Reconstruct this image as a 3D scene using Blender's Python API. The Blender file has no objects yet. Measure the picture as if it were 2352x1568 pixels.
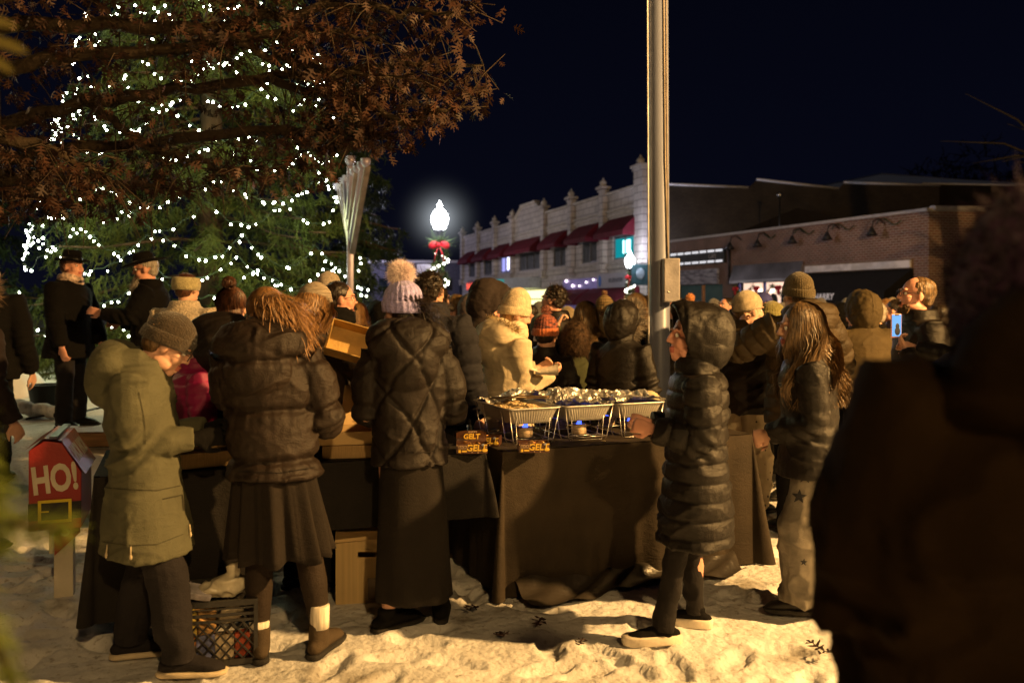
import bpy, math, random
import numpy as np
from mathutils import Vector, Matrix, Euler
random.seed(7); rng = np.random.default_rng(7)
C = bpy.context.scene.collection
V = Vector
R = math.radians
F = 2000.0; HX = 1176.0; HY = 701.0; CH = 1.5      # lens constant, principal point and eye height of the survey of the photo

def P(x, y, Y):
    """survey: world point seen at photo position x, y at distance Y"""
    return V(((x-HX)/F*Y, Y, CH-(y-HY)/F*Y))

def tag(o, label=None, cat=None, group=None, kind=None):
    if label: o['label'] = label
    if cat: o['category'] = cat
    if group: o['group'] = group
    if kind: o['kind'] = kind
    return o

def empty(name, loc=(0, 0, 0), rz=0, label=None, cat=None, group=None, parent=None):
    o = bpy.data.objects.new(name, None); C.objects.link(o)
    o.empty_display_size = .1
    o.location = loc; o.rotation_euler = (0, 0, rz)
    if parent: o.parent = parent
    return tag(o, label, cat, group)

# ---------------------------------------------------------------- noise
_perm = np.random.default_rng(3).permutation(256)
_vals = np.random.default_rng(4).random(256)*2-1
def vnoise(p, f=1.0, seed=0):
    p = np.asarray(p, float)*f + seed*17.31
    i = np.floor(p).astype(int); t = p-i; t = t*t*(3-2*t)
    def h(a, b, c):
        return _vals[_perm[(_perm[(_perm[a & 255]+b) & 255]+c) & 255]]
    x, y, z = i[:, 0], i[:, 1], i[:, 2]; u, v, w = t[:, 0], t[:, 1], t[:, 2]
    def L(a, b, k): return a+(b-a)*k
    return L(L(L(h(x, y, z), h(x+1, y, z), u), L(h(x, y+1, z), h(x+1, y+1, z), u), v),
             L(L(h(x, y, z+1), h(x+1, y, z+1), u), L(h(x, y+1, z+1), h(x+1, y+1, z+1), u), v), w)
def fbm(p, f=1.0, oct=4, seed=0):
    r = 0; a = 1; s = 0
    for k in range(oct):
        r = r+a*vnoise(p, f, seed+k); s += a; a *= .5; f *= 2.03
    return r/s
def sstep(a, b, x):
    t = np.clip((np.asarray(x, float)-a)/(b-a), 0, 1); return t*t*(3-2*t)

# ---------------------------------------------------------------- mesh builder
class MB:
    def __init__(s): s.v = []; s.f = []; s.m = []
    def add(s, vs, fs, mi=0):
        n = len(s.v); s.v += [tuple(v) for v in vs]
        s.f += [tuple(i+n for i in f) for f in fs]; s.m += [mi]*len(fs); return s
    def box(s, c, d, rot=None, mi=0, top=1.0):
        hx, hy, hz = d[0]/2, d[1]/2, d[2]/2
        vs = [V((x*hx*(top if z > 0 else 1), y*hy*(top if z > 0 else 1), z*hz)) for z in (-1, 1) for y in (-1, 1) for x in (-1, 1)]
        if rot is not None:
            M = rot if isinstance(rot, Matrix) else Euler(rot).to_matrix()
            vs = [M @ v for v in vs]
        vs = [v+V(c) for v in vs]
        return s.add(vs, [(0, 2, 3, 1), (4, 5, 7, 6), (0, 1, 5, 4), (2, 6, 7, 3), (0, 4, 6, 2), (1, 3, 7, 5)], mi)
    def quad(s, a, b, c, d, mi=0): return s.add([a, b, c, d], [(0, 1, 2, 3)], mi)
    def ring_loft(s, rings, mi=0, caps=True, closed=True):
        n = len(rings[0]); b = len(s.v)
        for r in rings: s.v += [tuple(p) for p in r]
        for k in range(len(rings)-1):
            for i in range(n if closed else n-1):
                j = (i+1) % n
                s.f.append((b+k*n+i, b+k*n+j, b+(k+1)*n+j, b+(k+1)*n+i)); s.m.append(mi)
        if caps:
            s.f.append(tuple(b+i for i in reversed(range(n)))); s.m.append(mi)
            e = b+(len(rings)-1)*n
            s.f.append(tuple(e+i for i in range(n))); s.m.append(mi)
        return s
    def tube(s, path, rad, n=10, flat=1.0, up=(0, 0, 1), mi=0, caps=True, round_ends=False):
        path = [V(p) for p in path]
        if not hasattr(rad, '__len__'): rad = [rad]*len(path)
        rad = list(rad)
        if round_ends:
            d0 = (path[0]-path[1]).normalized(); d1 = (path[-1]-path[-2]).normalized()
            r0, r1 = rad[0], rad[-1]
            m0 = min(r0) if hasattr(r0, '__len__') else r0; m1 = min(r1) if hasattr(r1, '__len__') else r1
            sc_ = lambda r, k: tuple(q*k for q in r) if hasattr(r, '__len__') else r*k
            path = [path[0]+d0*m0*.98, path[0]+d0*m0*.7]+path+[path[-1]+d1*m1*.7, path[-1]+d1*m1*.98]
            rad = [sc_(r0, .15), sc_(r0, .71)]+rad+[sc_(r1, .71), sc_(r1, .15)]
        rings = []
        side = None
        for k, p in enumerate(path):
            t = (path[min(k+1, len(path)-1)]-path[max(k-1, 0)]).normalized()
            if side is None:
                u = V(up)
                if abs(t.dot(u)) > .95: u = V((1, 0, 0)) if abs(t.x) < .9 else V((0, 1, 0))
                side = t.cross(u).normalized()
            else:
                side = (side-t*side.dot(t)).normalized()
            upv = side.cross(t).normalized()
            r = rad[k]
            if hasattr(r, '__len__'): ra, rb = r
            else: ra, rb = r, r*flat
            rings.append([p+side*math.cos(a)*ra+upv*math.sin(a)*rb for a in [2*math.pi*i/n for i in range(n)]])
        return s.ring_loft(rings, mi, caps)
    def ell(s, c, r, n=14, m=9, rot=None, mi=0):
        c = V(c)
        if not hasattr(r, '__len__'): r = (r, r, r)
        M = None
        if rot is not None: M = rot if isinstance(rot, Matrix) else Euler(rot).to_matrix()
        rings = []
        for k in range(1, m):
            ph = math.pi*k/m-math.pi/2
            ring = []
            for i in range(n):
                a = 2*math.pi*i/n
                p = V((r[0]*math.cos(ph)*math.cos(a), r[1]*math.cos(ph)*math.sin(a), r[2]*math.sin(ph)))
                if M is not None: p = M @ p
                ring.append(c+p)
            rings.append(ring)
        b = len(s.v); s.ring_loft(rings, mi, caps=False)
        bot = V((0, 0, -r[2])); top = V((0, 0, r[2]))
        if M is not None: bot = M @ bot; top = M @ top
        s.v += [tuple(c+bot), tuple(c+top)]; e = len(s.v)
        for i in range(n):
            j = (i+1) % n
            s.f.append((e-2, b+j, b+i)); s.m.append(mi)
            t = b+(len(rings)-1)*n
            s.f.append((e-1, t+i, t+j)); s.m.append(mi)
        return s
    def lathe(s, prof, c=(0, 0, 0), n=16, mi=0, caps=True):
        c = V(c)
        return s.ring_loft([[c+V((r*math.cos(2*math.pi*i/n), r*math.sin(2*math.pi*i/n), z)) for i in range(n)] for r, z in prof], mi, caps)
    def poly(s, pts, mi=0): return s.add(pts, [tuple(range(len(pts)))], mi)
    def grid(s, fn, nu, nv, mi=0):
        vs = [fn(i/nu, j/nv) for j in range(nv+1) for i in range(nu+1)]
        fs = [(j*(nu+1)+i, j*(nu+1)+i+1, (j+1)*(nu+1)+i+1, (j+1)*(nu+1)+i) for j in range(nv) for i in range(nu)]
        return s.add(vs, fs, mi)
    def xf(s, M):
        s.v = [tuple(M @ V(v)) for v in s.v]; return s
    def join(s, o, mi=None):
        n = len(s.v); s.v += o.v; s.f += [tuple(i+n for i in f) for f in o.f]
        s.m += (o.m if mi is None else [mi]*len(o.f)); return s
    def mesh(s, name='mesh', smooth=True):
        me = bpy.data.meshes.new(name); me.from_pydata(s.v, [], s.f)
        me.polygons.foreach_set('material_index', s.m)
        me.polygons.foreach_set('use_smooth', [smooth]*len(s.f)); me.update(); return me
    def build(s, name, mats, parent=None, smooth=True, bevel=0):
        return mkobj(name, s.mesh(name, smooth), mats, parent, bevel)

def mkobj(name, me, mats, parent=None, bevel=0, **k):
    if mats is not None:
        for m in (mats if isinstance(mats, (list, tuple)) else [mats]): me.materials.append(m)
    o = bpy.data.objects.new(name, me); C.objects.link(o)
    if parent: o.parent = parent
    if bevel:
        b = o.modifiers.new('b', 'BEVEL'); b.width = bevel; b.segments = 2; b.limit_method = 'ANGLE'; b.angle_limit = R(40)
    if k: tag(o, **k)
    return o

def fuse(mb, voxel, smooth=2, decim=0):
    """union of overlapping closed shapes as one continuous skin"""
    me = mb.mesh('tmp'); o = bpy.data.objects.new('tmp', me); C.objects.link(o)
    r = o.modifiers.new('r', 'REMESH'); r.mode = 'VOXEL'; r.voxel_size = voxel
    if smooth:
        q = o.modifiers.new('s', 'SMOOTH'); q.factor = .5; q.iterations = smooth
    dg = bpy.context.evaluated_depsgraph_get()
    out = bpy.data.meshes.new_from_object(o.evaluated_get(dg))
    bpy.data.objects.remove(o); bpy.data.meshes.remove(me)
    out.materials.clear()
    out.polygons.foreach_set('use_smooth', [True]*len(out.polygons))
    return out

def co(me):
    a = np.empty(len(me.vertices)*3); me.vertices.foreach_get('co', a); return a.reshape(-1, 3)
def nor(me):
    a = np.empty(len(me.vertices)*3); me.vertices.foreach_get('normal', a); return a.reshape(-1, 3)
def setco(me, a): me.vertices.foreach_set('co', a.ravel()); me.update()
def displace(me, fn):
    p = co(me); n = nor(me); d = fn(p, n); setco(me, p+n*d[:, None]); return me

def copy_tree(o, parent=None):
    c = o.copy(); C.objects.link(c); c.parent = parent
    for ch in o.children: copy_tree(ch, c)
    return c

# ---------------------------------------------------------------- materials
MATS = {}
def nt(m): return m.node_tree.nodes, m.node_tree.links
def mat(name, col, rough=.8, var=.25, vs=6., bump=.3, bs=60., metal=0., spec=.3, sheen=0., em=None, es=0., col2=None, coord='Object', stretch=None, bd=.01, crease=0):
    if name in MATS: return MATS[name]
    m = bpy.data.materials.new(name); m.use_nodes = True; N, L = nt(m); N.clear()
    out = N.new('ShaderNodeOutputMaterial'); b = N.new('ShaderNodeBsdfPrincipled'); L.new(b.outputs[0], out.inputs[0])
    b.inputs['Roughness'].default_value = rough; b.inputs['Metallic'].default_value = metal
    b.inputs['Specular IOR Level'].default_value = spec
    if sheen: b.inputs['Sheen Weight'].default_value = sheen
    tc = N.new('ShaderNodeTexCoord'); mp = N.new('ShaderNodeMapping'); L.new(tc.outputs[coord], mp.inputs[0])
    if stretch: mp.inputs['Scale'].default_value = stretch
    n1 = N.new('ShaderNodeTexNoise'); n1.inputs['Scale'].default_value = vs; n1.inputs['Detail'].default_value = 5; L.new(mp.outputs[0], n1.inputs[0])
    cr = N.new('ShaderNodeValToRGB'); L.new(n1.outputs['Fac'], cr.inputs[0])
    c2 = col2 or tuple(c*(1-var) for c in col); c1 = tuple(min(1, c*(1+var)) for c in col) if not col2 else col
    cr.color_ramp.elements[0].position = .35; cr.color_ramp.elements[1].position = .65
    cr.color_ramp.elements[0].color = (*c2, 1); cr.color_ramp.elements[1].color = (*c1, 1)
    L.new(cr.outputs[0], b.inputs['Base Color'])
    if bump:
        n2 = N.new('ShaderNodeTexNoise'); n2.inputs['Scale'].default_value = bs; n2.inputs['Detail'].default_value = 4; L.new(mp.outputs[0], n2.inputs[0])
        bp = N.new('ShaderNodeBump'); bp.inputs['Strength'].default_value = bump; bp.inputs['Distance'].default_value = bd
        L.new(n2.outputs['Fac'], bp.inputs['Height']); L.new(bp.outputs[0], b.inputs['Normal'])
        if crease:      # soft creases: ridged, stretched noise under the weave
            n3 = N.new('ShaderNodeTexNoise'); n3.inputs['Scale'].default_value = 13; n3.inputs['Detail'].default_value = 3; n3.inputs['Distortion'].default_value = .6
            m3 = N.new('ShaderNodeMapping'); m3.inputs['Scale'].default_value = (1, 1, 1.9); L.new(tc.outputs[coord], m3.inputs[0]); L.new(m3.outputs[0], n3.inputs[0])
            a1 = N.new('ShaderNodeMath'); a1.operation = 'SUBTRACT'; L.new(n3.outputs['Fac'], a1.inputs[0]); a1.inputs[1].default_value = .5
            a2 = N.new('ShaderNodeMath'); a2.operation = 'ABSOLUTE'; L.new(a1.outputs[0], a2.inputs[0])
            a3 = N.new('ShaderNodeMath'); a3.operation = 'POWER'; L.new(a2.outputs[0], a3.inputs[0]); a3.inputs[1].default_value = .6
            b3 = N.new('ShaderNodeBump'); b3.inputs['Strength'].default_value = crease; b3.inputs['Distance'].default_value = .02; b3.invert = False
            L.new(a3.outputs[0], b3.inputs['Height']); L.new(b3.outputs[0], bp.inputs['Normal'])
    if em:
        b.inputs['Emission Color'].default_value = (*em, 1); b.inputs['Emission Strength'].default_value = es
    MATS[name] = m; return m
def emis(name, col, s):
    if name in MATS: return MATS[name]
    m = bpy.data.materials.new(name); m.use_nodes = True; N, L = nt(m); N.clear()
    out = N.new('ShaderNodeOutputMaterial'); e = N.new('ShaderNodeEmission'); L.new(e.outputs[0], out.inputs[0])
    e.inputs[0].default_value = (*col, 1); e.inputs[1].default_value = s
    MATS[name] = m; return m
def cloth(name, col, rough=.85, **k):
    k.setdefault('bump', .35); k.setdefault('bs', 220.); k.setdefault('var', .18); k.setdefault('sheen', .0); k.setdefault('crease', .22)
    return mat('cloth_'+name, col, rough, **k)
def knit(name, col, ribs=False, col2=None):
    return mat('knit_'+name, col, .95, var=.2, vs=40, bump=.9, bs=130, bd=.01, sheen=.3, col2=col2)
def brick(name, c1, c2, mortar, bw=.22, bh=.075, ms=.012, var=.3, rough=.9, bump=.5):
    if name in MATS: return MATS[name]
    m = bpy.data.materials.new(name); m.use_nodes = True; N, L = nt(m)
    b = N['Principled BSDF']; b.inputs['Roughness'].default_value = rough
    tc = N.new('ShaderNodeTexCoord'); sp = N.new('ShaderNodeSeparateXYZ'); L.new(tc.outputs['Object'], sp.inputs[0])
    ad = N.new('ShaderNodeMath'); L.new(sp.outputs[0], ad.inputs[0]); L.new(sp.outputs[1], ad.inputs[1])
    cb = N.new('ShaderNodeCombineXYZ'); L.new(ad.outputs[0], cb.inputs[0]); L.new(sp.outputs[2], cb.inputs[1])
    t = N.new('ShaderNodeTexBrick'); L.new(cb.outputs[0], t.inputs[0])
    t.inputs['Scale'].default_value = 1; t.inputs['Brick Width'].default_value = bw; t.inputs['Row Height'].default_value = bh
    t.inputs['Mortar Size'].default_value = ms; t.inputs['Mortar Smooth'].default_value = .3; t.inputs['Bias'].default_value = 0
    t.inputs['Color1'].default_value = (*c1, 1); t.inputs['Color2'].default_value = (*c2, 1); t.inputs['Mortar'].default_value = (*mortar, 1)
    n = N.new('ShaderNodeTexNoise'); n.inputs['Scale'].default_value = .7; n.inputs['Detail'].default_value = 6; L.new(tc.outputs['Object'], n.inputs[0])
    mr = N.new('ShaderNodeMapRange'); mr.inputs[1].default_value = .3; mr.inputs[2].default_value = .7; mr.inputs[3].default_value = 1-var; mr.inputs[4].default_value = 1+var
    L.new(n.outputs['Fac'], mr.inputs[0])
    vm = N.new('ShaderNodeVectorMath'); vm.operation = 'SCALE'; L.new(t.outputs['Color'], vm.inputs[0]); L.new(mr.outputs[0], vm.inputs['Scale'])
    L.new(vm.outputs[0], b.inputs['Base Color'])
    bp = N.new('ShaderNodeBump'); bp.inputs['Strength'].default_value = bump; bp.inputs['Distance'].default_value = .02; bp.invert = True
    L.new(t.outputs['Fac'], bp.inputs['Height']); L.new(bp.outputs[0], b.inputs['Normal'])
    MATS[name] = m; return m

def hairmat(name, c1, c2):
    """hair: fine streaks light and dark"""
    return mat('hair_'+name, c1, .42, col2=c2, vs=1.0, stretch=(90, 90, 6), bump=.5, bs=1.6, bd=.01, spec=.5)

SKIN = mat('skin', (.62, .36, .26), .5, var=.1, vs=14, bump=.1, bs=200, spec=.35)
SKIN2 = mat('skin_rosy', (.66, .33, .24), .5, var=.15, vs=10, bump=.12, bs=180, spec=.35)
LIP = mat('lips', (.45, .14, .11), .45, var=.1)
EYEW = mat('eye_white', (.75, .72, .68), .25, var=.02, bump=0)
EYEB = mat('eye_iris', (.03, .02, .015), .15, var=.02, bump=0)
BLACK = mat('black_plastic', (.012, .012, .012), .4, var=.2, bump=.05)
DMETAL = mat('dark_metal', (.03, .03, .032), .45, metal=.6, var=.2, bump=.1)
METAL = mat('wire_metal', (.6, .58, .55), .3, metal=1, var=.1, bump=0)
RUBBER = mat('rubber_sole', (.02, .018, .016), .8, bump=.6, bs=50)

def text_mesh(body, size, ext=.003, shear=0, bold=0.0, align='CENTER', sx=1.0):
    cu = bpy.data.curves.new('t', 'FONT'); cu.body = body; cu.size = size; cu.extrude = ext; cu.shear = shear; cu.offset = bold
    cu.align_x = align; cu.align_y = 'CENTER'; cu.resolution_u = 3
    o = bpy.data.objects.new('t', cu); C.objects.link(o)
    dg = bpy.context.evaluated_depsgraph_get()
    me = bpy.data.meshes.new_from_object(o.evaluated_get(dg)); bpy.data.objects.remove(o)
    if sx != 1:
        a = co(me); a[:, 0] *= sx; setco(me, a)
    return me
def text(name, body, size, m, parent, mtx, **k):
    me = text_mesh(body, size, **k); me.transform(mtx); me.materials.clear()
    return mkobj(name, me, m, parent)
def face_mtx(o, xdir, updir):
    """matrix placing text so it runs along xdir with its top towards updir"""
    x = V(xdir).normalized(); u = V(updir); u = (u-x*u.dot(x)).normalized(); n = x.cross(u)
    M = Matrix((x, u, n)).transposed().to_4x4(); M.translation = V(o); return M
# ================================================================ people
def ik(S, W, la, lb, hint):
    S, W = V(S), V(W); d = W-S; L = d.length
    if L > (la+lb)*.995: W = S+d.normalized()*(la+lb)*.995; d = W-S; L = d.length
    if L < abs(la-lb)+.02: L = abs(la-lb)+.02
    a = (la*la-lb*lb+L*L)/(2*L); h = math.sqrt(max(0, la*la-a*a)); t = d.normalized()
    hv = V(hint); hv = (hv-t*hv.dot(t)).normalized()
    return S+t*a+hv*h, W

def hand_mb(mb, wrist, dirv, nrm, side, s=1.0, curl=.6, spread=.12):
    """palm, four bent fingers of different length and a thumb from the side of the palm"""
    d = V(dirv).normalized(); n = V(nrm); n = (n-d*n.dot(d)).normalized(); w = d.cross(n).normalized()*side
    wr = V(wrist)
    mb.tube([wr-d*.03*s, wr+d*.02*s, wr+d*.055*s, wr+d*.088*s], [(.026*s, .019*s), (.032*s, .018*s), (.040*s, .016*s), (.036*s, .012*s)], n=12, up=n, round_ends=True)
    for k, (off, ln) in enumerate(((-.029, .068), (-.010, .077), (.010, .072), (.028, .056))):
        p = wr+d*.082*s+w*off*s; dd = (d+w*(off/.03)*spread).normalized(); pts = [p-d*.015*s, p]
        a = 0
        for j, seg in enumerate((.45, .31, .24)):
            a += curl*(.9, 1.1, .8)[j]*(1+.08*(k-1.5))
            q = dd*math.cos(a)+n*math.sin(a)
            pts.append(pts[-1]+q*ln*seg*s)
        mb.tube(pts, [.0095*s, .0098*s, .009*s, .0083*s, .007*s], n=8, round_ends=True)
    b = wr+d*.02*s-w*.028*s
    t1 = (d*.6-w*.65+n*.35).normalized(); t2 = (d*.85-w*.1+n*.5*max(.3, curl)).normalized()
    mb.tube([b-t1*.01*s, b+t1*.035*s, b+t1*.035*s+t2*.03*s, b+t1*.035*s+t2*.052*s], [.014*s, .0125*s, .011*s, .008*s], n=8, round_ends=True)

def head_mb(mb, T, fat=1.0, nose=1.0):
    h = MB()
    h.ell((0, -.012, .028), (.076*fat, .096, .088), 20, 12)
    h.ell((0, .022, -.035), (.061*fat, .068, .082), 18, 12)
    h.ell((0, .064, -.094), (.027*fat, .024, .020))
    for sx in (-1, 1):
        h.ell((sx*.036*fat, .054, -.028), (.028, .03, .034))
        h.ell((sx*.045*fat, .02, -.07), (.022*fat, .045, .028))
        h.ell((sx*.030, .080, .030), (.024, .014, .009))
        h.ell((sx*.010, .095, -.025), (.008, .010, .0075))
        h.ell((sx*.078*fat, -.004, -.008), (.008, .019, .030), rot=(0, 0, sx*-.35))
        h.ell((sx*.072*fat, .002, -.006), (.008, .012, .022))
    h.tube([(0, .084, .022), (0, .094+.003*nose, .0), (0, .100+.005*nose, -.020)], [.0085, .0095, .0115], n=10, round_ends=True)
    h.ell((0, .090, -.054), (.024, .011, .0065)); h.ell((0, .0885, -.066), (.020, .011, .0075))
    h.ell((0, .083, -.08), (.022, .012, .008))
    h.xf(T); mb.join(h)

def person(label, px=None, Y=5., H=1.65, yaw=0, X=None, gz=None, lean=(0, 0), hd=(0, 0), hs=1.0, wide=1.0, vox=.014,
           coat=None, hem=.45, puff=0, sp=.085, pa=.012, wr=.010, open_front=False, flare=1.0, quilt='rows',
           arms=None, lower=('pants', None), hat=None, hair=None, hood=None, fur=None, scarf=None, glasses=False,
           beard=None, skin=None, face=True, shoes=None, feet=((-.1, 0, 0), (.1, 0, 0)), fat=1.0, gloves=None, group=None, tights=None,
           hands=(.5, .5), palm=(None, None), hatlift=0, headoff=(0, 0, 0), collar=None, legr=1.0, nose=1.0, hair_kw={}, hoodsize=1.0, cat='person', legs=True, boxy=False):
    if X is None: X = (px-HX)/F*Y
    if gz is None: gz = ground_z(X, Y)
    root = empty('person', (X, Y, gz), R(yaw), label, cat, group)
    lean = V((lean[0], lean[1], 0))
    def off(z): return lean*(z/H)
    neck = off(.85*H)+V((0, 0, .845*H))
    hc = neck+V((0, .012*H/1.7, .0))+V(headoff)
    hr = Euler((R(hd[1]), 0, R(hd[0])), 'XYZ')
    Mh = Matrix.Rotation(R(hd[0]), 4, 'Z') @ Matrix.Rotation(R(hd[1]), 4, 'X')
    pivot = hc+V((0, 0, .045*hs))
    headT = Matrix.Translation(pivot) @ Mh @ Matrix.Translation((V((0, .018, .075))*hs)) @ Matrix.Scale(hs, 4)
    skin = skin or SKIN
    # --- arms
    sh = {}; elb = {}; wri = {}
    arms = arms or {}
    for sd, nm in ((1, 'R'), (-1, 'L')):
        S = off(.79*H)+V((sd*.103*H*wide, -.005, .785*H))
        tgt, hint = arms.get(nm, ((sd*.14*H*wide, .10, .475*H), (sd*.2, -1, 0)))
        tgt = V(tgt)
        E, W = ik(S, tgt, .172*H, .158*H, hint)
        sh[nm], elb[nm], wri[nm] = S, E, W
    # --- body
    b = MB(); head_mb(b, headT, fat, nose)
    b.tube([headT @ V((0, -.02, -.03)), headT @ V((0, -.02, -.09)), neck-V((0, .005, .03)), neck-V((0, 0, .08))], [.05*hs, .052*hs*fat, .056*hs, .07], n=14)
    b.tube([off(.5*H)+V((0, 0, .5*H)), off(.6*H)+V((0, 0, .6*H)), off(.72*H)+V((0, 0, .72*H)), off(.79*H)+V((0, 0, .79*H)), neck],
           [(.085*H, .06*H), (.08*H, .055*H), (.095*H, .06*H), (.095*H, .05*H), (.04*H, .035*H)], n=16, up=(0, 1, 0))
    for sd, nm in ((1, 'R'), (-1, 'L')):
        S, E, W = sh[nm], elb[nm], wri[nm]; d = (W-E).normalized()
        b.tube([off(.78*H)+V((0, 0, .77*H)), S, E, W-(d*.04 if gloves else d*0)], [.03*H, .028*H, .023*H, .017*H], n=10)
        pn = palm[0 if nm == 'R' else 1] or V((-sd, .1, -.1))
        if not gloves: hand_mb(b, W, d, pn, sd, H/1.7*1.0 if H > 1.3 else H/1.55, hands[0 if nm == 'R' else 1])
    fp = [V((f[0], f[1], 0)) for f in feet]; hips = off(.48*H)+V((0, 0, .48*H))
    knees = []
    if legs:
        for sd, f in zip((-1, 1), feet):
            ank = V((f[0], f[1], .075)); hip = hips+V((sd*.05*H, 0, 0)); kn = (ank+hip)*.5+V((0, .02, .02)); kn.z = .275*H
            knees.append((hip, kn, ank))
            b.tube([hip+V((0, 0, .05)), kn, (kn+ank)/2+V((0, -.01, .05)), ank, ank-V((0, 0, .03))], [.045*H, .03*H, .03*H, .019*H, .016*H], n=10)
            b.ell(V((f[0]+.04*math.sin(R(f[2])), f[1]+.04*math.cos(R(f[2])), .045)), (.024*H/1.6, .075*H/1.6, .018), rot=(0, 0, -R(f[2])))
    bm_ = fuse(b, min(vox*.6, .0055) if (vox < .009) else vox*.62, 2)
    # eye sockets + lip colour
    inv = headT.inverted(); A = np.array(inv)
    p = co(bm_); q = p @ A[:3, :3].T+A[:3, 3]
    d = np.zeros(len(p))
    for sx in (-1, 1):
        r2 = ((q[:, 0]-sx*.031)/.017)**2+((q[:, 1]-.085)/.03)**2+((q[:, 2]-.008)/.010)**2
        d -= .009*hs*np.exp(-r2*1.1)
    setco(bm_, p+nor(bm_)*d[:, None])
    bm_.materials.append(skin); bm_.materials.append(LIP)
    ce = np.empty(len(bm_.polygons)*3); bm_.polygons.foreach_get('center', ce); ce = ce.reshape(-1, 3); cq = ce @ A[:3, :3].T+A[:3, 3]
    lipm = (np.abs(cq[:, 0]) < .023) & (cq[:, 1] > .082) & (cq[:, 2] < -.047) & (cq[:, 2] > -.074)
    bm_.polygons.foreach_set('material_index', lipm.astype(int)); bm_.update()
    mkobj('body', bm_, None, root)
    if face:
        for sx in (-1, 1):
            e = MB().ell((sx*.031, .0745, .006), .0108, 12, 8); e.ell((sx*.031, .0822, .0055), (.0062, .0040, .0058), 10, 6, mi=1)
            e.xf(headT); e.build('eye', [EYEW, EYEB], root)
            if hair:
                w = MB().tube([(sx*.012, .098, .0245), (sx*.03, .096, .031), (sx*.05, .078, .024)], [.003, .0042, .002], n=6).xf(headT)
                w.build('eyebrow', hair, root)
    # --- coat
    if coat:
        c = MB(); hz = hem*H; w = wide
        rw = [(hem, .112*flare, .094*flare), (.50, .109, .088), (.60, .101, .082), (.70, .110, .086), (.765, .119, .083), (.80, .105, .072), (.828, .066, .056), (.85, .048, .05)]
        if hem < .47: rw.insert(1, ((hem+.5)/2, .112*(1+flare)/2, .093*(1+flare)/2))
        if boxy: rw = [(z, max(rx, boxy) if z < .72 else rx, max(ry, boxy*.72) if z < .72 else ry) for z, rx, ry in rw]
        rings = []
        for z, rx, ry in rw:
            cc = off(z*H)+V((0, -.004, z*H)); rings.append([cc+V((rx*H*w*math.cos(a), ry*H*w*math.sin(a), 0)) for a in [2*math.pi*i/28 for i in range(28)]])
        c.ring_loft(rings)
        arm_sk = []
        for sd, nm in ((1, 'R'), (-1, 'L')):
            S, E, W = sh[nm], elb[nm], wri[nm]; d = (W-E).normalized(); W2 = W-d*.012
            k = H*w*(1.12 if puff else 1.0)
            c.tube([off(.77*H)+V((sd*.04*H, 0, .765*H)), S, (S+E)/2, E-(E-S).normalized()*.02, E+d*.03, (E+W2)/2, W2], [.045*k, .046*k, .043*k, .040*k, .039*k, .037*k, .031*k], n=14, round_ends=False)
            arm_sk.append((np.array(S), np.array(E), np.array(W2)))
        if collar is None and hood is None and not scarf: collar = .035
        if collar: c.tube([neck-V((0, 0, .03)), neck+V((0, 0, collar))], [.062*H*w, .052*H*w], n=20)
        if hood == 'down':
            hb = neck+V((0, -.085*w, -.02))
            c.ell(hb+V((0, 0, 0)), (.125*H*.78*hoodsize, .062*H*hoodsize, .055*H*hoodsize), 20, 12, rot=(R(25), 0, 0))
            c.ell(hb+V((0, -.035, -.07*hoodsize)), (.085*H*.8*hoodsize, .045*H*hoodsize, .075*H*hoodsize), 18, 12, rot=(R(12), 0, 0))
            for sd in (1, -1):
                c.tube([hb+V((sd*.07*hoodsize, .0, .0)), neck+V((sd*.075, .02, -.01)), neck+V((sd*.05, .075, -.05))], [.04*H*hoodsize, .034*H, .02*H], n=12, round_ends=True)
        me = fuse(c, vox, 3 if vox < .012 else 2)
        sd_ = random.randint(0, 999)
        def fn(p, n):
            N = len(p)
            # nearest limb
            dt = np.hypot((p[:, 0]-np.array(lean)[0]*p[:, 2]/H), (p[:, 1]-np.array(lean)[1]*p[:, 2]/H)*1.3)/(.115*H*w)
            s = p[:, 2].copy(); best = dt.copy()
            isarm = np.zeros(N, bool)
            for (S, E, W) in arm_sk:
                L0 = 0
                for a, bb in ((S, E), (E, W)):
                    u = bb-a; L = np.linalg.norm(u); u = u/L
                    t = np.clip((p-a) @ u, 0, L); dd = np.linalg.norm(p-a-t[:, None]*u, axis=1)/(.047*H*w)
                    m = dd < best*1.0
                    s = np.where(m, L0+t, s); best = np.where(m, dd, best); isarm |= m; L0 += L
            r = np.zeros(N)
            ang = np.arctan2(p[:, 0], p[:, 1])
            if puff:
                ss = s+.007*vnoise(p, 7, sd_)
                if quilt == 'diamond':
                    tq = ~isarm
                    an_ = ang+.25*vnoise(p, 3, sd_+11); a1 = ss/(sp*1.75)+an_*.80; a2 = ss/(sp*1.9)-an_*.62+.3
                    v = np.minimum(np.abs(np.sin(np.pi*a1)), np.abs(np.sin(np.pi*a2)))
                    v2 = np.abs(np.sin(np.pi*ss/(sp*1.3)))
                    v = np.where(tq, v*1.5, v2)
                elif quilt == 'big':
                    v = np.abs(np.sin(np.pi*ss/(sp*1.7)))
                else: v = np.abs(np.sin(np.pi*ss/sp))
                v = np.clip(v, 0, 1)
                r += pa*(.75*(1-np.exp(-(v/.24)**2))+.45*v-.85)
                # small puckers running across the seams
                st = np.stack([p[:, 0]*26, p[:, 1]*26, p[:, 2]*8], 1)
                r += pa*.30*vnoise(st, 1, sd_+3)*(1-.75*v)
                st = np.stack([p[:, 0]*60, p[:, 1]*60, p[:, 2]*22], 1)
                if vox < .01: r += pa*.08*vnoise(st, 1, sd_+5)
            # folds
            q = p+.05*np.stack([vnoise(p, 5, sd_+7), vnoise(p, 5, sd_+8), vnoise(p, 5, sd_+9)], 1)
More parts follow.
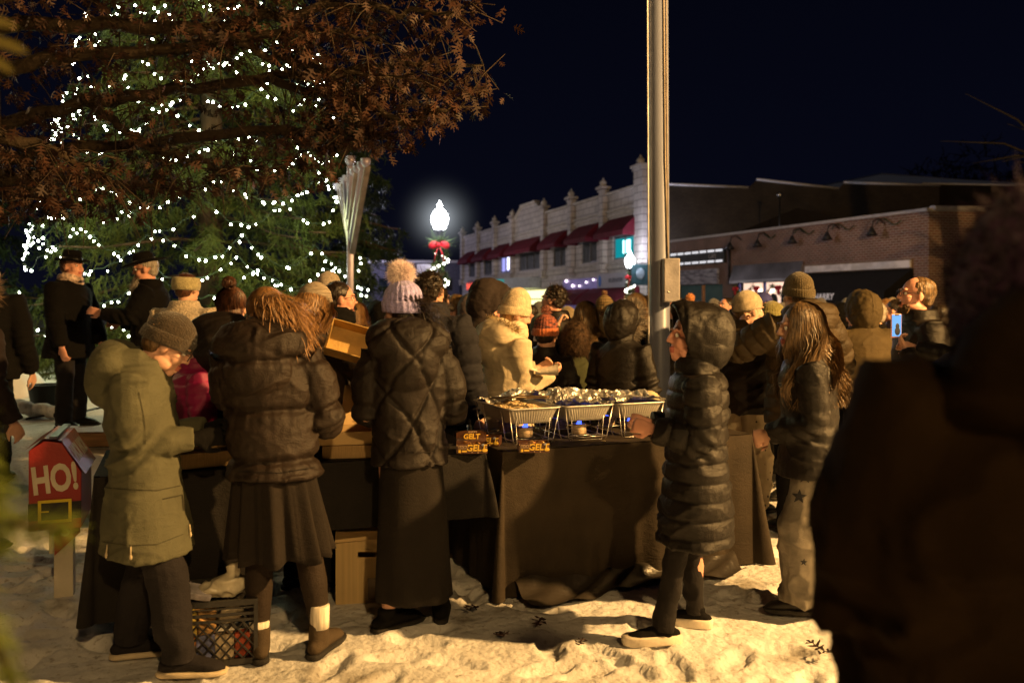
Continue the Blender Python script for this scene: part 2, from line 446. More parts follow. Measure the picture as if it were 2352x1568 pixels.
            dg = np.stack([q[:, 0]*5+q[:, 2]*4, q[:, 1]*5, q[:, 2]*13-q[:, 0]*5], 1)
            f1 = 1-np.abs(vnoise(dg, 1, sd_+1)); f2 = 1-np.abs(vnoise(dg, 2.3, sd_+2))
            big = .6+.7*np.clip(vnoise(p, 3.1, sd_+6)+.2, 0, 1)
            r += big*(wr*((f1**5)-.3)*1.1+wr*.30*((f2**5)-.3))
            # crease pile-up at the elbows
            for (S, E, W) in arm_sk:
                de = np.linalg.norm(p-E, axis=1); t = (p-E) @ ((W-S)/np.linalg.norm(W-S))
                r += wr*1.2*np.exp(-(de/.09)**2)*np.sin(t*95+vnoise(p, 9, sd_)*2)
            return r
        displace(me, fn)
        mkobj('coat', me, coat, root)
    # --- lower
    kind, lm = lower
    if legs and lm:
        l = MB()
        if kind == 'pants':
            l.tube([hips+V((0, 0, .1*H)), hips, hips-V((0, 0, .03*H))], [(.08*H*w_(wide), .062*H), (.084*H*w_(wide), .068*H), (.07*H, .058*H)], n=18, up=(0, 1, 0))
            for hip, kn, ank in knees:
                an = ank-V((0, 0, .015))
                lg = min(legr, 1.08); l.tube([hip, (hip+kn)/2, kn, (kn+an)/2, an+V((0, 0, .05)), an], [.054*H*lg, .05*H*lg, .040*H*legr, .040*H*legr, .037*H*legr, .038*H*legr], n=14)
            me = fuse(l, max(vox, .008), 2); s0 = random.randint(0, 99)
            def fp_(p, n):
                dg = np.stack([p[:, 0]*7+p[:, 2]*3, p[:, 1]*7, p[:, 2]*9-p[:, 0]*6], 1)
                low = 1+1.5*np.exp(-((p[:, 2]-.12)/.09)**2)+.8*np.exp(-((p[:, 2]-.27*H)/.06)**2)
                return .007*low*legr*((1-np.abs(vnoise(dg, 1, s0)))**3-.4)+.003*vnoise(dg, 4, s0)
            displace(me, fp_); mkobj('trousers', me, lm, root)
        elif kind == 'skirt':
            zb, r0, r1 = skirt_p.get('v', (.22, .085, .15))
            nn = 220; rings = []; s0 = random.random()*9
            for k in range(15):
                t = k/14; z = (.56*(1-t)+zb*t)*H
                rr = (r0*(1-t)+r1*t)*H; ring = []
                for i in range(nn):
                    a = 2*math.pi*i/nn
                    q9 = math.sin(a*9+s0+.5*math.sin(a*3)); pl = (math.copysign(abs(q9)**.7, q9)+.55*math.sin(a*16+s0*2+1)+.4*math.sin(a*5+t*1.2+s0))*.135*t**.6
                    ring.append(off(z)+V(((rr*(1+pl))*math.cos(a), (rr*.86*(1+pl))*math.sin(a), z+.008*math.sin(a*9))))
                rings.append(ring)
            inn = [[pp*1 for pp in rg] for rg in rings]
            inn = [[V((cx.x*.985, cx.y*.985, cx.z)) for cx in rg] for rg in reversed(rings)]
            l.ring_loft(rings+inn, caps=True); l.build('skirt', lm, root)
        elif kind == 'longskirt':
            rings = []
            for k in range(26):
                t = k/25; z = (.56*(1-t)+.085*t)*H; ring = []
                for i in range(90):
                    a = 2*math.pi*i/90
                    pl = .05*t*math.sin(a*6+1)+.02*math.sin(a*3+t*5)+.012*math.sin(a*11+t*2)*t
                    ring.append(off(z)+V(((.088+.022*t)*H*(1+pl)*math.cos(a), (.075+.02*t)*H*(1+pl)*math.sin(a), z)))
                rings.append(ring)
            l.ring_loft(rings); l.build('skirt', lm, root)
    if tights:
        l = MB()
        for hip, kn, ank in knees:
            l = MB(); l.tube([hip, kn, (kn+ank)/2+V((0, -.012, .05)), ank+V((0, 0, .03)), ank-V((0, 0, .02))], [.05*H, .036*H, .037*H, .024*H, .023*H], n=14)
            me = fuse(l, .008, 2); mkobj('stocking', me, tights, root)
    # --- shoes
    if legs:
        sm = shoes or BLACK
        for f in feet:
            shoe(root, f, sm[0] if isinstance(sm, tuple) else sm, sm[1] if isinstance(sm, tuple) else RUBBER, H/1.65, sm[2] if isinstance(sm, tuple) and len(sm) > 2 else 'shoe')
    if gloves:
        for sd, nm in ((1, 'R'), (-1, 'L')):
            g = MB(); pn = palm[0 if nm == 'R' else 1] or V((-sd, .1, -.1))
            hand_mb(g, wri[nm], (wri[nm]-elb[nm]).normalized(), pn, sd, H/1.7*1.22, hands[0 if nm == 'R' else 1])
            mkobj('glove', fuse(g, .006, 2), gloves, root)
    if hair: hair_on(root, headT, hair, hs, **hair_kw)
    if beard: beard_on(root, headT, *beard)
    if hat: hat_on(root, headT, *hat)
    if hood and hood != 'down': hood_on(root, headT, neck, hood, coat, fur, H, vox)
    if fur and hood == 'down':
        fb = MB(); hb = neck+V((0, -.085*wide, -.02)); pts = []
        for k in range(900):
            a = random.uniform(0, math.pi*2); rr = 1+random.uniform(-.14, .14)
            p0 = hb+V((math.cos(a)*.13*hoodsize*rr, .03+math.sin(a)*.07*rr+.02, .05+.035*math.sin(a)*-1+random.uniform(-.02, .02)))
            pts.append((p0, (p0-hb+V((0, .0, .05))).normalized()))
        strands(fb, pts, .05, .0035); fb.build('fur_trim', fur, root)
    if glasses: glasses_on(root, headT)
    if scarf:
        s_ = MB(); nk = neck+V((0, .005, .015))
        rings = []
        for k in range(9):
            a = k/8*2*math.pi; rings.append(None)
        pts = [nk+V((.082*math.cos(a), .085*math.sin(a)+.005, .012*math.sin(a*2+1)-.01*math.sin(a))) for a in [2*math.pi*k/24 for k in range(25)]]
        s_.tube(pts, .034, n=12, flat=1.35, caps=True)
        pts = [p_+V((0, .0, -.03)) for p_ in pts]; s_.tube(pts, .036, n=12, flat=1.2)
        me = fuse(s_, max(.007, vox*.7), 2); displace(me, lambda p, n: .008*(1-np.abs(vnoise(p*np.array([1, 1, 2.6]), 15, 2)))**2-.004)
        mkobj('scarf', me, scarf, root)
    root['_h'] = H
    P_[label] = dict(root=root, headT=headT, wri=wri, elb=elb, sh=sh, neck=neck, M=Matrix.Translation((X, Y, gz)) @ Matrix.Rotation(R(yaw), 4, 'Z'))
    del root['_h']
    return root
P_ = {}
skirt_p = {}
def w_(w): return 1+(w-1)*.5

def shoe(root, f, m, sole, k, kind='shoe'):
    T = Matrix.Translation((f[0], f[1], 0)) @ Matrix.Rotation(-R(f[2]), 4, 'Z') @ Matrix.Scale(k, 4)
    b = MB()
    if kind == 'boot':
        b.tube([(0, -.012, .145), (0, -.012, .11), (0, -.015, .07), (0, -.02, .03)], [(.043, .05), (.043, .052), (.042, .052), (.04, .045)], n=16, up=(0, 1, 0))
    else:
        b.tube([(0, -.01, .11), (0, -.01, .075), (0, -.015, .03)], [(.038, .045), (.037, .046), (.038, .042)], n=16, up=(0, 1, 0))
    b.tube([(0, -.06, .045), (0, 0, .052), (0, .06, .052), (0, .12, .043), (0, .165, .034), (0, .19, .028)], [(.034, .03), (.038, .036), (.042, .036), (.046, .028), (.042, .022), (.025, .012)], n=16, round_ends=True)
    me = fuse(b, .008, 2); me.transform(T); displace(me, lambda p, n: .002*vnoise(p, 40, 1)); mkobj('boot' if kind == 'boot' else 'shoe', me, m, root)
    s = MB(); out = [(-.034, -.075), (-.038, 0), (-.045, .08), (-.048, .13), (-.042, .18), (-.02, .208), (.02, .208), (.042, .18), (.048, .13), (.045, .08), (.038, 0), (.034, -.075), (.018, -.092), (-.018, -.092)]
    th = .050 if kind == 'chunky' else .024
    s.ring_loft([[V((x*e*1.02, y*e, z)) for x, y in out] for z, e in ((.002, .95), (.008, 1.0), (th*.8, 1.02), (th, .97))])
    s.xf(T); s.build('sole', sole, root)

def strands(mb, pts, ln, w, jit=.35, curve=.25, seg=2):
    for p, n in pts:
        n = V(n); d = (n+V((random.gauss(0, jit), random.gauss(0, jit), random.gauss(0, jit)))).normalized()
        L = ln*random.uniform(.6, 1.15); side = d.cross(V((random.gauss(0, 1), random.gauss(0, 1), random.gauss(0, 1)))).normalized()*w/2
        b = V((random.gauss(0, 1), random.gauss(0, 1), random.gauss(0, 1)-.4))*curve*L
        m = V(p)+d*L*.5+b*.25; t = V(p)+d*L+b
        mb.add([V(p)-side, V(p)+side, m+side*.7, m-side*.7, t], [(0, 1, 2, 3), (3, 2, 4)])

def surf_pts(c, r, n, cond=None):
    out = []
    while len(out) < n:
        d = V((random.gauss(0, 1), random.gauss(0, 1), random.gauss(0, 1))).normalized()
        if cond and not cond(d): continue
        out.append((V(c)+V((d.x*r[0], d.y*r[1], d.z*r[2])), d))
    return out

def hair_on(root, T, m, hs, style='short', n=500, length=.3, seed=0):
    b = MB()
    if style in ('short', 'curly', 'balding'):
        if style == 'balding': b.ell((0, -.028, .034), (.084, .093, .087), 20, 12)
        else: b.ell((0, -.022, .040), (.083, .094, .086), 20, 12)
        b.ell((0, -.05, -.01), (.072, .058, .065), 16, 10)
        me = fuse(b, .007, 2)
        displace(me, lambda p, n_: (.012 if style == 'curly' else .004)*vnoise(p, 55, seed))
        me.transform(T); 
        s = MB(); strands(s, [(T @ p, (T.to_3x3() @ d).normalized()) for p, d in surf_pts((0, -.022, .038), (.082, .093, .085), 0 if style == 'balding' else 700 if style == 'curly' else 350, lambda d: d.y < .55 and d.z > -.5)], .03 if style == 'curly' else .014, .004, curve=.8 if style == 'curly' else .2)
        bm = bpy.data.meshes.new('h'); 
        o = mkobj('hair', join_me(me, s), m, root)
        return
    # long styles: cap + ribbons
    b.ell((0, -.018, .036), (.084, .097, .088), 20, 12)
    b.ell((0, -.05, -.03), (.076, .055, .09), 16, 10)
    me = fuse(b, .007, 2); me.transform(T)
    s = MB(); Mi = T.inverted().to_3x3(); down = (Mi @ V((0, 0, -1))).normalized()
    if style == 'long':
        rr = random.Random(5+seed)
        for k in range(n):
            a = rr.uniform(R(44), R(316)) + math.pi/2       # round the head, gap at the face (+y)
            a0 = a; top = V((rr.gauss(0, .012), .01+rr.gauss(0, .02), .122))
            el = rr.uniform(.75, 1.12); pts = []
            ex, ey = .088*el, .1*el
            w1 = rr.uniform(0, 6); wf = rr.uniform(17, 21); wa = rr.uniform(.014, .028); w1 = a*5+rr.gauss(0, .5)
            L = length*rr.uniform(.7, 1.08); vol = rr.uniform(.9, 1.4)
            for j in range(16):
                t = j/15
                if t < .3:
                    u = t/.3*math.pi/2
                    p = V((math.cos(a)*ex*math.sin(u), -.018+math.sin(a)*ey*math.sin(u), .03+.093*math.cos(u)*el))
                    p0 = p
                else:
                    v = (t-.3)/.7
                    p = V((math.cos(a)*ex, -.018+math.sin(a)*ey, .03))
                    sp_ = 1+.62*v*vol
                    p = V((p.x*sp_, -.018+(p.y+.018)*sp_-.02*v, .03))+down*L*v
                    p += V((math.cos(a), math.sin(a), 0))*wa*math.sin(w1+v*L*wf*1.6)*min(1, v*3)+V((-math.sin(a), math.cos(a), 0))*wa*math.cos(w1+v*L*wf*1.6)*min(1, v*3)
                pts.append(p)
            ribbon(s, pts, .0034)
    elif style in ('pony', 'bun'):
        rr = random.Random(3+seed)
        kx = V((0, -.108, .02)) if style == 'pony' else V((0, -.06, .125))
        for k in range(n):                                   # strands drawn to the tie
            d = V((rr.gauss(0, 1), rr.gauss(0, 1), rr.gauss(0, 1))).normalized()
            if d.y > .75: continue
            p = V((0, -.018, .036))+V((d.x*.086, d.y*.099, d.z*.09)); pts = []
            for j in range(7):
                t = j/6; q = p.lerp(kx, t); c = V((0, -.018, .036)); e = q-c
                r_ = math.sqrt((e.x/.088)**2+(e.y/.101)**2+(e.z/.092)**2)
                if r_ < 1 and r_ > 0: q = c+e/r_
                pts.append(q)
            ribbon(s, pts, .0026)
        if style == 'pony':
            side = V((.5, -.2, 0))
            for k in range(n):
                w1 = rr.uniform(0, 6); o2 = V((rr.gauss(0, 1), rr.gauss(0, 1), rr.gauss(0, 1)))*.016
                pts = []; L = length*rr.uniform(.7, 1.05)
                for j in range(12):
                    t = j/11
                    p = kx+V((0, -.025*math.sin(t*3), 0))+hair_side.get('v', V((1, -.1, 0)))*L*.55*math.sin(t*1.4)+down*L*(t**1.6)*.8+o2*(1+2.2*t)
                    p += V((math.sin(w1+t*9), math.cos(w1+t*8), math.sin(t*7+w1)))*.006
                    pts.append(p)
                ribbon(s, pts, .0026)
        else:
            for k in range(n//2):
                w1 = rr.uniform(0, 6.3); ax = V((rr.gauss(0, 1), rr.gauss(0, 1), rr.gauss(0, 1))).normalized(); u = ax.orthogonal().normalized(); v = ax.cross(u)
                rad = rr.uniform(.02, .042); pts = [kx+V((0, 0, .02))+(u*math.cos(a)+v*math.sin(a))*rad for a in [w1+j*.4 for j in range(12)]]
                ribbon(s, pts, .0026)
    s.xf(T)
    mkobj('hair', join_me(me, s), m, root)
hair_side = {}

def join_me(me, mb):
    m2 = MB(); m2.v = [tuple(v.co) for v in me.vertices]; m2.f = [tuple(p.vertices) for p in me.polygons]; m2.m = [0]*len(m2.f)
    m2.join(mb, 0); bpy.data.meshes.remove(me); return m2.mesh()

def ribbon(mb, pts, w):
    c = V((0, -.02, .02)); n = len(pts); vs = []
    for j, p in enumerate(pts):
        t = (pts[min(j+1, n-1)]-pts[max(j-1, 0)]); o = (p-c)
        s = t.cross(o)
        s = s.normalized()*w*(.5 if j not in (0, n-1) else .12) if s.length > 1e-7 else V((w*.5, 0, 0))
        vs += [p-s, p+s+o.normalized()*.0015]
    mb.add(vs, [(2*j, 2*j+1, 2*j+3, 2*j+2) for j in range(n-1)])

def beard_on(root, T, m, ln, n=900):
    s = MB(); me = MB(); me.ell((0, .05, -.095-ln*.25), (.045, .03, .03+ln*.35), 14, 10); me.ell((0, .035, -.07), (.055, .052, .035), 14, 10)
    me = fuse(me, .007, 2)
    pts = []
    for k in range(n):
        x = random.uniform(-.058, .058); yy = .09-abs(x)*.75; z = random.uniform(-.105, -.055) if abs(x) > .03 else random.uniform(-.11, -.07)
        pts.append((V((x, yy, z)), V((x*2, .5, -1)).normalized()))
    for k in range(n//5):
        x = random.uniform(-.026, .026); pts.append((V((x, .1-abs(x)*.3, -.045)), V((x*8, .2, -1)).normalized()))
    strands(s, pts, ln*.8+.02, .004, jit=.18, curve=.15)
    o = join_me(me, s); o.transform(T); mkobj('beard', o, m, root)

def glasses_on(root, T):
    g = MB()
    for sx in (-1, 1):
        g.tube([(sx*.032+.021*math.cos(a), .104, .004+.018*math.sin(a)) for a in [2*math.pi*k/18 for k in range(19)]], .0018, n=6)
        g.tube([(sx*.053, .103, .009), (sx*.076, .085, .01), (sx*.082, .0, .008), (sx*.082, -.012, -.008)], .0018, n=6)
    g.tube([(-.011, .105, .008), (0, .108, .01), (.011, .105, .008)], .0018, n=6)
    g.xf(T); o = g.build('glasses', BLACK, root)

def hat_on(root, T, kind, m, *ex):
    if kind == 'beanie':
        tall = ex[0] if ex else 1.0; ribs = ex[1] if len(ex) > 1 else 44; cuff = ex[2] if len(ex) > 2 else True; band = ex[3] if len(ex) > 3 else None
        b = MB(); n = 132; rings = []
        prof = [(1.0, .012), (1.03, .03), (1.02, .055), (.96, .085), (.84, .108*tall), (.62, .128*tall), (.36, .142*tall), (.12, .149*tall)]
        for r, z in prof:
            rings.append([V(((.088*r)*math.cos(a)*(1+.018*math.cos(a*ribs)), -.014+(.103*r)*math.sin(a)*(1+.018*math.cos(a*ribs)), z-.018*math.sin(a)*-1*(1 if z < .06 else 0))) for a in [2*math.pi*i/n for i in range(n)]])
        b.ring_loft(rings)
        if cuff:
            rg = []
            for r, z in ((.98, -.004), (1.06, -.006), (1.095, .004), (1.1, .03), (1.085, .047), (1.0, .052)):
                rg.append([V(((.088*r)*math.cos(a)*(1+.016*math.cos(a*ribs)), -.014+(.103*r)*math.sin(a)*(1+.016*math.cos(a*ribs)), z+.018*math.sin(a))) for a in [2*math.pi*i/n for i in range(n)]])
            b.ring_loft(rg, mi=0 if band is None else 1)
        b.xf(T); o = b.build('hat', [m] if band is None else [m, band], root)
        if len(ex) > 4 and ex[4]:
            pm, pr, pl, pn = ex[4]
            s = MB(); c = V((0, -.014, .150*tall+pr*.55)); s.ell(c, pr*.75, 14, 10); strands(s, surf_pts(c, (pr*.7,)*3, pn), pl, .0035 if pl > .03 else .006, jit=.25, curve=.25)
            s.xf(T); s.build('pompom', pm, o)
        return o
    if kind == 'brim':
        br = ex[0] if ex else 1.0
        b = MB()
        rings = []; n = 40
        for r, z in ((.085, .055), (.155*br, .052), (.162*br, .057), (.155*br, .062), (.088, .064), (.084, .085), (.080, .125), (.072, .150), (.05, .158), (.01, .15)):
            rings.append([V((r*math.cos(a)*.93, -.008+r*math.sin(a)*1.1, z+(.02*abs(math.cos(a))**2 if r > .14 else 0)-(.018*max(0, 1-abs(math.cos(a))*2) if z > .148 else 0))) for a in [2*math.pi*i/n for i in range(n)]])
        b.ring_loft(rings); b.xf(T @ Matrix.Rotation(R(-6), 4, 'X')); o = b.build('hat', m, root)
        bd = MB().lathe([(.0875, .064), (.0885, .066), (.0865, .09), (.084, .09)], n=32, caps=False)
        for i, v in enumerate(bd.v): bd.v[i] = (v[0]*.94, -.008+v[1]*1.11, v[2])
        bd.xf(T @ Matrix.Rotation(R(-6), 4, 'X')); bd.build('hat_band', BLACK, o); return o
    if kind == 'cap':
        b = MB(); b.ell((0, -.012, .045), (.086, .1, .082), 24, 12)
        b.tube([(0, .06, .05), (0, .12, .048), (0, .165, .036)], [(.07, .008), (.065, .006), (.035, .004)], n=16)
        me = fuse(b, .006, 1); me.transform(T); return mkobj('cap', me, m, root)
    if kind == 'headband':
        b = MB(); rings = []; n = 60
        for r, z in ((.98, -.012), (1.08, -.008), (1.15, .02), (1.15, .055), (1.08, .085), (.97, .088)):
            rings.append([V(((.088*r)*math.cos(a)*(1+.014*math.cos(a*30)), -.014+(.103*r)*math.sin(a)*(1+.014*math.cos(a*30)), z)) for a in [2*math.pi*i/n for i in range(n)]])
        b.ring_loft(rings+[rings[0]], caps=False); b.xf(T); return b.build('headband', m, root)
    if kind == 'shaggy':
        b = MB(); b.ell((0, -.02, .035), (.104, .122, .128), 28, 18); b.ell((0, -.035, -.03), (.098, .105, .09), 24, 14); me = fuse(b, .008, 2); displace(me, lambda p, n: .004*vnoise(p, 60, 3))
        s = MB(); pts = surf_pts((0, -.02, .035), (.102, .12, .126), 5000)+surf_pts((0, -.035, -.03), (.097, .104, .09), 2500, lambda d: d.z < .3); strands(s, pts, .016, .0025, jit=.5, curve=.9)
        o_ = join_me(me, s); o_.transform(T); return mkobj('hat', o_, m, root)
    if kind == 'kippah':
        b = MB().ell((0, -.05, .07), (.06, .06, .06), 16, 8); b.xf(T); return b.build('hat', m, root)

def hood_on(root, T, neck, kind, m, fur, H, vox):
    """hood worn up: double-walled shell, open at the face"""
    big = {'up': 1.0, 'bigup': 1.14, 'slim': .93}[kind]
    b = MB(); n = 48; out = []; inn = []
    hr_ = np.random.default_rng(len(P_))
    prof = [(-.150, .02), (-.142, .45), (-.12, .74), (-.08, .93), (-.03, 1.02), (.02, 1.03), (.06, 1.0), (.092, .93), (.105, .89)]
    def rg(y, r, k=1.0):
        ring = []
        for i in range(n):
            a = 2*math.pi*i/n; cz = math.sin(a); cx = math.cos(a)
            zr = .150 if cz > 0 else .175
            yy = y-.045+.04*max(0, cz)*(1 if y > 0 else 0)-(.06*max(0, -cz) if y > .03 else 0)
            ring.append(V((cx*.118*r*k*big, yy*big, .012+cz*zr*r*k*big)))
        return ring
    for y, r in prof: out.append(rg(y, r))
    for y, r in reversed(prof[3:]): inn.append(rg(y-.004, r, .90))
    b.ring_loft(out+inn)
    # subdivide
    me = b.mesh(); o = bpy.data.objects.new('t', me); C.objects.link(o); s = o.modifiers.new('s', 'SUBSURF'); s.levels = 2
    dg = bpy.context.evaluated_depsgraph_get(); m2 = bpy.data.meshes.new_from_object(o.evaluated_get(dg)); bpy.data.objects.remove(o)
    sd = random.randint(0, 99)
    def fn(p, q):
        r = .010*((1-np.abs(vnoise(np.stack([p[:, 0]*9, p[:, 1]*16, p[:, 2]*9], 1), 1, sd)))**3-.4)+.004*vnoise(p, 45, sd)
        seam = np.exp(-((p[:, 1]-.045)/.006)**2); return r-.006*seam-.004*np.exp(-(p[:, 0]/.005)**2)*(p[:, 2] > 0)
    displace(m2, fn)
    m2.transform(T); ho = mkobj('hood', m2, m, root)
    if fur:
        pts = []
        for k in range(1500):
            a = random.uniform(0, 2*math.pi); cz = math.sin(a); cx = math.cos(a)
            zr = .150 if cz > 0 else .175
            yy = .06+.04*max(0, cz)-.06*max(0, -cz)+random.uniform(-.02, .02)
            p = V((cx*.110*big, yy*big, .012+cz*zr*.93*big)); d = V((cx, .45, cz)).normalized(); pts.append((p, d))
        s = MB(); strands(s, pts, .055, .0035, jit=.3); s.xf(T); s.build('fur_trim', fur, ho)
    # collar joining hood to coat
    c = MB(); c.tube([neck-V((0, .01, .035)), neck+V((0, -.012, .02)), T @ V((0, -.035, -.10)), T @ V((0, -.035, -.03))], [.062*H, .058*H, .095*big, .085*big], n=20)
    me = fuse(c, max(.008, vox), 2); displace(me, lambda p, n: .010*((1-np.abs(vnoise(p*np.array([1, 1, 2.5]), 12, 5)))**3-.4)); mkobj('collar', me, m, root)
# ================================================================ camera, world, light
sc = bpy.context.scene
cam = bpy.data.cameras.new('camera'); co_ = bpy.data.objects.new('camera', cam); C.objects.link(co_); sc.camera = co_
co_.location = (0, 0, CH); co_.rotation_euler = (R(90), 0, 0)
cam.sensor_width = 36; cam.lens = F/2352*36; cam.shift_y = -(784-HY)/2352; cam.clip_end = 2000; cam.clip_start = .05
cam.dof.use_dof = True; cam.dof.focus_distance = 4.9; cam.dof.aperture_fstop = 2.2
sc.view_settings.view_transform = 'Standard'; sc.view_settings.look = 'None'; sc.view_settings.exposure = 0
sc.cycles.use_denoising = True; sc.cycles.max_bounces = 5; sc.cycles.sample_clamp_indirect = 4; sc.cycles.diffuse_bounces = 3
sc.cycles.caustics_reflective = False; sc.cycles.caustics_refractive = False
sc.cycles.volume_bounces = 0

w = bpy.data.worlds.new('World'); sc.world = w; w.use_nodes = True; N, L = w.node_tree.nodes, w.node_tree.links
bg = N['Background']
sky = N.new('ShaderNodeTexSky'); sky.sky_type = 'NISHITA'; sky.sun_disc = False; sky.sun_elevation = R(-4); sky.sun_rotation = R(-20)
tc = N.new('ShaderNodeTexCoord'); sp = N.new('ShaderNodeSeparateXYZ'); L.new(tc.outputs['Generated'], sp.inputs[0])
cr = N.new('ShaderNodeValToRGB'); L.new(sp.outputs[2], cr.inputs[0])
e = cr.color_ramp.elements; e[0].position = 0.0; e[0].color = (.0050, .0062, .0165, 1); e[1].position = .6; e[1].color = (.0012, .0015, .0045, 1)
q = e.new(.12); q.color = (.0032, .0040, .0125, 1)
mx = N.new('ShaderNodeMix'); mx.data_type = 'RGBA'; mx.blend_type = 'ADD'; mx.inputs[0].default_value = .004
L.new(cr.outputs[0], mx.inputs[6]); L.new(sky.outputs[0], mx.inputs[7]); L.new(mx.outputs[2], bg.inputs[0]); bg.inputs[1].default_value = .52

def point(name, loc, e, col, r=.12, spot=None, target=None, blend=.4):
    l = bpy.data.lights.new(name, 'SPOT' if spot else 'POINT'); l.energy = e; l.color = col; l.shadow_soft_size = r
    o = bpy.data.objects.new(name, l); C.objects.link(o); o.location = loc
    if spot:
        l.spot_size = R(spot); l.spot_blend = blend
        o.rotation_euler = (V(target)-V(loc)).to_track_quat('-Z', 'Y').to_euler()
    return o
WARM = (1, .55, .175)
point('street_light_lamp', (7.0, 2.75, 4.5), 7400, WARM, .11)
point('back_fill_lamp', (2.2, -4.5, 5.2), 1150, (1, .60, .22), .15)  # added fill from behind the camera, brightens boxes and coat backs
point('tree_fill_lamp', (-8.5, 9.0, 5.0), 190, (1, .60, .26), .2)  # added warm fill beside the spruce, where the main lamp falls off

def ground_z(x, y):
    x = np.asarray(x, float); y = np.asarray(y, float)
    z = .31*sstep(5.8, 8.3, y)*sstep(1.9, 3.6, -x)
    return float(z) if z.ndim == 0 else z

SNOW = bpy.data.materials.new('snow'); SNOW.use_nodes = True
def snow_nodes():
    N, L = nt(SNOW); b = N['Principled BSDF']; b.inputs['Roughness'].default_value = .75; b.inputs['Specular IOR Level'].default_value = .25
    tc = N.new('ShaderNodeTexCoord')
    n = N.new('ShaderNodeTexNoise'); n.inputs['Scale'].default_value = 1.3; n.inputs['Detail'].default_value = 9; n.inputs['Roughness'].default_value = .62; L.new(tc.outputs['Object'], n.inputs[0])
    cr = N.new('ShaderNodeValToRGB'); L.new(n.outputs['Fac'], cr.inputs[0]); e = cr.color_ramp.elements
    e[0].position = .33; e[0].color = (.24, .215, .18, 1); e[1].position = .56; e[1].color = (.74, .745, .76, 1); q = e.new(.42); q.color = (.60, .60, .60, 1)
    n3 = N.new('ShaderNodeTexNoise'); n3.inputs['Scale'].default_value = 34; n3.inputs['Detail'].default_value = 6; L.new(tc.outputs['Object'], n3.inputs[0])
    c3 = N.new('ShaderNodeValToRGB'); L.new(n3.outputs['Fac'], c3.inputs[0]); c3.color_ramp.elements[0].position = .30; c3.color_ramp.elements[0].color = (.30, .25, .18, 1); c3.color_ramp.elements[1].position = .41; c3.color_ramp.elements[1].color = (1, 1, 1, 1)
    m = N.new('ShaderNodeMix'); m.data_type = 'RGBA'; m.blend_type = 'MULTIPLY'; m.inputs[0].default_value = .6; L.new(cr.outputs[0], m.inputs[6]); L.new(c3.outputs[0], m.inputs[7])
    L.new(m.outputs[2], b.inputs['Base Color'])
    n2 = N.new('ShaderNodeTexNoise'); n2.inputs['Scale'].default_value = 16; n2.inputs['Detail'].default_value = 8; n2.inputs['Roughness'].default_value = .65; L.new(tc.outputs['Object'], n2.inputs[0])
    v = N.new('ShaderNodeTexVoronoi'); v.inputs['Scale'].default_value = 26; L.new(tc.outputs['Object'], v.inputs[0])
    ad = N.new('ShaderNodeMath'); ad.operation = 'MULTIPLY_ADD'; L.new(v.outputs['Distance'], ad.inputs[0]); ad.inputs[1].default_value = -.35; L.new(n2.outputs['Fac'], ad.inputs[2])
    bp = N.new('ShaderNodeBump'); bp.inputs['Strength'].default_value = .7; bp.inputs['Distance'].default_value = .022; L.new(ad.outputs[0], bp.inputs['Height']); L.new(bp.outputs[0], b.inputs['Normal'])
snow_nodes()

def make_ground():
    def axis(lo, hi, step, far):
        a = list(np.arange(lo, hi+1e-6, step)); s = step; x = hi
        while x < far: s *= 1.22; x += s; a.append(x)
        s = step; x = lo; b = []
        while x > -far: s *= 1.22; x -= s; b.append(x)
        return np.array(b[::-1]+a)
    xs = axis(-3.6, 3.4, .022, 900); ys = axis(2.6, 6.6, .022, 900)
    Xg, Yg = np.meshgrid(xs, ys); x = Xg.ravel(); y = Yg.ravel()
    p = np.stack([x, y, x*0], 1)
    near = sstep(16, 9, np.hypot(x, y-4))
    z = ground_z(x, y)+near*(.028*fbm(p, 1.1, 3, 1)+.010*fbm(p, 5, 3, 4)+.006*fbm(p, 18, 2, 9))
    r = np.random.default_rng(5)
    for k in range(380):                       # trodden footprints
        cx = r.uniform(-3.5, 3.3); cy = r.uniform(2.6, 6.8); a = r.uniform(0, 3.14)
        m = (np.abs(x-cx) < .3) & (np.abs(y-cy) < .3)
        u = (x[m]-cx)*math.cos(a)+(y[m]-cy)*math.sin(a); v = -(x[m]-cx)*math.sin(a)+(y[m]-cy)*math.cos(a)
        q = np.sqrt((u/.13)**2+(v/.052)**2)
        z[m] += -.022*sstep(1.15, .75, q)+.009*np.exp(-((q-1.3)/.22)**2)
    nx, ny = len(xs), len(ys)
    idx = np.arange(nx*ny).reshape(ny, nx)
    f = np.stack([idx[:-1, :-1], idx[:-1, 1:], idx[1:, 1:], idx[1:, :-1]], -1).reshape(-1, 4)
    me = bpy.data.meshes.new('ground'); me.vertices.add(nx*ny); me.vertices.foreach_set('co', np.stack([x, y, z-.012], 1).ravel())
    me.loops.add(f.size); me.loops.foreach_set('vertex_index', f.ravel()); me.polygons.add(len(f)); me.polygons.foreach_set('loop_start', np.arange(len(f))*4)
    me.polygons.foreach_set('loop_total', np.full(len(f), 4)); me.polygons.foreach_set('use_smooth', np.ones(len(f), bool)); me.update(); me.validate()
    mkobj('ground', me, SNOW, None, kind='structure')
make_ground()
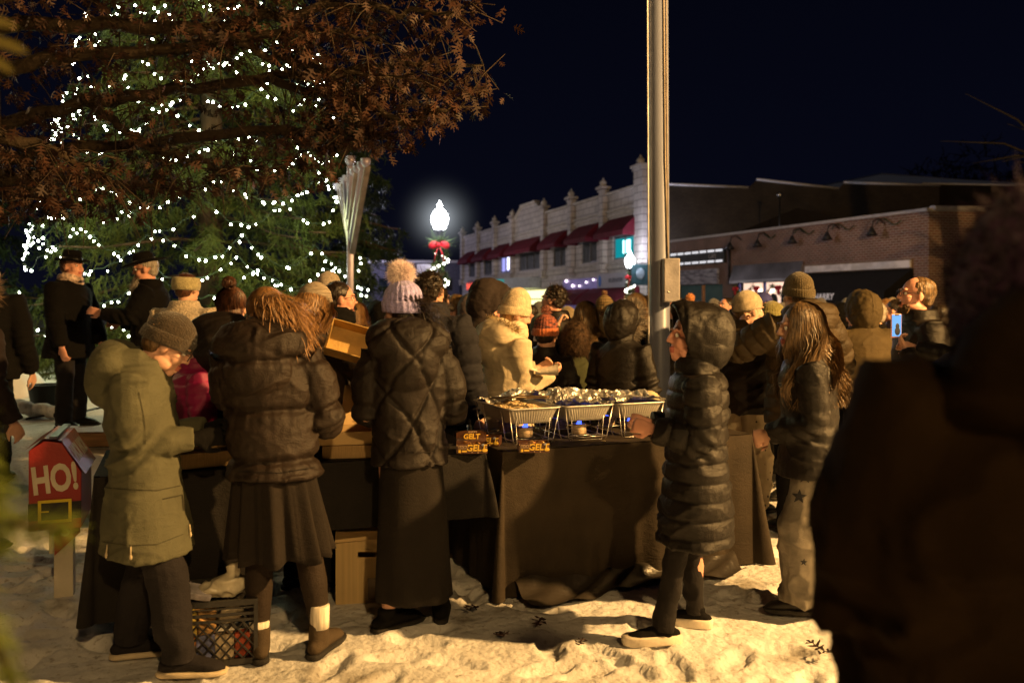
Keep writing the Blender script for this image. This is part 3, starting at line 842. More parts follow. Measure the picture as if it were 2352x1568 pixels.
# ================================================================ the people
BRN = cloth('brown_black', (.0115, .0078, .0062), .55, spec=.33); BRN2 = cloth('warm_brown', (.0185, .0115, .008), .55, spec=.3)
BLK = cloth('black', (.0045, .004, .004), .9, spec=.15); BLKP = cloth('black_shell', (.0075, .0055, .0045), .46, spec=.32)
NAVY = cloth('navy', (.014, .014, .02)); GREY = cloth('grey', (.06, .052, .046)); OLIVE = cloth('olive', (.055, .038, .014), .8)
SAGE = cloth('sage_green', (.088, .088, .054), .8, vs=9, var=.12); CREAM = cloth('cream', (.62, .52, .36), .75); KHAKI = cloth('khaki', (.17, .12, .055), .75)
DENIM = cloth('dark_denim', (.012, .010, .012), .85); PALED = cloth('pale_denim', (.19, .17, .14), .85, vs=14, var=.2)
MAG = cloth('magenta', (.28, .012, .09), .45, spec=.5); RED = cloth('red', (.5, .03, .02)); SHERPA = mat('sherpa', (.52, .43, .32), .95, var=.25, vs=60, bump=1, bs=70, bd=.02, sheen=.4)
FURB = mat('fur_brown', (.16, .10, .055), .8, var=.5, vs=30, sheen=.4); FURG = mat('fur_grey', (.20, .17, .14), .8, var=.6, vs=20, sheen=.4); FURT = mat('fur_tan', (.42, .30, .13), .8, var=.4, vs=20, sheen=.4)
HDARK = hairmat('dark', (.03, .018, .010), (.008, .005, .004)); HBRN = hairmat('brown', (.20, .12, .05), (.045, .026, .012)); HBLD = hairmat('blond', (.36, .19, .07), (.11, .055, .02))
HRED = hairmat('auburn', (.12, .045, .02), (.03, .012, .007)); HGREY = hairmat('grey', (.42, .38, .33), (.2, .17, .14))

HT = .31
def dotted():
    m = mat('dotted_cloth', (.55, .46, .32), .85, vs=6, var=.1); N, L = nt(m); b = [n for n in N if n.type == 'BSDF_PRINCIPLED'][0]; src = b.inputs['Base Color'].links[0].from_socket
    tc = N.new('ShaderNodeTexCoord'); v = N.new('ShaderNodeTexVoronoi'); v.inputs['Scale'].default_value = 17; L.new(tc.outputs['Object'], v.inputs[0])
    c = N.new('ShaderNodeMath'); c.operation = 'LESS_THAN'; c.inputs[1].default_value = .17; L.new(v.outputs['Distance'], c.inputs[0])
    x = N.new('ShaderNodeMix'); x.data_type = 'RGBA'; L.new(c.outputs[0], x.inputs[0]); L.new(src, x.inputs[6]); x.inputs[7].default_value = (.06, .05, .04, 1); L.new(x.outputs[2], b.inputs['Base Color']); return m
DOTS = dotted()
# 1 boy in the sage parka, looking down at something in his hands (profile to the right)
person('boy in pale green hooded parka and brown knit beanie with round glasses, looking down', 362, 3.62, H=1.52, yaw=-78, hs=.98, lean=(0.0, -.09), hd=(6, -34), headoff=(0, .05, -.045), wide=1.05, vox=.0072,
       coat=SAGE, hem=.322, wr=.014, hood='down', hoodsize=1.08, flare=1.22, arms={'R': ((.05, .16, .95), (.12, -1, -1.0)), 'L': ((-.06, .19, .97), (-.12, -1, -1.0))}, gloves=BLK, hands=(1.0, 1.0),
       lower=('pants', DENIM), legr=1.28, hat=('beanie', knit('grey_brown', (.045, .032, .02)), .95, 60, True), hair=HBRN, hair_kw=dict(style='short'), glasses=True,
       shoes=(DENIM, CREAM, 'shoe'), feet=((-.13, -.13, -8), (.11, .10, 6)), skin=SKIN)
# 2 woman with a ponytail, brown puffer and pleated skirt (from behind)
skirt_p['v'] = (.27, .095, .128); hair_side['v'] = V((1.0, -.15, .02))
person('woman with golden ponytail in brown puffer jacket and dark pleated skirt, seen from behind', 666, 3.72, H=1.60, yaw=6, hs=.98, lean=(-.14, .08), hd=(8, -14), wide=1.13, vox=.0072,
       coat=BRN2, hem=.485, puff=1, sp=.125, pa=.026, wr=.010, quilt='big', hood='down', hoodsize=1.25, tights=cloth('tights', (.022, .014, .009), .8), arms={'R': ((.08, .30, 1.06), (.30, -1, -.3)), 'L': ((-.12, .30, 1.03), (-.25, -1, -.35))},
       lower=('skirt', cloth('skirt_brown', (.014, .010, .0075), .9)), hair=HBLD, hair_kw=dict(style='pony', n=2800, length=.22), shoes=(cloth('suede', (.06, .042, .024)), RUBBER, 'boot'), feet=((-.125, 0, -14), (.125, .02, 20)), headoff=(.0, .03, -.01))
# 3 girl with lilac pompom hat
person('girl in lilac ribbed beanie with fluffy cream pompom, dark quilted jacket and long skirt', 955, 4.08, H=1.60, yaw=14, hs=1.0, lean=(-.05, .03), hd=(28, -8), wide=1.02, vox=.0072,
       coat=BRN, hem=.475, puff=1, sp=.17, pa=.014, wr=.009, quilt='diamond', hood='down', hoodsize=1.28, arms={'R': ((.13, .28, 1.02), (.35, -.6, -1)), 'L': ((-.15, .28, 1.05), (-.30, -1, -.25))},
       lower=('longskirt', cloth('skirt_black', (.012, .009, .007), .9)), hair=HDARK, hair_kw=dict(style='pony', n=200, length=.15),
       hat=('beanie', knit('lilac', (.42, .39, .80)), 1.02, 22, True, None, (mat('pompom_fur', (1, .84, .86), .9, var=.05, sheen=.8), .052, .032, 8000)), shoes=BLK, feet=((-.13, -.02, 60), (.13, .06, 10)))
# 4 child in the long black puffer, hood up (profile to the left)
person('child in long black puffer coat with the hood up, standing at the food table', 1592, 3.95, H=1.46, yaw=84, hs=1.0, lean=(0, -.02), hd=(8, 4), wide=1.13, vox=.0072,
       coat=BLKP, hem=.30, puff=1, sp=.080, pa=.011, wr=.010, hood='up', flare=1.12, arms={'L': ((-.10, .19, .95), (-.15, -1, -1)), 'R': ((.10, .20, .95), (.15, -1, -1))}, hands=(.9, 1.0), palm=(V((-1, .2, 0)), V((1, .3, 0))),
       lower=('pants', cloth('leggings', (.008, .006, .006))), legr=.84, skin=SKIN2, shoes=(BLK, mat('white_sole', (.7, .62, .5), .7), 'chunky'), feet=((-.10, .14, -12), (.12, -.02, 10)), collar=.05)
# 5 girl with wavy hair, star jeans (profile to the left)
person('girl with long wavy brown hair in black jacket and pale star print jeans', 1862, 4.33, H=1.50, yaw=76, hs=1.0, lean=(0, .02), hd=(8, -4), wide=1.1, vox=.0072,
       coat=BLKP, hem=.44, wr=.012, arms={'L': ((-.05, .20, .86), (-.4, -1, -1)), 'R': ((.06, .20, .84), (.4, -1, -1))}, hands=(1, 1), lower=('pants', PALED), legr=1.95, skin=SKIN,
       hair=HBRN, hair_kw=dict(style='long', n=5200, length=.40), shoes=(BLKP, RUBBER, 'boot'), feet=((-.10, .04, -5), (.12, -.06, 12)))
# 6 large dark figure close to the camera, from behind
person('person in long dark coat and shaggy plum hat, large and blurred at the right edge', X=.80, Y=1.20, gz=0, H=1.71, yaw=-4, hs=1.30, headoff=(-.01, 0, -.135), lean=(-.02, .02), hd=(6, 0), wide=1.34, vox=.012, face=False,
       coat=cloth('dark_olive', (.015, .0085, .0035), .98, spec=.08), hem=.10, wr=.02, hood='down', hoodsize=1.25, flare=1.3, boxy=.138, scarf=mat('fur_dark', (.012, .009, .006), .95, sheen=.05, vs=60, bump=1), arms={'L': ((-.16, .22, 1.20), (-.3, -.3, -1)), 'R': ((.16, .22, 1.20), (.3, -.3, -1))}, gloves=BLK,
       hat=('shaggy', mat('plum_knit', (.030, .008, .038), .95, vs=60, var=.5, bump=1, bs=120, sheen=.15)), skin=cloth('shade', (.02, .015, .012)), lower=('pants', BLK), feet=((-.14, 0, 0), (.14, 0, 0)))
# 7 woman in cream parka behind the table (to the right)
person('woman in cream parka and tall cream ribbed beanie holding a paper packet behind the trays', 1163, 5.75, H=1.57, yaw=-66, hs=.97, lean=(0, .02), hd=(-10, -16), wide=1.16, vox=.010,
       coat=CREAM, hem=.44, wr=.013, puff=0, hood='down', hoodsize=1.25, fur=FURT, arms={'R': ((.08, .29, 1.05), (.1, -1, -1.3)), 'L': ((-.10, .28, 1.07), (-.1, -1, -1.3))}, hands=(.9, .9), palm=(V((-.6, 0, .6)), V((.6, 0, .6))),
       lower=('longskirt', GREY), hair=HBLD, hair_kw=dict(style='short'), hat=('beanie', knit('cream', (.66, .54, .36)), 1.28, 50, True), scarf=CREAM, skin=SKIN)
# ---- second rank left
G1 = 'men in black coats and black brimmed hats by the lit tree'
person('young man in long black coat and black trilby standing upright beside the lit tree', 160, 8.5, H=1.70, yaw=-98, hs=1.06, hd=(-6, 2), wide=1.28, vox=.012, coat=BLK, hem=.40, flare=1.12, wr=.008, scarf=mat('plaid_scarf', (.55, .42, .36), .9, vs=30, var=.6),
       arms={'R': ((.27, .12, .72), (1, -.6, 0)), 'L': ((-.24, .2, .74), (-1, -.5, 0))}, lower=('pants', DENIM), legr=1.2, hat=('brim', BLK, .88), hair=HRED, hair_kw=dict(style='short'), skin=SKIN2, feet=((-.13, 0, -12), (.13, .02, 14)), fat=1.08, gz=.31)
person('older man with long grey beard, glasses and wide black brimmed hat holding a white paper', 345, 8.3, H=1.66, yaw=100, hs=1.08, hd=(8, -8), wide=1.25, vox=.012, coat=BLK, hem=.35, flare=1.1, wr=.010, glasses=True, beard=(HGREY, .13),
       arms={'L': ((-.14, .40, 1.12), (-.1, -.6, -1)), 'R': ((.10, .30, 1.02), (.1, -.6, -1))}, lower=('pants', BLK), hat=('brim', BLK, 1.12), hair=HGREY, hair_kw=dict(style='short'), skin=SKIN2, hands=(.7, .25), gz=.31, fat=1.05)
person('person in white sherpa coat and pale knit ear warmer, back turned, before the lit tree', 424, 6.9, H=1.73, yaw=-12, hs=1.02, hd=(-4, -2), wide=1.22, vox=.011, coat=SHERPA, hem=.45, wr=.008, collar=.03, face=False,
       hat=('headband', knit('pale_green', (.42, .37, .20))), hair=HRED, hair_kw=dict(style='short'), lower=('pants', BLK))
person('small child in shiny magenta jacket and dark sequin beanie just behind the boy in green', 452, 4.75, H=1.39, yaw=-60, hs=.96, hd=(-20, -14), wide=1.1, vox=.009, coat=MAG, hem=.42, puff=1, sp=.06, pa=.008, wr=.012,
       hat=('beanie', mat('sequin_knit', (.02, .02, .025), .25, col2=(.30, .10, .16), vs=55, metal=.5, spec=.8, bump=.9, bs=90), .95, 20, False), hair=HBLD, hair_kw=dict(style='short'), lower=('pants', DENIM), skin=SKIN)
person('person with a messy bun and dark hooded jacket, just beyond the ponytail woman', 528, 4.85, H=1.62, yaw=-10, hs=.96, hd=(15, 0), wide=1.2, vox=.011, coat=BRN, hem=.45, wr=.012, hood='down', hoodsize=1.3, hair=HRED, hair_kw=dict(style='bun', n=700), lower=('pants', BLK), face=False, arms={'L': ((-.3, .1, .8), (-1, -.5, 0))})
person('woman with blond hair under a beige knit beanie with a small button, seen from behind', 712, 4.62, H=1.60, yaw=-22, hs=.98, hd=(-10, -10), wide=1.15, vox=.010, coat=BRN2, hem=.45, wr=.012, hair=HBLD, hair_kw=dict(style='long', n=2400, length=.15), lower=('pants', BLK),
       hat=('beanie', mat('beige_knit', (.42, .35, .27), .95, vs=3, stretch=(1, 1, 30), var=.25, bump=1.0, bs=10, bd=.02), 1.1, 3, False), face=False, arms={'R': ((.30, .28, 1.0), (1, -.3, -.5))})
person('man with glasses, dark beard and black white edged scarf turned to the right', 772, 5.9, H=1.68, yaw=-70, hs=1.0, hd=(-4, 0), wide=1.15, vox=.011, coat=BRN, hem=.45, wr=.012, scarf=BLK, glasses=True, beard=(HDARK, .012), hair=HDARK, hair_kw=dict(style='short'),
       arms={'R': ((.0, .46, 1.13), (.7, -.8, -.8)), 'L': ((-.08, .42, 1.13), (-.5, -1, -.6))}, hands=(.8, .9), lower=('pants', BLK), skin=SKIN2)
person('woman with long fair hair in dark scarf, behind the man with glasses', 812, 6.6, H=1.52, yaw=-20, hs=1.0, wide=1.1, vox=.014, coat=BLK, scarf=cloth('dark_green', (.05, .055, .03)), hair=HBLD, hair_kw=dict(style='long', n=500, length=.25), lower=('pants', BLK), face=False)
person('person in pale beige rolled beanie in front of the lit tree', 752, 7.6, H=1.79, yaw=-30, hs=1.04, wide=1.1, vox=.014, coat=GREY, hat=('beanie', knit('oat', (.40, .34, .28)), 1.05, 40, True), hair=HDARK, hair_kw=dict(style='short'), lower=('pants', BLK), face=False)
person('toddler in red coat and small peaked hat held up before the lit tree', 622, 7.2, H=1.62, yaw=-80, hs=.80, hd=(0, 10), wide=.8, vox=.013, coat=RED, hair=HBRN, hair_kw=dict(style='short'), hat=('beanie', knit('pink_grey', (.45, .28, .36)), 1.2, 20, False, None, (knit('pink', (.6, .3, .45)), .03, .01, 200)), lower=('pants', BLK), skin=SKIN2)
person('blurred person in dark hooded coat with brown fur trim at the left edge', -75, 5.3, H=1.66, yaw=-25, hs=1.0, wide=1.2, vox=.012, coat=cloth('plum_black', (.016, .010, .010)), hem=.40, wr=.014, hood='up', fur=FURB, lower=('pants', BLK), face=True)
person('person in dark coat far left, in front of the dark hedge', -30, 6.8, H=1.80, yaw=10, wide=1.15, vox=.016, coat=BLK, hair=HDARK, hair_kw=dict(style='short'), lower=('pants', BLK), face=False)
# ---- second rank centre
person('tall person with curly dark hair in dark jacket, right behind the pompom girl', 985, 5.35, H=1.74, yaw=-20, hs=.98, wide=1.2, vox=.012, coat=NAVY, puff=1, sp=.12, pa=.014, hair=HDARK, hair_kw=dict(style='curly'), lower=('pants', BLK), face=False, collar=.05)
person('man in grey brown hooded jacket bending his head, orange lit face inside the hood', 1112, 6.35, H=1.67, yaw=-72, hs=1.0, hd=(-8, -24), wide=1.22, vox=.012, coat=cloth('taupe', (.030, .021, .019)), hem=.44, hood='up', skin=SKIN2, lower=('pants', BLK), glasses=True)
person('short haired man lit orange, looking down behind the pompom girl', 1037, 8.3, H=1.62, yaw=-70, hd=(0, -24), vox=.016, coat=BRN, hair=HBRN, hair_kw=dict(style='short'), lower=('pants', BLK), skin=SKIN2)
person('person with shoulder length dark hair turned away near the lamp garland', 1003, 7.6, H=1.70, yaw=-40, vox=.016, coat=BLK, hair=HDARK, hair_kw=dict(style='long', n=350, length=.15), lower=('pants', BLK), face=False)
person('person in plain grey brown hood, back turned, left of the bending man', 1080, 8.2, H=1.57, yaw=0, vox=.016, coat=cloth('mauve_grey', (.10, .08, .085)), hood='up', lower=('pants', BLK), face=False)
person('child in snowflake pattern bobble hat and dark ruched jacket behind the packet', 1252, 6.35, H=1.38, yaw=-12, hs=1.0, hd=(0, -8), wide=1.15, vox=.011, coat=BLKP, hem=.42, wr=.02, hair=HDARK, hair_kw=dict(style='short'), lower=('pants', BLK), face=False,
       hat=('beanie', mat('fairisle', (.42, .12, .07), .95, col2=(.03, .028, .04), vs=26, bump=.9, bs=90, stretch=(1, 1, 2.2)), 1.05, 24, True, knit('rust', (.5, .14, .05)), (knit('rust_mix', (.38, .14, .10)), .035, .02, 500)))
person('man with thick curly dark hair and short beard facing left, mid crowd', 1278, 7.6, H=1.68, yaw=62, hs=1.05, vox=.013, wide=1.15, coat=BRN, hair=HDARK, hair_kw=dict(style='curly'), beard=(HDARK, .01), lower=('pants', BLK), skin=SKIN2)
person('person in dark green beanie low between the cream beanie and the curly haired man', 1243, 7.2, H=1.38, yaw=0, vox=.016, coat=BLK, hat=('beanie', knit('dark_green', (.03, .045, .02)), 1, 30, False), lower=('pants', BLK), face=False)
person('child in dark green coat and brown fur hat raising one hand, seen from behind', 1322, 6.5, H=1.30, yaw=-6, hs=1.0, wide=1.1, vox=.011, coat=cloth('forest', (.045, .05, .02)), hat=('shaggy', mat('fur_dark_brown', (.05, .028, .014), .85, var=.5, vs=30)), lower=('pants', BLK), face=False,
       arms={'L': ((-.14, .16, 1.36), (-1, .3, -.4))}, hands=(.8, .9))
person('toddler in khaki quilted vest and striped bobble hat carried on an arm', 1388, 7.4, H=1.62, yaw=-8, hs=.82, wide=1.0, vox=.011, coat=KHAKI, hem=.5, puff=1, sp=.12, pa=.02, quilt='rows', face=False, lower=('pants', KHAKI),
       hat=('beanie', mat('stripe_knit', (.34, .22, .10), .95, col2=(.08, .07, .04), vs=3, stretch=(1, 1, 22), bump=.8, bs=20), 1.0, 24, True, None, (knit('bobble', (.2, .1, .06)), .032, .015, 300)), hair=HBRN, hair_kw=dict(style='short'))
person('woman with long brown hair holding the toddler in the khaki vest', 1345, 7.1, H=1.52, yaw=-20, vox=.014, wide=1.0, coat=BRN, hair=HBRN, hair_kw=dict(style='long', n=500, length=.35), lower=('pants', BLK), face=False)
person('child in black jacket with bushy grey fur trimmed hood, in front of the flagpole', 1428, 6.0, H=1.50, yaw=-38, hs=.98, wide=1.12, vox=.011, coat=BLKP, hem=.42, wr=.018, hood='slim', fur=FURG, lower=('pants', BLK), face=False)
person('person with straight brown hair behind the fur hood, beside the flagpole', 1462, 7.2, H=1.60, yaw=-60, vox=.014, coat=BLK, hair=HBRN, hair_kw=dict(style='long', n=500, length=.3), lower=('pants', BLK), face=False)
person('man behind the right side of the flagpole box, face in shadow', 1549, 8.0, H=1.60, yaw=170, vox=.016, coat=BLK, hair=HDARK, hair_kw=dict(style='short'), lower=('pants', BLK), skin=SKIN2)
person('person in hat with orange bobble just above the black hood', 1587, 7.6, H=1.50, yaw=20, vox=.015, coat=BRN, hat=('beanie', knit('orange_grey', (.35, .2, .12)), 1, 24, True, None, (knit('orange', (.6, .27, .1)), .05, .012, 500)), lower=('pants', BLK), face=False)
# ---- second rank right
person('man in pale khaki beanie and brown jacket facing right, in cream star dotted trousers', 1712, 6.35, H=1.57, yaw=-58, hs=1.06, hd=(-18, 0), wide=1.38, vox=.011, coat=BRN2, hem=.46, wr=.02, collar=.03, skin=SKIN, fat=1.05, legr=1.8,
       hat=('beanie', knit('khaki_pale', (.42, .35, .24)), 1.0, 70, False), hair=HBRN, hair_kw=dict(style='short'), arms={'R': ((.12, .38, .98), (.8, -.8, -.8))},
       lower=('pants', DOTS))
person('person in blue baseball cap facing the man in the khaki beanie', 1752, 7.4, H=1.62, yaw=155, vox=.014, coat=BLK, hat=('cap', cloth('royal', (.03, .035, .16))), hair=HBRN, hair_kw=dict(style='short'), skin=SKIN2, lower=('pants', BLK))
person('child in green and yellow knit beanie beside the blue cap', 1776, 6.9, H=1.50, yaw=130, vox=.013, coat=OLIVE, hat=('beanie', knit('green_yellow', (.17, .15, .045)), 1, 30, True), skin=SKIN, lower=('pants', BLK))
person('tall person in olive knit beanie and quilted hooded jacket with one arm bent forward', 1838, 5.75, H=1.71, yaw=18, hs=1.02, wide=1.28, vox=.010, coat=cloth('olive_brown', (.042, .028, .013), .6), hem=.42, puff=1, sp=.09, pa=.012, quilt='rows', hood='down', hoodsize=1.22, face=False,
       hat=('beanie', knit('olive', (.075, .055, .024)), 1.02, 40, True), hair=HBRN, hair_kw=dict(style='short'), arms={'L': ((-.22, .36, 1.36), (-1, -.2, -1.2)), 'R': ((.25, .2, .9), (1, -.5, 0))}, lower=('pants', BLK))
person('person in faded brown hood and olive coat, back turned, right of the wavy haired girl', 1983, 7.1, H=1.57, yaw=4, hs=1.05, wide=1.35, vox=.012, coat=OLIVE, hood='up', face=False, wr=.008, lower=('pants', BLK))
person('person in dark flat cap low in the crowd by the phone', 2015, 8.3, H=1.52, yaw=60, vox=.016, coat=BLK, hat=('cap', BLK), hair=HGREY, hair_kw=dict(style='short'), lower=('pants', BLK), skin=SKIN)
person('tall man with glasses, receding brown hair and beard facing left by the brick corner', 2112, 5.75, H=1.70, yaw=84, hs=1.05, hd=(0, 6), wide=1.15, vox=.010, coat=BLKP, hair=HBRN, hair_kw=dict(style='balding'), glasses=True, beard=(HBRN, .01), lower=('pants', BLK), skin=SKIN2)
person('person in dark hood raising a phone with both hands, mostly hidden by the foreground coat', 2255, 5.2, H=1.50, yaw=20, wide=1.1, vox=.009, coat=BLKP, hood='up', lower=('pants', BLK), face=True, arms={'L': ((-.26, .33, 1.23), (-.2, -.2, -1)), 'R': ((-.15, .37, 1.23), (.2, -.2, -1))}, hands=(.75, .75), palm=(V((-.8, -.5, .1)), V((.8, -.5, .1))))
person('dark haired person low in the crowd left of the khaki beanie', 1690, 7.6, H=1.46, yaw=-30, vox=.016, coat=BLK, hair=HDARK, hair_kw=dict(style='short'), lower=('pants', BLK))
person('person with upturned face and dark hair before the dark shop window', 1668, 10.5, H=1.60, yaw=120, hd=(0, 16), vox=.018, coat=NAVY, hair=HDARK, hair_kw=dict(style='short'), lower=('pants', BLK), skin=SKIN2)
# ---- distant heads: each its own look
far = [(870, 9.5, 1.50, 'black', BLK, 30), (905, 12, 1.52, 'fair', GREY, 200), (1008, 12, 1.62, 'dark', BRN, -70), (1062, 10.5, 1.55, 'beanie_tan', KHAKI, 0), (1218, 9.6, 1.5, 'dark', BLK, 120),
       (1305, 10.5, 1.45, 'beanie_tan', OLIVE, 30), (1490, 9.5, 1.62, 'dark', NAVY, -60), (1545, 12, 1.6, 'fair', BRN, 100), (1610, 11, 1.55, 'dark', BLK, 60), (1640, 13, 1.58, 'beanie_grey', GREY, 150),
       (1800, 11, 1.5, 'beanie_grey', BLK, 40), (1905, 9.5, 1.52, 'dark', BRN, -20), (1930, 12, 1.5, 'black', BLK, 0), (2035, 10.5, 1.58, 'fair', BRN2, 210), (2060, 9.0, 1.56, 'dark', BRN, 60),
       (2050, 13, 1.6, 'beanie_tan', BLK, 150), (1660, 14, 1.56, 'fair', BLK, 60), (1770, 13, 1.58, 'dark', RED, 90), (2085, 8.2, 1.5, 'fair', BLK, 80), (1885, 13.5, 1.6, 'beanie_grey', NAVY, 0), (2160, 8, 1.5, 'dark', BLK, 40), (950, 14, 1.55, 'dark', BRN, 0), (1345, 12.5, 1.55, 'fair', BRN, 30), (1960, 9.2, 1.47, 'dark', BLK, 180)]
for q in range(14):
    far.append([(1135, 11.5, 1.6, 'dark', NAVY, 10), (1195, 13, 1.58, 'fair', BRN, -40), (1240, 11, 1.52, 'beanie_grey', BRN2, 20), (1400, 13, 1.6, 'dark', BLK, 60), (1510, 13, 1.5, 'beanie_tan', GREY, -20), (1565, 9.8, 1.46, 'dark', BRN2, 30), (1625, 9.0, 1.44, 'black', NAVY, -10), (1700, 12, 1.6, 'beanie_tan', BRN, 90),
                (1735, 9.5, 1.52, 'black', OLIVE, 10), (1815, 14, 1.62, 'dark', BLK, 200), (1860, 11, 1.54, 'fair', BLK, 30), (1945, 14, 1.6, 'beanie_grey', BRN, -30), (2005, 12.5, 1.6, 'dark', GREY, 150), (2100, 11, 1.62, 'black', BLK, 20)][q])
desc = {'black': 'black hood', 'fair': 'bare fair hair', 'dark': 'bare dark hair', 'beanie_tan': 'tan beanie', 'beanie_grey': 'grey beanie'}
where = {1135: 'between the lamp garland and the yellow marquee', 1195: 'below the yellow lit shop', 1240: 'just right of the tall cream beanie', 1400: 'right of the striped bobble hat', 1510: 'hidden behind the flagpole base', 1565: 'below the grey control box', 1625: 'right of the orange bobble', 1700: 'over the khaki beanie', 1735: 'between the khaki beanie and the blue cap', 1815: 'left of the tall olive beanie', 1860: 'right of the tall olive beanie', 1945: 'left of the faded brown hood', 2005: 'right of the faded brown hood', 2100: 'behind the glasses man, by the brick corner', 870: 'below the menorah', 905: 'left of the hanging banner', 1008: 'under the lamp garland', 1062: 'left of the bending hooded man', 1218: 'behind the tall cream beanie', 1305: 'right of the curly haired man', 1490: 'behind the flagpole', 1545: 'below the flagpole box',
         1610: 'behind the black puffer hood', 1640: 'before the dark shop window', 1800: 'behind the bent olive arm', 1905: 'behind the wavy haired girl', 1930: 'under the white shop lettering', 2035: 'above the held phone', 2060: 'right behind the held phone', 2050: 'far behind the held phone',
         1660: 'beside the bare post of the shop front', 1770: 'against the lit shop window, in red', 2085: 'at the chin of the man with glasses', 1885: 'under the black awning', 2160: 'behind the tall man with glasses', 950: 'just left of the pompom', 1345: 'below the dark red awning', 1960: 'at the shoulder of the faded hood'}
for k, (px, Y, H, st, cm, yw) in enumerate(far):
    kw = dict(vox=.02, coat=cm, lower=('pants', BLK), face=False, wide=1.15, skin=SKIN2)
    if st == 'black': kw['hood'] = 'up'
    elif st == 'fair': kw.update(hair=HBLD if k % 2 else HGREY, hair_kw=dict(style='short'))
    elif st == 'dark': kw.update(hair=HDARK, hair_kw=dict(style='short'))
    else: kw.update(hat=('beanie', knit('tan2', (.34, .27, .17)) if st == 'beanie_tan' else knit('grey2', (.16, .15, .15)), 1, 36, True))
    person('distant person with %s %s' % (desc[st], where[px]), px, Y, H=H, yaw=yw, group='people at the back of the crowd', **kw)

# white sock and sock of the ponytail woman
w2 = P_['woman with golden ponytail in brown puffer jacket and dark pleated skirt, seen from behind']['root']
SOCK = mat('sock_white', (.72, .66, .55), .95, vs=60, stretch=(1, 1, .1), bump=.6)
MB().lathe([(.040, .12), (.041, .16), (.042, .215), (.039, .218)], (.125, .0, 0), 18).build('sock', SOCK, w2); MB().lathe([(.040, .12), (.042, .16), (.038, .165)], (-.125, -.015, 0), 18).build('sock', SOCK, w2)
# ================================================================ buildings along the street
BR1 = brick('red_brick', (.20, .088, .066), (.13, .066, .05), (.30, .25, .22), bw=.24, bh=.085, ms=.018)
BR2 = brick('dark_brick', (.07, .055, .038), (.05, .04, .028), (.035, .028, .02), bw=.26, bh=.10, ms=.02)
TILE = brick('cream_tile', (.56, .53, .49), (.48, .45, .42), (.20, .18, .17), bw=.95, bh=.40, ms=.028, var=.18, rough=.6, bump=.3)
CREAMS = mat('cream_stone', (.56, .53, .47), .7, var=.15, vs=2, bump=.2, bs=20)
REDA = mat('red_awning_cloth', (.13, .010, .022), .8, var=.2, vs=2, bump=.1)
GLASSD = mat('window_glass_dark', (.02, .028, .035), .08, var=.6, vs=2, spec=.6, bump=0)
CURT = mat('window_curtain', (.10, .11, .12), .8, var=.6, vs=3, stretch=(6, 6, .5), bump=0)
FRAMEG = mat('window_frame_grey', (.16, .17, .18), .5, bump=0)
def copy_snowcap(): pass
SNOWC = mat('snow_cap', (.72, .73, .78), .8, var=.1, vs=4, bump=.5, bs=14, bd=.03)

def wall_frame(a, b, name, label, cat='building'):
    """root at a, local x runs to b along the street front, local +y out to the street"""
    d = V(b)-V(a); r = math.atan2(d.y, d.x)
    return empty(name, (a[0], a[1], 0), r, label, cat), d.length

# ---- two storey cream tiled building with red awnings
cb, LL = wall_frame((7.28, 46.8), (-4.85, 85.0), 'corner_building', 'two storey cream tiled corner building with red window awnings and a stepped roofline of finials')
LL = 40.08; Hc = 8.0; DEP = 13
front = MB()
def ctop(s): return Hc+(1.0*max(0, 1-max(0, abs(s-19.8)-1.6)/2.0) if 16.2 < s < 23.4 else 0)
prof = [(0, Hc), (16.2, Hc), (16.2, Hc+.15), (18.2, Hc+1.05), (21.4, Hc+1.05), (23.4, Hc+.15), (23.4, Hc), (LL, Hc)]
# front wall with window openings is laid as panels round the openings
wins = [(1.5, 4.5, 4.15, 5.45, 'cyan'), (6.9, 9.4, 4.15, 5.5, 'd'), (12.2, 14.6, 4.15, 5.5, 'd'), (17.4, 22.3, 4.15, 5.6, 'w'), (24.7, 27.3, 4.2, 5.5, 'lit'), (29.8, 32.4, 4.2, 5.5, 'd'), (35.1, 37.6, 4.2, 5.5, 'd')]
edges = [0]+[e for w_1 in wins for e in w_1[:2]]+[LL]
z0, z1 = 4.15, 5.5
fr = MB()
fr.quad((0, 0, 0), (LL, 0, 0), (LL, 0, z0), (0, 0, z0))
for i in range(0, len(edges), 2): fr.quad((edges[i], 0, z0), (edges[i+1], 0, z0), (edges[i+1], 0, z1), (edges[i], 0, z1))
for w_1 in wins:
    a, b = w_1[:2]
    fr.quad((a, 0, z0), (a, -.2, z0), (b, -.2, z0), (b, 0, z0)); fr.quad((a, 0, z1), (b, 0, z1), (b, -.2, z1), (a, -.2, z1))
    fr.quad((a, 0, z0), (a, 0, z1), (a, -.2, z1), (a, -.2, z0)); fr.quad((b, 0, z0), (b, -.2, z0), (b, -.2, z1), (b, 0, z1))
fr.quad((0, 0, z1), (LL, 0, z1), (LL, 0, Hc), (0, 0, Hc))
fr.poly([(16.2, 0, Hc), (16.2, 0, Hc+.15), (18.2, 0, Hc+1.05), (21.4, 0, Hc+1.05), (23.4, 0, Hc+.15), (23.4, 0, Hc)][::-1])
fr.build('front_wall', TILE, cb, smooth=False)
sd_ = MB(); sd_.quad((0, 0, 0), (-.0, 0, Hc), (0, -.01, Hc), (0, -.01, 0))
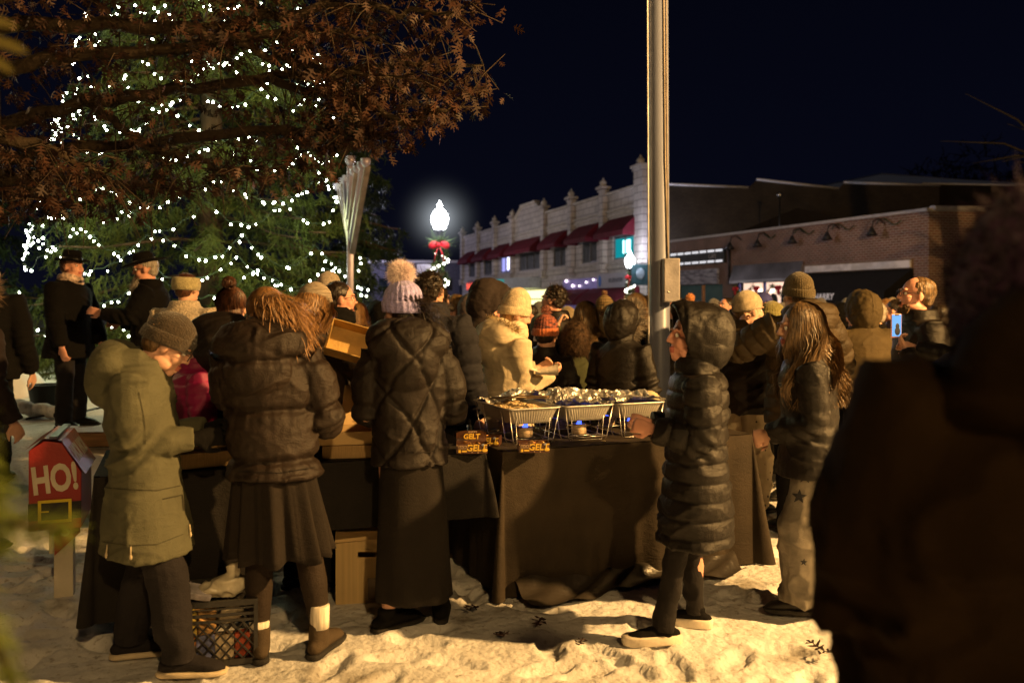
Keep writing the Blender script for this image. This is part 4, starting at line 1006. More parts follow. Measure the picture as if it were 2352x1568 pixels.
# side wall of dark brick with stepped parapet (slightly splayed) and body
sx = -2.3
sd_.v = []; sd_.f = []; sd_.m = []
top = [(0, Hc), (.33, Hc-.1), (.36, Hc+.35), (.64, Hc-.05), (.66, Hc+.3), (1, Hc+.25)]
N_ = len(top)
p0 = V((-.02, -.02, 0)); p1 = V((-2.6, -17, 0))
pts = [p0]+[p0.lerp(p1, t)+V((0, 0, z)) for t, z in top]+[p1]
sd_.poly(pts)
sd_.quad(p1, p1+V((0, 0, Hc+.25)), (LL, -17, Hc), (LL, -17, 0)); sd_.quad((LL, 0, 0), (LL, -17, 0), (LL, -17, Hc), (LL, 0, Hc))
sd_.build('side_wall', BR2, cb, smooth=False)
rf = MB(); rf.poly([(0, -.05, Hc-.5), (LL, -.05, Hc-.5), (LL, -17, Hc-.5), (-2.6, -17, Hc-.5)]); rf.build('roof', SNOWC, cb, smooth=False)
cp = MB()
for i in range(N_-1):
    a = p0.lerp(p1, top[i][0])+V((0, 0, top[i][1])); b = p0.lerp(p1, top[i+1][0])+V((0, 0, top[i+1][1]))
    if abs(a.z-b.z) < .3 or top[i+1][0]-top[i][0] > .1: cp.tube([a+V((0, 0, .05)), b+V((0, 0, .05))], [(.14, .07)]*2, n=8)
cp.build('coping', SNOWC, cb)
trim = MB()
for z, h, d in ((5.95, .16, .10), (6.75, .14, .12), (7.0, .10, .16), (3.72, .22, .14), (3.95, .10, .10)):
    trim.box((LL/2, d/2-.01, z), (LL-.01*z, d, h))
def parap(a, b): trim.box(((a+b)/2, -.02, Hc+.06), (b-a, .42, .14))
parap(0, 16.0); parap(23.6, LL)
trim.box((19.8, -.02, Hc+1.12), (3.5, .44, .16))
for a, b in (((16.2, Hc+.15), (18.1, Hc+1.05)), ((23.4, Hc+.15), (21.5, Hc+1.05))):
    trim.tube([(a[0], -.02, a[1]+.06), (b[0], -.02, b[1]+.06)], [(.2, .08)]*2, n=4)
trim.build('cornice', CREAMS, cb, smooth=False)
for s in (.55, 5.6, 10.8, 16.1, 23.5, 28.5, 34, 39.5):
    pl = MB(); wd = 1.05 if s < 1 else .6
    hh = Hc+.45 if s != .55 else Hc+1.0
    pl.box((s, .13, 5.2+(hh-5.2)/2-.6), (wd, .34, hh-4.0)); pl.box((s, .13, hh+.05), (wd+.3, .62, .16)); pl.box((s, .13, hh-.12), (wd+.12, .46, .1))
    pl.box((s, .15, 3.7), (wd*.8, .5, .5), top=1.2)
    pl.build('pilaster', TILE, cb, smooth=False)
    f = MB(); f.lathe([(.26, hh+.13), (.30, hh+.17), (.15, hh+.23), (.22, hh+.31), (.22, hh+.40), (.14, hh+.50), (.05, hh+.56), (.07, hh+.60), (.02, hh+.68)], (s, .13, 0), 10)
    f.build('finial', CREAMS, cb)
for i, (a, b, za, zb_, k) in enumerate(wins):
    m_ = {'cyan': emis('cyan_glow', (.01, .50, .58), .55), 'lit': emis('lilac_glow', (.42, .42, 1.0), 1.0)}.get(k, CURT)
    wo = MB(); nm = 3 if k == 'w' else 2
    for j in range(nm+1):
        x = a+(b-a)*j/nm; wo.box((x, -.11, (za+zb_)/2), (.09, .08, zb_-za-.02))
    wo.box(((a+b)/2, -.112, za+.05), (b-a, .07, .09)); wo.box(((a+b)/2, -.112, zb_-.05), (b-a, .07, .09))
    fo = wo.build('window', FRAMEG, cb, smooth=False)
    MB().quad((a, -.15, za), (b, -.15, za), (b, -.15, zb_), (a, -.15, zb_)).build('pane', m_, fo, smooth=False)
    if k == 'cyan':
        MB().box((2.9, -.135, 4.85), (1.0, .02, .75)).build('bright_screen', emis('cyan_white', (.45, 1, 1), 3.2), fo, smooth=False)
    if k == 'lit':
        MB().box((25.3, -.135, 4.9), (.9, .02, 1.0)).build('bright_pane', emis('lilac_white', (.75, .75, 1), 3), fo, smooth=False)
    # awning over the window
    a2, b2 = (a-.55, b+.55) if k != 'w' else (a-.7, b+.8)
    n = 12
    aw = MB(); prof_ = [(0, 6.55), (.35, 6.3), (.7, 6.0), (1.0, 5.65), (1.02, 5.35)]
    rings = [[(x_, y_, z_) for y_, z_ in prof_] for x_ in (a2, b2)]
    for q in range(4):
        (ya, zaa), (yb, zbb) = prof_[q], prof_[q+1]
        aw.quad((a2, ya, zaa), (b2, ya, zaa), (b2, yb, zbb), (a2, yb, zbb))
    for x_ in (a2, b2):
        aw.poly([(x_, y_, z_) for y_, z_ in prof_]+[(x_, 0, 5.35)])
    aw.build('awning', REDA, cb, smooth=False)
# marquee
mq = MB(); n = 16
arc = [(17.0+10.5*t, .12+1.55*math.sin(math.pi*t)**.6) for t in [k/n for k in range(n+1)]]
mq.ring_loft([[(x, y, z) for x, y in arc]+[(27.5, .02, z), (17.0, .02, z)] for z in (2.75, 3.55)])
MQ = mat('marquee_face', (.35, .38, .40), .5, var=.15)
marq = mq.build('marquee', MQ, cb, smooth=False)
gl = MB(); gl.ring_loft([[(x, y*1.02, z) for x, y in arc[6:]] for z in (2.77, 3.5)], caps=False, closed=False)
gl.build('marquee_panel', mat('teal_panel', (.05, .42, .40), .5, em=(.02, .35, .33), es=.35), marq, smooth=False)
ul = MB(); ul.poly([(x, y*.97, 2.73) for x, y in arc]); ul.build('lit_soffit', emis('marquee_yellow', (.95, .95, .35), 1.0), marq, smooth=False)
text('lettering', 'MAPLEWOOD', .85, emis('red_neon', (1, .10, .06), 1.5), marq, face_mtx((28.8, 1.05, 3.1), (-1, -.35, 0), (0, 0, 1)), bold=.015, sx=.95)
MB().box((28.9, .9, 3.1), (4.9, .1, 1.1), rot=(0, 0, R(19))).build('sign_board', mat('sign_lilac', (.20, .18, .24), .7), marq, smooth=False)
for k in range(17):
    t = .35+.62*k/16; x = 17+10.5*t; y = .12+1.55*math.sin(math.pi*t)**.6+.06
    MB().ell((x, y, 2.72), .10, 8, 6).build('bulb', emis('bulb_warm', (1, .9, .75), 7), marq)
# box office glow, ground floor shop fronts, lower awnings
sh_ = MB().quad((13.6, .03, .3), (21.2, .03, .3), (21.2, .03, 2.6), (13.6, .03, 2.6)); sh_.build('lit_shop_front', emis('shop_yellow', (1, .95, .42), 2.0), cb, smooth=False)
MB().box((17.4, .06, 1.95), (7.9, .06, .1)).build('window_bar', FRAMEG, cb, smooth=False)
for a, b, nm_ in ((2.2, 6.4, 1), (6.7, 12.6, 2)):
    MB().quad((a, .03, .4), (b, .03, .4), (b, .03, 3.2), (a, .03, 3.2)).build('shop_window', mat('shop_glass_lilac', (.30, .26, .45), .15, em=(.42, .34, .85), es=.16, var=.4, vs=1), cb, smooth=False)
sg = MB().box((4.1, .12, 2.95), (4.6, .12, .85)).build('shop_sign', mat('sign_white', (.50, .50, .58), .6, var=.05), cb, smooth=False)
text('lettering', 'BLUEWATER', .34, mat('sign_grey_text', (.10, .12, .16), .6), sg, face_mtx((3.7, .20, 2.95), (-1, 0, 0), (0, 0, 1)))
MB().ell((6.0, .2, 2.95), (.22, .02, .34)).build('logo', mat('logo_blue', (.03, .12, .35), .5, em=(.02, .1, .4), es=.15), sg)
for a, b in ((.9, 7.6), (7.9, 13.4)):
    aw = MB(); pr = [(0.02, 2.55), (.6, 2.25), (1.15, 1.75), (1.17, 1.5)]
    for q in range(3): aw.quad((a, pr[q][0], pr[q][1]), (b, pr[q][0], pr[q][1]), (b, pr[q+1][0], pr[q+1][1]), (a, pr[q+1][0], pr[q+1][1]))
    for x_ in (a, b): aw.poly([(x_, y_, z_) for y_, z_ in pr]+[(x_, .02, 1.5)])
    aw.build('awning', REDA, cb, smooth=False)
r_ = random.Random(4)
for k in range(9):
    MB().ell((2.6+k*1.15, .10, 2.75+r_.uniform(-.1, .45)), r_.uniform(.05, .09), 8, 6).build('shop_lamp', emis('bulb_shop', (1, .8, .95), 5), cb)

# ---- low brick row of shops on the right
bb, BL = wall_frame((13.3, 27.8), (7.6, 41.7), 'brick_shop_row', 'single storey red brick shop row with metal signs, gooseneck lamps and a black awning')
BH = 4.5
w_ = MB() if False else None
fw = MB()
op = [(.6, 5.55, 0, 2.66), (6.2, 9.9, .45, 2.42), (10.9, 14.6, .5, 2.42)]
xs_ = [0]+[e for o_ in op for e in o_[:2]]+[BL]
for i in range(0, len(xs_), 2): fw.quad((xs_[i], 0, 0), (xs_[i+1], 0, 0), (xs_[i+1], 0, 2.66), (xs_[i], 0, 2.66))
for a, b, za, zb_ in op:
    if za: fw.quad((a, 0, 0), (b, 0, 0), (b, 0, za), (a, 0, za))
    if zb_ < 2.66: fw.quad((a, 0, zb_), (b, 0, zb_), (b, 0, 2.66), (a, 0, 2.66))
fw.quad((0, 0, 2.66), (BL, 0, 2.66), (BL, 0, BH), (0, 0, BH))
fw.quad((0, 0, 0), (0, 0, BH), (-3.2, -14, BH+.2), (-3.2, -14, 0))
fw.quad((BL, 0, 0), (BL, -14, 0), (BL, -14, BH), (BL, 0, BH))
fw.build('wall', BR1, bb, smooth=False)
MB().poly([(0, -.1, BH-.3), (BL, -.1, BH-.3), (BL, -14, BH-.3), (-3.2, -14, BH-.3)]).build('roof', SNOWC, bb, smooth=False)
cpg = MB(); cpg.box((BL/2, -.04, BH+.05), (BL+.1, .34, .10)); cpg.tube([(0, -.15, BH+.1), (-1, -4, BH+.12), (-2, -8, BH+.2), (-3.2, -14, BH+.25)], [(.2, .09)]*4, n=8)
cpg.build('coping', mat('coping_metal', (.45, .44, .46), .5, var=.1), bb, smooth=False)
MB().box((5.4, .03, 2.87), (9.6, .12, .30)).build('lintel', mat('lintel_stone', (.23, .17, .13), .8), bb, smooth=False)
gnk = mat('gooseneck_metal', (.02, .02, .024), .5)
for s in (1.8, 3.9, 5.75, 7.8, 9.6):
    g = MB(); g.tube([(s, 0, 4.25), (s, .25, 4.42), (s, .5, 4.35), (s, .58, 4.1)], .022, n=8); go = g.build('gooseneck_lamp', gnk, bb)
    MB().lathe([(.03, 4.14), (.07, 4.08), (.10, 4.0), (.20, 3.84), (.19, 3.84), (.08, 3.97)], (s, .58, 0), 14).build('lamp_shade', gnk, go)
tb = MB()
for s in (.9, 3.0, 5.0, 7.2): tb.tube([(s+.1+.18*k, .1+.05*(k % 2), 4.3-.14*math.sin(k*1.1)) for k in range(7)], .02, n=5)
tb.build('string_garland', mat('garland_dark', (.03, .05, .02), .9), bb)
MB().box((3.08, .07, 2.85), (4.95, .16, .24)).build('white_fascia', mat('fascia_white', (.72, .72, .76), .7, var=.2, vs=3), bb, smooth=False)
ba = MB(); pr = [(.02, 2.70), (1.25, 1.95), (1.27, 1.60)]
for q in range(2): ba.quad((.6, pr[q][0], pr[q][1]), (5.55, pr[q][0], pr[q][1]), (5.55, pr[q+1][0], pr[q+1][1]), (.6, pr[q+1][0], pr[q+1][1]))
for x_ in (.6, 5.55): ba.poly([(x_, y_, z_) for y_, z_ in pr]+[(x_, .02, 1.6)])
bo = ba.build('black_awning', mat('black_awning_cloth', (.010, .010, .011), .9), bb, smooth=False)
LW = mat('letter_white', (.75, .75, .78), .7, em=(.8, .8, .9), es=.12)
text('lettering', 'BILL & HARRY', .30, LW, bo, face_mtx((3.75, 1.285, 1.79), (-1, 0, 0), (0, 0, 1)), bold=.008, shear=.15)
text('lettering', '147', .24, LW, bo, face_mtx((1.35, 1.285, 1.79), (-1, 0, 0), (0, 0, 1)), bold=.006, shear=.15)
MB().quad((.6, -.5, 0), (5.55, -.5, 0), (5.55, -.5, 2.6), (.6, -.5, 2.6)).build('dark_shop_window', GLASSD, bb, smooth=False)
for x_, c_, s_ in ((1.0, (.1, .15, .9), .35), (2.6, (.8, .05, .05), .4), (4.2, (.1, .12, .7), .25), (4.9, (.8, .05, .05), .5)):
    MB().box((x_, -.4, 1.2), (.5, .03, .4)).build('window_light', emis('wl%d' % int(x_*10), c_, s_), bb, smooth=False)
SHM = mat('brushed_steel', (.50, .50, .56), .35, metal=.85, var=.35, vs=.8, bump=.1)
ms = MB(); ms.quad((5.7, .34, 2.56), (9.98, .34, 2.52), (9.98, .1, 3.18), (5.7, .1, 3.18)); ms.quad((5.7, .34, 2.46), (9.98, .34, 2.42), (9.98, .34, 2.52), (5.7, .34, 2.56))
ms.poly([(5.7, .1, 3.18), (5.7, .34, 2.56), (5.7, .34, 2.46), (5.7, .1, 2.46)]); ms.poly([(9.98, .1, 3.18), (9.98, .34, 2.52), (9.98, .34, 2.42), (9.98, .1, 2.42)])
ms.build('metal_sign_canopy', SHM, bb, smooth=False)
MB().quad((6.2, -.35, .4), (9.9, -.35, .4), (9.9, -.35, 2.45), (6.2, -.35, 2.45)).build('lit_display_window', mat('display_pink', (.5, .35, .3), .8, em=(1.0, .68, .50), es=1.1, var=.5, vs=3.2, bump=0), bb, smooth=False)
for x_ in (6.25, 6.9, 8.2, 9.85): MB().box((x_, -.1, 1.45), (.09, .1, 2.0)).build('mullion', mat('mullion_blue', (.05, .06, .25), .5), bb, smooth=False)
for k in range(15):
    x_ = r_.uniform(6.95, 9.6); MB().ell((x_, -.2, r_.uniform(1.75, 2.2)), r_.uniform(.05, .10), 8, 6).build('hanging_bulb', emis('bulb_pinkwhite', (1, .85, .65), 7), bb)
gw = MB(); strands(gw, [((6.2+3.7*t_, .1, 2.32-.35*math.sin(math.pi*((t_*3) % 1))+r_.gauss(0, .05)), (0, .5, -.3)) for t_ in [r_.random() for _ in range(900)]], .16, .02); 
strands(gw, [((9.75+r_.gauss(0, .1), .12, r_.uniform(.9, 2.3)), (0, .5, -.3)) for _ in range(400)], .2, .03)
gw.build('evergreen_garland', mat('garland_green', (.05, .09, .02), .8), bb)
for x_ in (7.0, 8.35, 9.75):
    MB().ell((x_-.08, .2, 2.2), (.12, .05, .09)).ell((x_+.08, .2, 2.2), (.12, .05, .09)).ell((x_, .2, 2.05), (.07, .04, .16)).build('red_bow', mat('bow_red', (.6, .02, .03), .5), bb)
MB().ell((7.35, .15, 1.72), (.26, .06, .26)).build('round_hanging_sign', mat('dark_round_sign', (.05, .06, .06), .5), bb)
ps = MB().box((13.0, .12, 2.78), (3.9, .12, .66)).build('patterned_sign', mat('frond_pattern', (.42, .44, .55), .6, col2=(.12, .12, .16), vs=1.2, stretch=(2, 6, 9), bump=0), bb, smooth=False)
MB().quad((10.9, -.3, .4), (14.6, -.3, .4), (14.6, -.3, 2.45), (10.9, -.3, 2.45)).build('dark_shop_window', mat('window_teal', (.035, .05, .05), .1, var=.6, vs=.8, em=(.05, .08, .07), es=.22), bb, smooth=False)
MB().box((12.2, .1, 1.3), (.12, .1, 2.2)).build('bare_post', mat('orange_post', (.4, .2, .08), .6), bb, smooth=False)
bs_ = MB().box((12.75, .08, 3.66), (4.3, .12, .62)).build('dashed_sign_band', mat('sign_charcoal', (.025, .028, .03), .6), bb, smooth=False)
for k in range(7):
    for z in (3.43, 3.89):
        MB().box((10.95+k*.6, .16, z), (.46, .03, .09)).build('white_dash', mat('dash_white', (.8, .8, .8), .6, em=(.9, .92, 1), es=.75), bs_, smooth=False)
text('lettering', 'CAFE', .3, mat('sign_text_dim', (.4, .4, .42), .7), bs_, face_mtx((11.45, .15, 3.66), (-1, 0, 0), (0, 0, 1)), sx=.8)
MB().tube([(10.25, .12, 2.4), (10.25, .12, 4.2)], .05, n=8).build('drainpipe', DMETAL, bb)

# ---- buildings and hill behind
DRK = mat('dark_masonry', (.018, .014, .011), .9, var=.3, vs=.6, bump=.1)
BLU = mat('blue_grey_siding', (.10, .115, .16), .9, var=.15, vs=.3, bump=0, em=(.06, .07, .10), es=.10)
g = empty('gabled_building', (30.5, 72, 0), R(0), 'large plain building with a pale blue grey gable high behind the brick shops', 'building')
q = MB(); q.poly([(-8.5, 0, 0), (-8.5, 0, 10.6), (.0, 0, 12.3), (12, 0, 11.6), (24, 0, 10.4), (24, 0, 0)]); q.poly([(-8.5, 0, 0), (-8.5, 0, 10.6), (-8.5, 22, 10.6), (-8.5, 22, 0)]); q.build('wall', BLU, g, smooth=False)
MB().quad((-8.7, -.3, 10.65), (0, -.3, 12.38), (0, 22, 12.38), (-8.7, 22, 10.65)).quad((0, -.3, 12.38), (24, -.3, 10.5), (24, 22, 10.5), (0, 22, 12.38)).build('roof', SNOWC, g, smooth=False)
g = empty('stepped_building', (14.9, 52, 0), R(-6), 'dark brick building with a stepped parapet edged in snow, behind the low brick shops', 'building')
q = MB(); tp = [(3.2, 6.9), (5.6, 6.75), (5.6, 7.5), (9.2, 7.5), (9.2, 8.6), (21, 8.2)]
q.poly([(3.2, 0, 0)]+[(x, 0, z) for x, z in tp]+[(21, 0, 0)]); q.poly([(3.2, 0, 0), (3.2, 0, 6.9), (3.2, 14, 6.9), (3.2, 14, 0)]); q.build('wall', DRK, g, smooth=False)
q = MB()
for (a, b) in ((0, 1), (2, 3), (4, 5)): q.tube([(tp[a][0], 0, tp[a][1]+.03), (tp[b][0], 0, tp[b][1]+.03)], [(.12, .05)]*2, n=6)
q.build('coping', SNOWC, g)
g = empty('vent_pipe', (12.6, 41, 0), 0, 'thin vent pipe with a round cap on the low brick roof', 'vent pipe'); q = MB().tube([(0, 0, 4.2), (0, 0, 6.6)], .04, n=8); q.build('pipe', DMETAL, g); MB().ell((0, 0, 6.7), (.14, .14, .12)).build('cap', METAL, g)
g = empty('sloped_roof_shed', (8.9, 44.5, 0), R(-8), 'black sloped roof against the brick side wall, left above the shops', 'shed roof')
q = MB(); q.poly([(-.3, 0, 4.0), (5.5, 0, 6.4), (12, 0, 4.6), (12, 0, 4)]); q.quad((-.3, 0, 4.0), (5.5, 0, 6.4), (5.5, 1.4, 6.4), (-.3, 1.4, 4.0)); q.build('roof', DRK, g, smooth=False)
g = empty('distant_house', (-11, 92, 0), 0, 'dim blue grey houses at the end of the street, left of the cream building', 'building')
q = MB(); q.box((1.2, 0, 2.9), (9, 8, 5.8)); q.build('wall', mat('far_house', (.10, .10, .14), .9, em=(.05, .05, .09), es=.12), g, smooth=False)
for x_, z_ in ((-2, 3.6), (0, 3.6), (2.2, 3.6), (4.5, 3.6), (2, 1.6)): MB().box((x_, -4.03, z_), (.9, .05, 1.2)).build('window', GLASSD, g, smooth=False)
MB().box((1.2, 0, 5.9), (9.4, 8.4, .25)).build('roof', SNOWC, g, smooth=False)
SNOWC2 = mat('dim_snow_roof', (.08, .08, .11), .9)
g = empty('low_house', (-16.5, 78, 0), 0, 'low dim house under the dark spruce, beyond the banner', 'building')
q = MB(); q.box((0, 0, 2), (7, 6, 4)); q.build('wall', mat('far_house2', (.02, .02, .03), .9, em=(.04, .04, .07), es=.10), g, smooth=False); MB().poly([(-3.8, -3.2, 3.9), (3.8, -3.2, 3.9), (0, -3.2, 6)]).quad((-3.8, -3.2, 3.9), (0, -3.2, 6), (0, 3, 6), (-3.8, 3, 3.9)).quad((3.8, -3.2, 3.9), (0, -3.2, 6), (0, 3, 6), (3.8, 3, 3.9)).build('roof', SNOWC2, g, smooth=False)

# dark wooded hill to the right
hm = MB()
def hz(u, v):
    x = 22+u*150; y = 60+v*140
    return (x, y, (2+11*float(sstep(0, .35, u))*(.5+.5*v))*1.0+2.0*float(fbm(np.array([[x, y, 0]]), .04, 3)[0]))
hm.grid(hz, 40, 24); hm.build('hill', mat('dark_hill', (.012, .012, .010), 1, vs=.2, bump=0), None)
bpy.data.objects['hill']['kind'] = 'structure'
# street and kerbs under the far crowd
rd = MB(); ROADM = mat('asphalt', (.05, .05, .052), .8, var=.3, vs=1.5, bump=.3, bs=60)
rd.quad((-40, 17, .03), (60, 17, .03), (13.5, 27, .03), (-40, 27, .03)); rd.quad((-16, 27, .03), (12.2, 27, .03), (-8.5, 96, .03), (-22, 96, .03))
rd.build('road', ROADM, None, smooth=False); bpy.data.objects['road']['kind'] = 'structure'
kb = MB(); kb.tube([(12.0, 27.0, .09), (6.1, 42.0, .09), (5.8, 46, .09), (-6.3, 85, .09)], [(.12, .07)]*4, n=4)
kb.build('kerb', mat('kerb_stone', (.3, .3, .3), .8), None, smooth=False); bpy.data.objects['kerb']['kind'] = 'structure'

# ================================================================ street lamps with garlands, banner
GLOBE = emis('lamp_globe_light', (.92, .97, 1.0), 26)
def street_lamp(x, Y, zc, s, label, spiral=True, e=260):
    X = (x-HX)/F*Y
    t = empty('street_lamp', (X, Y, 0), 0, label, 'street lamp', 'globe street lamps with Christmas garlands')
    p = MB().lathe([(.22, 0), (.22, .25), (.14, .4), (.12, .8), (.07, 1.0), (.055, zc-.5*s), (.09, zc-.42*s), (.14, zc-.36*s), (.14, zc-.33*s)], n=14); p.build('post', DMETAL, t)
    g_ = MB().lathe([(.10*s, zc-.34*s), (.17*s, zc-.30*s), (.235*s, zc-.12*s), (.25*s, zc), (.22*s, zc+.12*s), (.13*s, zc+.24*s), (.05*s, zc+.30*s), (.08*s, zc+.36*s), (.03*s, zc+.44*s), (.008*s, zc+.50*s)], n=20)
    g_.build('globe', GLOBE, t)
    pl_ = point('street_and_fill_light', (X, Y-.0, zc), e, (.80, .78, 1.0), .25); pl_.parent = None
    bpy.data.objects.remove(pl_)
    r2 = random.Random(int(x)); gr = MB(); pts = []
    for k in range(2200):
        z = r2.uniform(.9, zc-.75*s); a = r2.uniform(0, 6.3); rr = .13+.06*math.sin(z*9+a)
        pts.append(((rr*math.cos(a), rr*math.sin(a), z), (math.cos(a), math.sin(a), -.3)))
    strands(gr, pts, .13, .02); gr.build('garland', mat('garland_green', (.05, .09, .02), .8), t)
    for k in range(34):
        z = .9+(zc-1.0*s-.9)*k/33; a = k*.62+.5; bulb = MB().ell((.25*math.cos(a), .25*math.sin(a), z), .032*s, 8, 6); bulb.build('bulb', emis('bulb_lamp', (1, .93, .8), 22), t)
    bw = MB()
    for sx in (-1, 1):
        bw.ell((sx*.15, -.22, zc-.78*s), (.16, .07, .11), rot=(0, sx*.4, 0)); bw.tube([(0, -.24, zc-.8*s), (sx*.1, -.26, zc-1.05*s), (sx*.14, -.24, zc-1.25*s)], [(.045, .012)]*3, n=6)
    bw.ell((0, -.26, zc-.79*s), (.06, .06, .06)); bw.build('red_bow', mat('bow_red', (.6, .02, .03), .5), t)
    s1 = MB(); strands(s1, [((.0, -.16, zc-.78*s), (random.uniform(-1, 1), -.3, .5)) for _ in range(160)], .42, .02); s1.build('pine_sprig', mat('garland_green', (.05, .09, .02), .8), t)
    return t, X
lt, lx = street_lamp(1010, 25, 4.0, 1.0, 'near street lamp with bright globe, red bow and lit garland, left of the cream building')
street_lamp(1447, 46, 3.85, 1.1, 'far street lamp with bright globe and garland just left of the flagpole')
point('street_and_fill_light', (lx, 24.2, 4.0), 330, (.78, .76, 1.0), .25)
point('street_and_fill_light', ((1447-HX)/F*46, 45.0, 4.2), 330, (.78, .76, 1.0), .25)
bn = empty('street_banner', (lx, 25, 0), 0, 'pale street banner with a green maple leaf hanging left of the near street lamp', 'banner')
q = MB(); q.grid(lambda u, v: (-.66+.60*u, -.02+.03*math.sin(u*5+v*3), 1.70+.98*v), 8, 10); q.build('cloth', mat('banner_cloth', (.42, .42, .48), .8, var=.1), bn)
lf = []
for k in range(11):
    a = math.pi*2*k/22*2+math.pi/2; r1 = (.33, .13)[k % 2]
    lf.append((-.36+r1*math.cos(a)*.75, -.07, 2.22+r1*math.sin(a)))
MB().poly(lf).box((-.30, -.065, 1.95), (.02, .01, .35), rot=(0, -.5, 0)).build('leaf_print', mat('leaf_green', (.12, .17, .05), .8), bn, smooth=False)
MB().tube([(-.68, 0, 2.70), (0, 0, 2.70)], .018, n=8).build('bracket', DMETAL, bn); MB().tube([(-.68, 0, 1.68), (0, 0, 1.68)], .018, n=8).build('bracket', DMETAL, bn)
# halo round the near lamp, painted as an emissive sphere that fades outward
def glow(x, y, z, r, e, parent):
    m = bpy.data.materials.new('lamp_halo_glow'); m.use_nodes = True; N, L = nt(m); N.clear(); out = N.new('ShaderNodeOutputMaterial'); em = N.new('ShaderNodeEmission'); L.new(em.outputs[0], out.inputs['Volume'])
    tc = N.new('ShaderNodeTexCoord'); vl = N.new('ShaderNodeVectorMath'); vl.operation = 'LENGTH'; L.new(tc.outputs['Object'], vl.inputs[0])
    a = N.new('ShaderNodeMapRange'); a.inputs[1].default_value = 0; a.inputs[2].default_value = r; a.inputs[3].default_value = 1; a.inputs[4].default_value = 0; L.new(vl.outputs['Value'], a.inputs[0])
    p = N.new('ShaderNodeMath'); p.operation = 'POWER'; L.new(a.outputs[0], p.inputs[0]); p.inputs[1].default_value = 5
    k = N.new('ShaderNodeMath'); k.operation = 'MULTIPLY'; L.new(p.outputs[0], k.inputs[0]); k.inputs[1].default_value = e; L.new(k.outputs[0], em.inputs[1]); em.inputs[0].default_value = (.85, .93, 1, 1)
    o = MB().ell((0, 0, 0), r, 24, 16).build('halo_glow', m, parent); o.location = (0, 0, z); return o
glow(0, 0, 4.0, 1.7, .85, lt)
# small square shop blade sign by the flagpole
bl = empty('blade_sign', (7.1, 46.2, 0), R(15), 'small dark square blade sign projecting from the corner pilaster beside the flagpole', 'sign')
MB().box((-.5, -.4, 3.1), (1.0, .1, 1.1)).build('panel', mat('blade_dark', (.02, .05, .05), .5), bl, smooth=False, bevel=.02); MB().ell((-.5, -.46, 3.15), (.25, .02, .3)).build('emblem', mat('blade_emblem', (.15, .2, .2), .5), bl)
MB().tube([(-1.0, -.4, 3.7), (.3, -.4, 3.7)], .03, n=6).build('bracket', DMETAL, bl)

# added fill lights without fittings, unseen behind the crowd, to brighten the facades
point('street_and_fill_light', (-9.0, 62, 6.5), 1000, (1, .84, .80), .3)
point('street_and_fill_light', (-1.5, 44, 5.0), 240, (1.0, .86, .78), .3)
point('street_and_fill_light', (4.0, 26, 5.0), 380, (1.0, .80, .78), .3)
point('street_and_fill_light', (-14, 84, 7), 700, (.8, .72, 1.0), .3)
point('side_light', (12.5, 36, 9), 60, (1, .8, .45), .3)

# ================================================================ flagpole
fp = empty('flagpole', (P(1515, 0, 6.8).x, 6.8, 0), 0, 'tall pale metal flagpole with a grey control box rising behind the food table', 'flagpole')
PM = mat('pole_metal', (.17, .195, .29), .42, metal=.1, var=.12, vs=3, stretch=(1, 1, .2), bump=.05, spec=.5)
q = MB(); q.lathe([(.14, 0), (.14, .03), (.082, .04), (.0815, 2.0), (.080, 3.5), (.078, 6.5), (.07, 10), (.05, 14)], n=32)
for i, v in enumerate(q.v): q.v[i] = (v[0]-.0045*(v[2]-.8), v[1], v[2])
q.build('pole', PM, fp)
q = MB(); q.box((.062, -.125, 1.69), (.125, .12, .335)); bo_ = q.build('control_box', mat('box_beige', (.32, .31, .34), .5, var=.08), fp, bevel=.006)
MB().ell((.035, -.187, 1.60), .008, 8, 6).build('keyhole', METAL, bo_); MB().box((.062, -.187, 1.69), (.11, .004, .32)).build('lid', mat('box_lid', (.30, .29, .32), .5), bo_, smooth=False, bevel=.002)
q = MB(); q.tube([(.052, -.075, 1.86), (.03, -.082, 2.6), (-.01, -.08, 6.5), (-.03, -.07, 12)], .006, n=6); q.tube([(.055, -.07, 1.86), (.045, -.07, 3.0), (.02, -.075, 7), (-.02, -.06, 12)], .005, n=6)
q.build('halyard', mat('rope', (.32, .27, .22), .9), fp)
q = MB(); q.tube([(-.088, -.04, 0.5), (-.096, -.045, 2.5), (-.11, -.04, 6)], .006, n=6); q.build('cable', mat('cable_white', (.7, .68, .66), .5), fp)
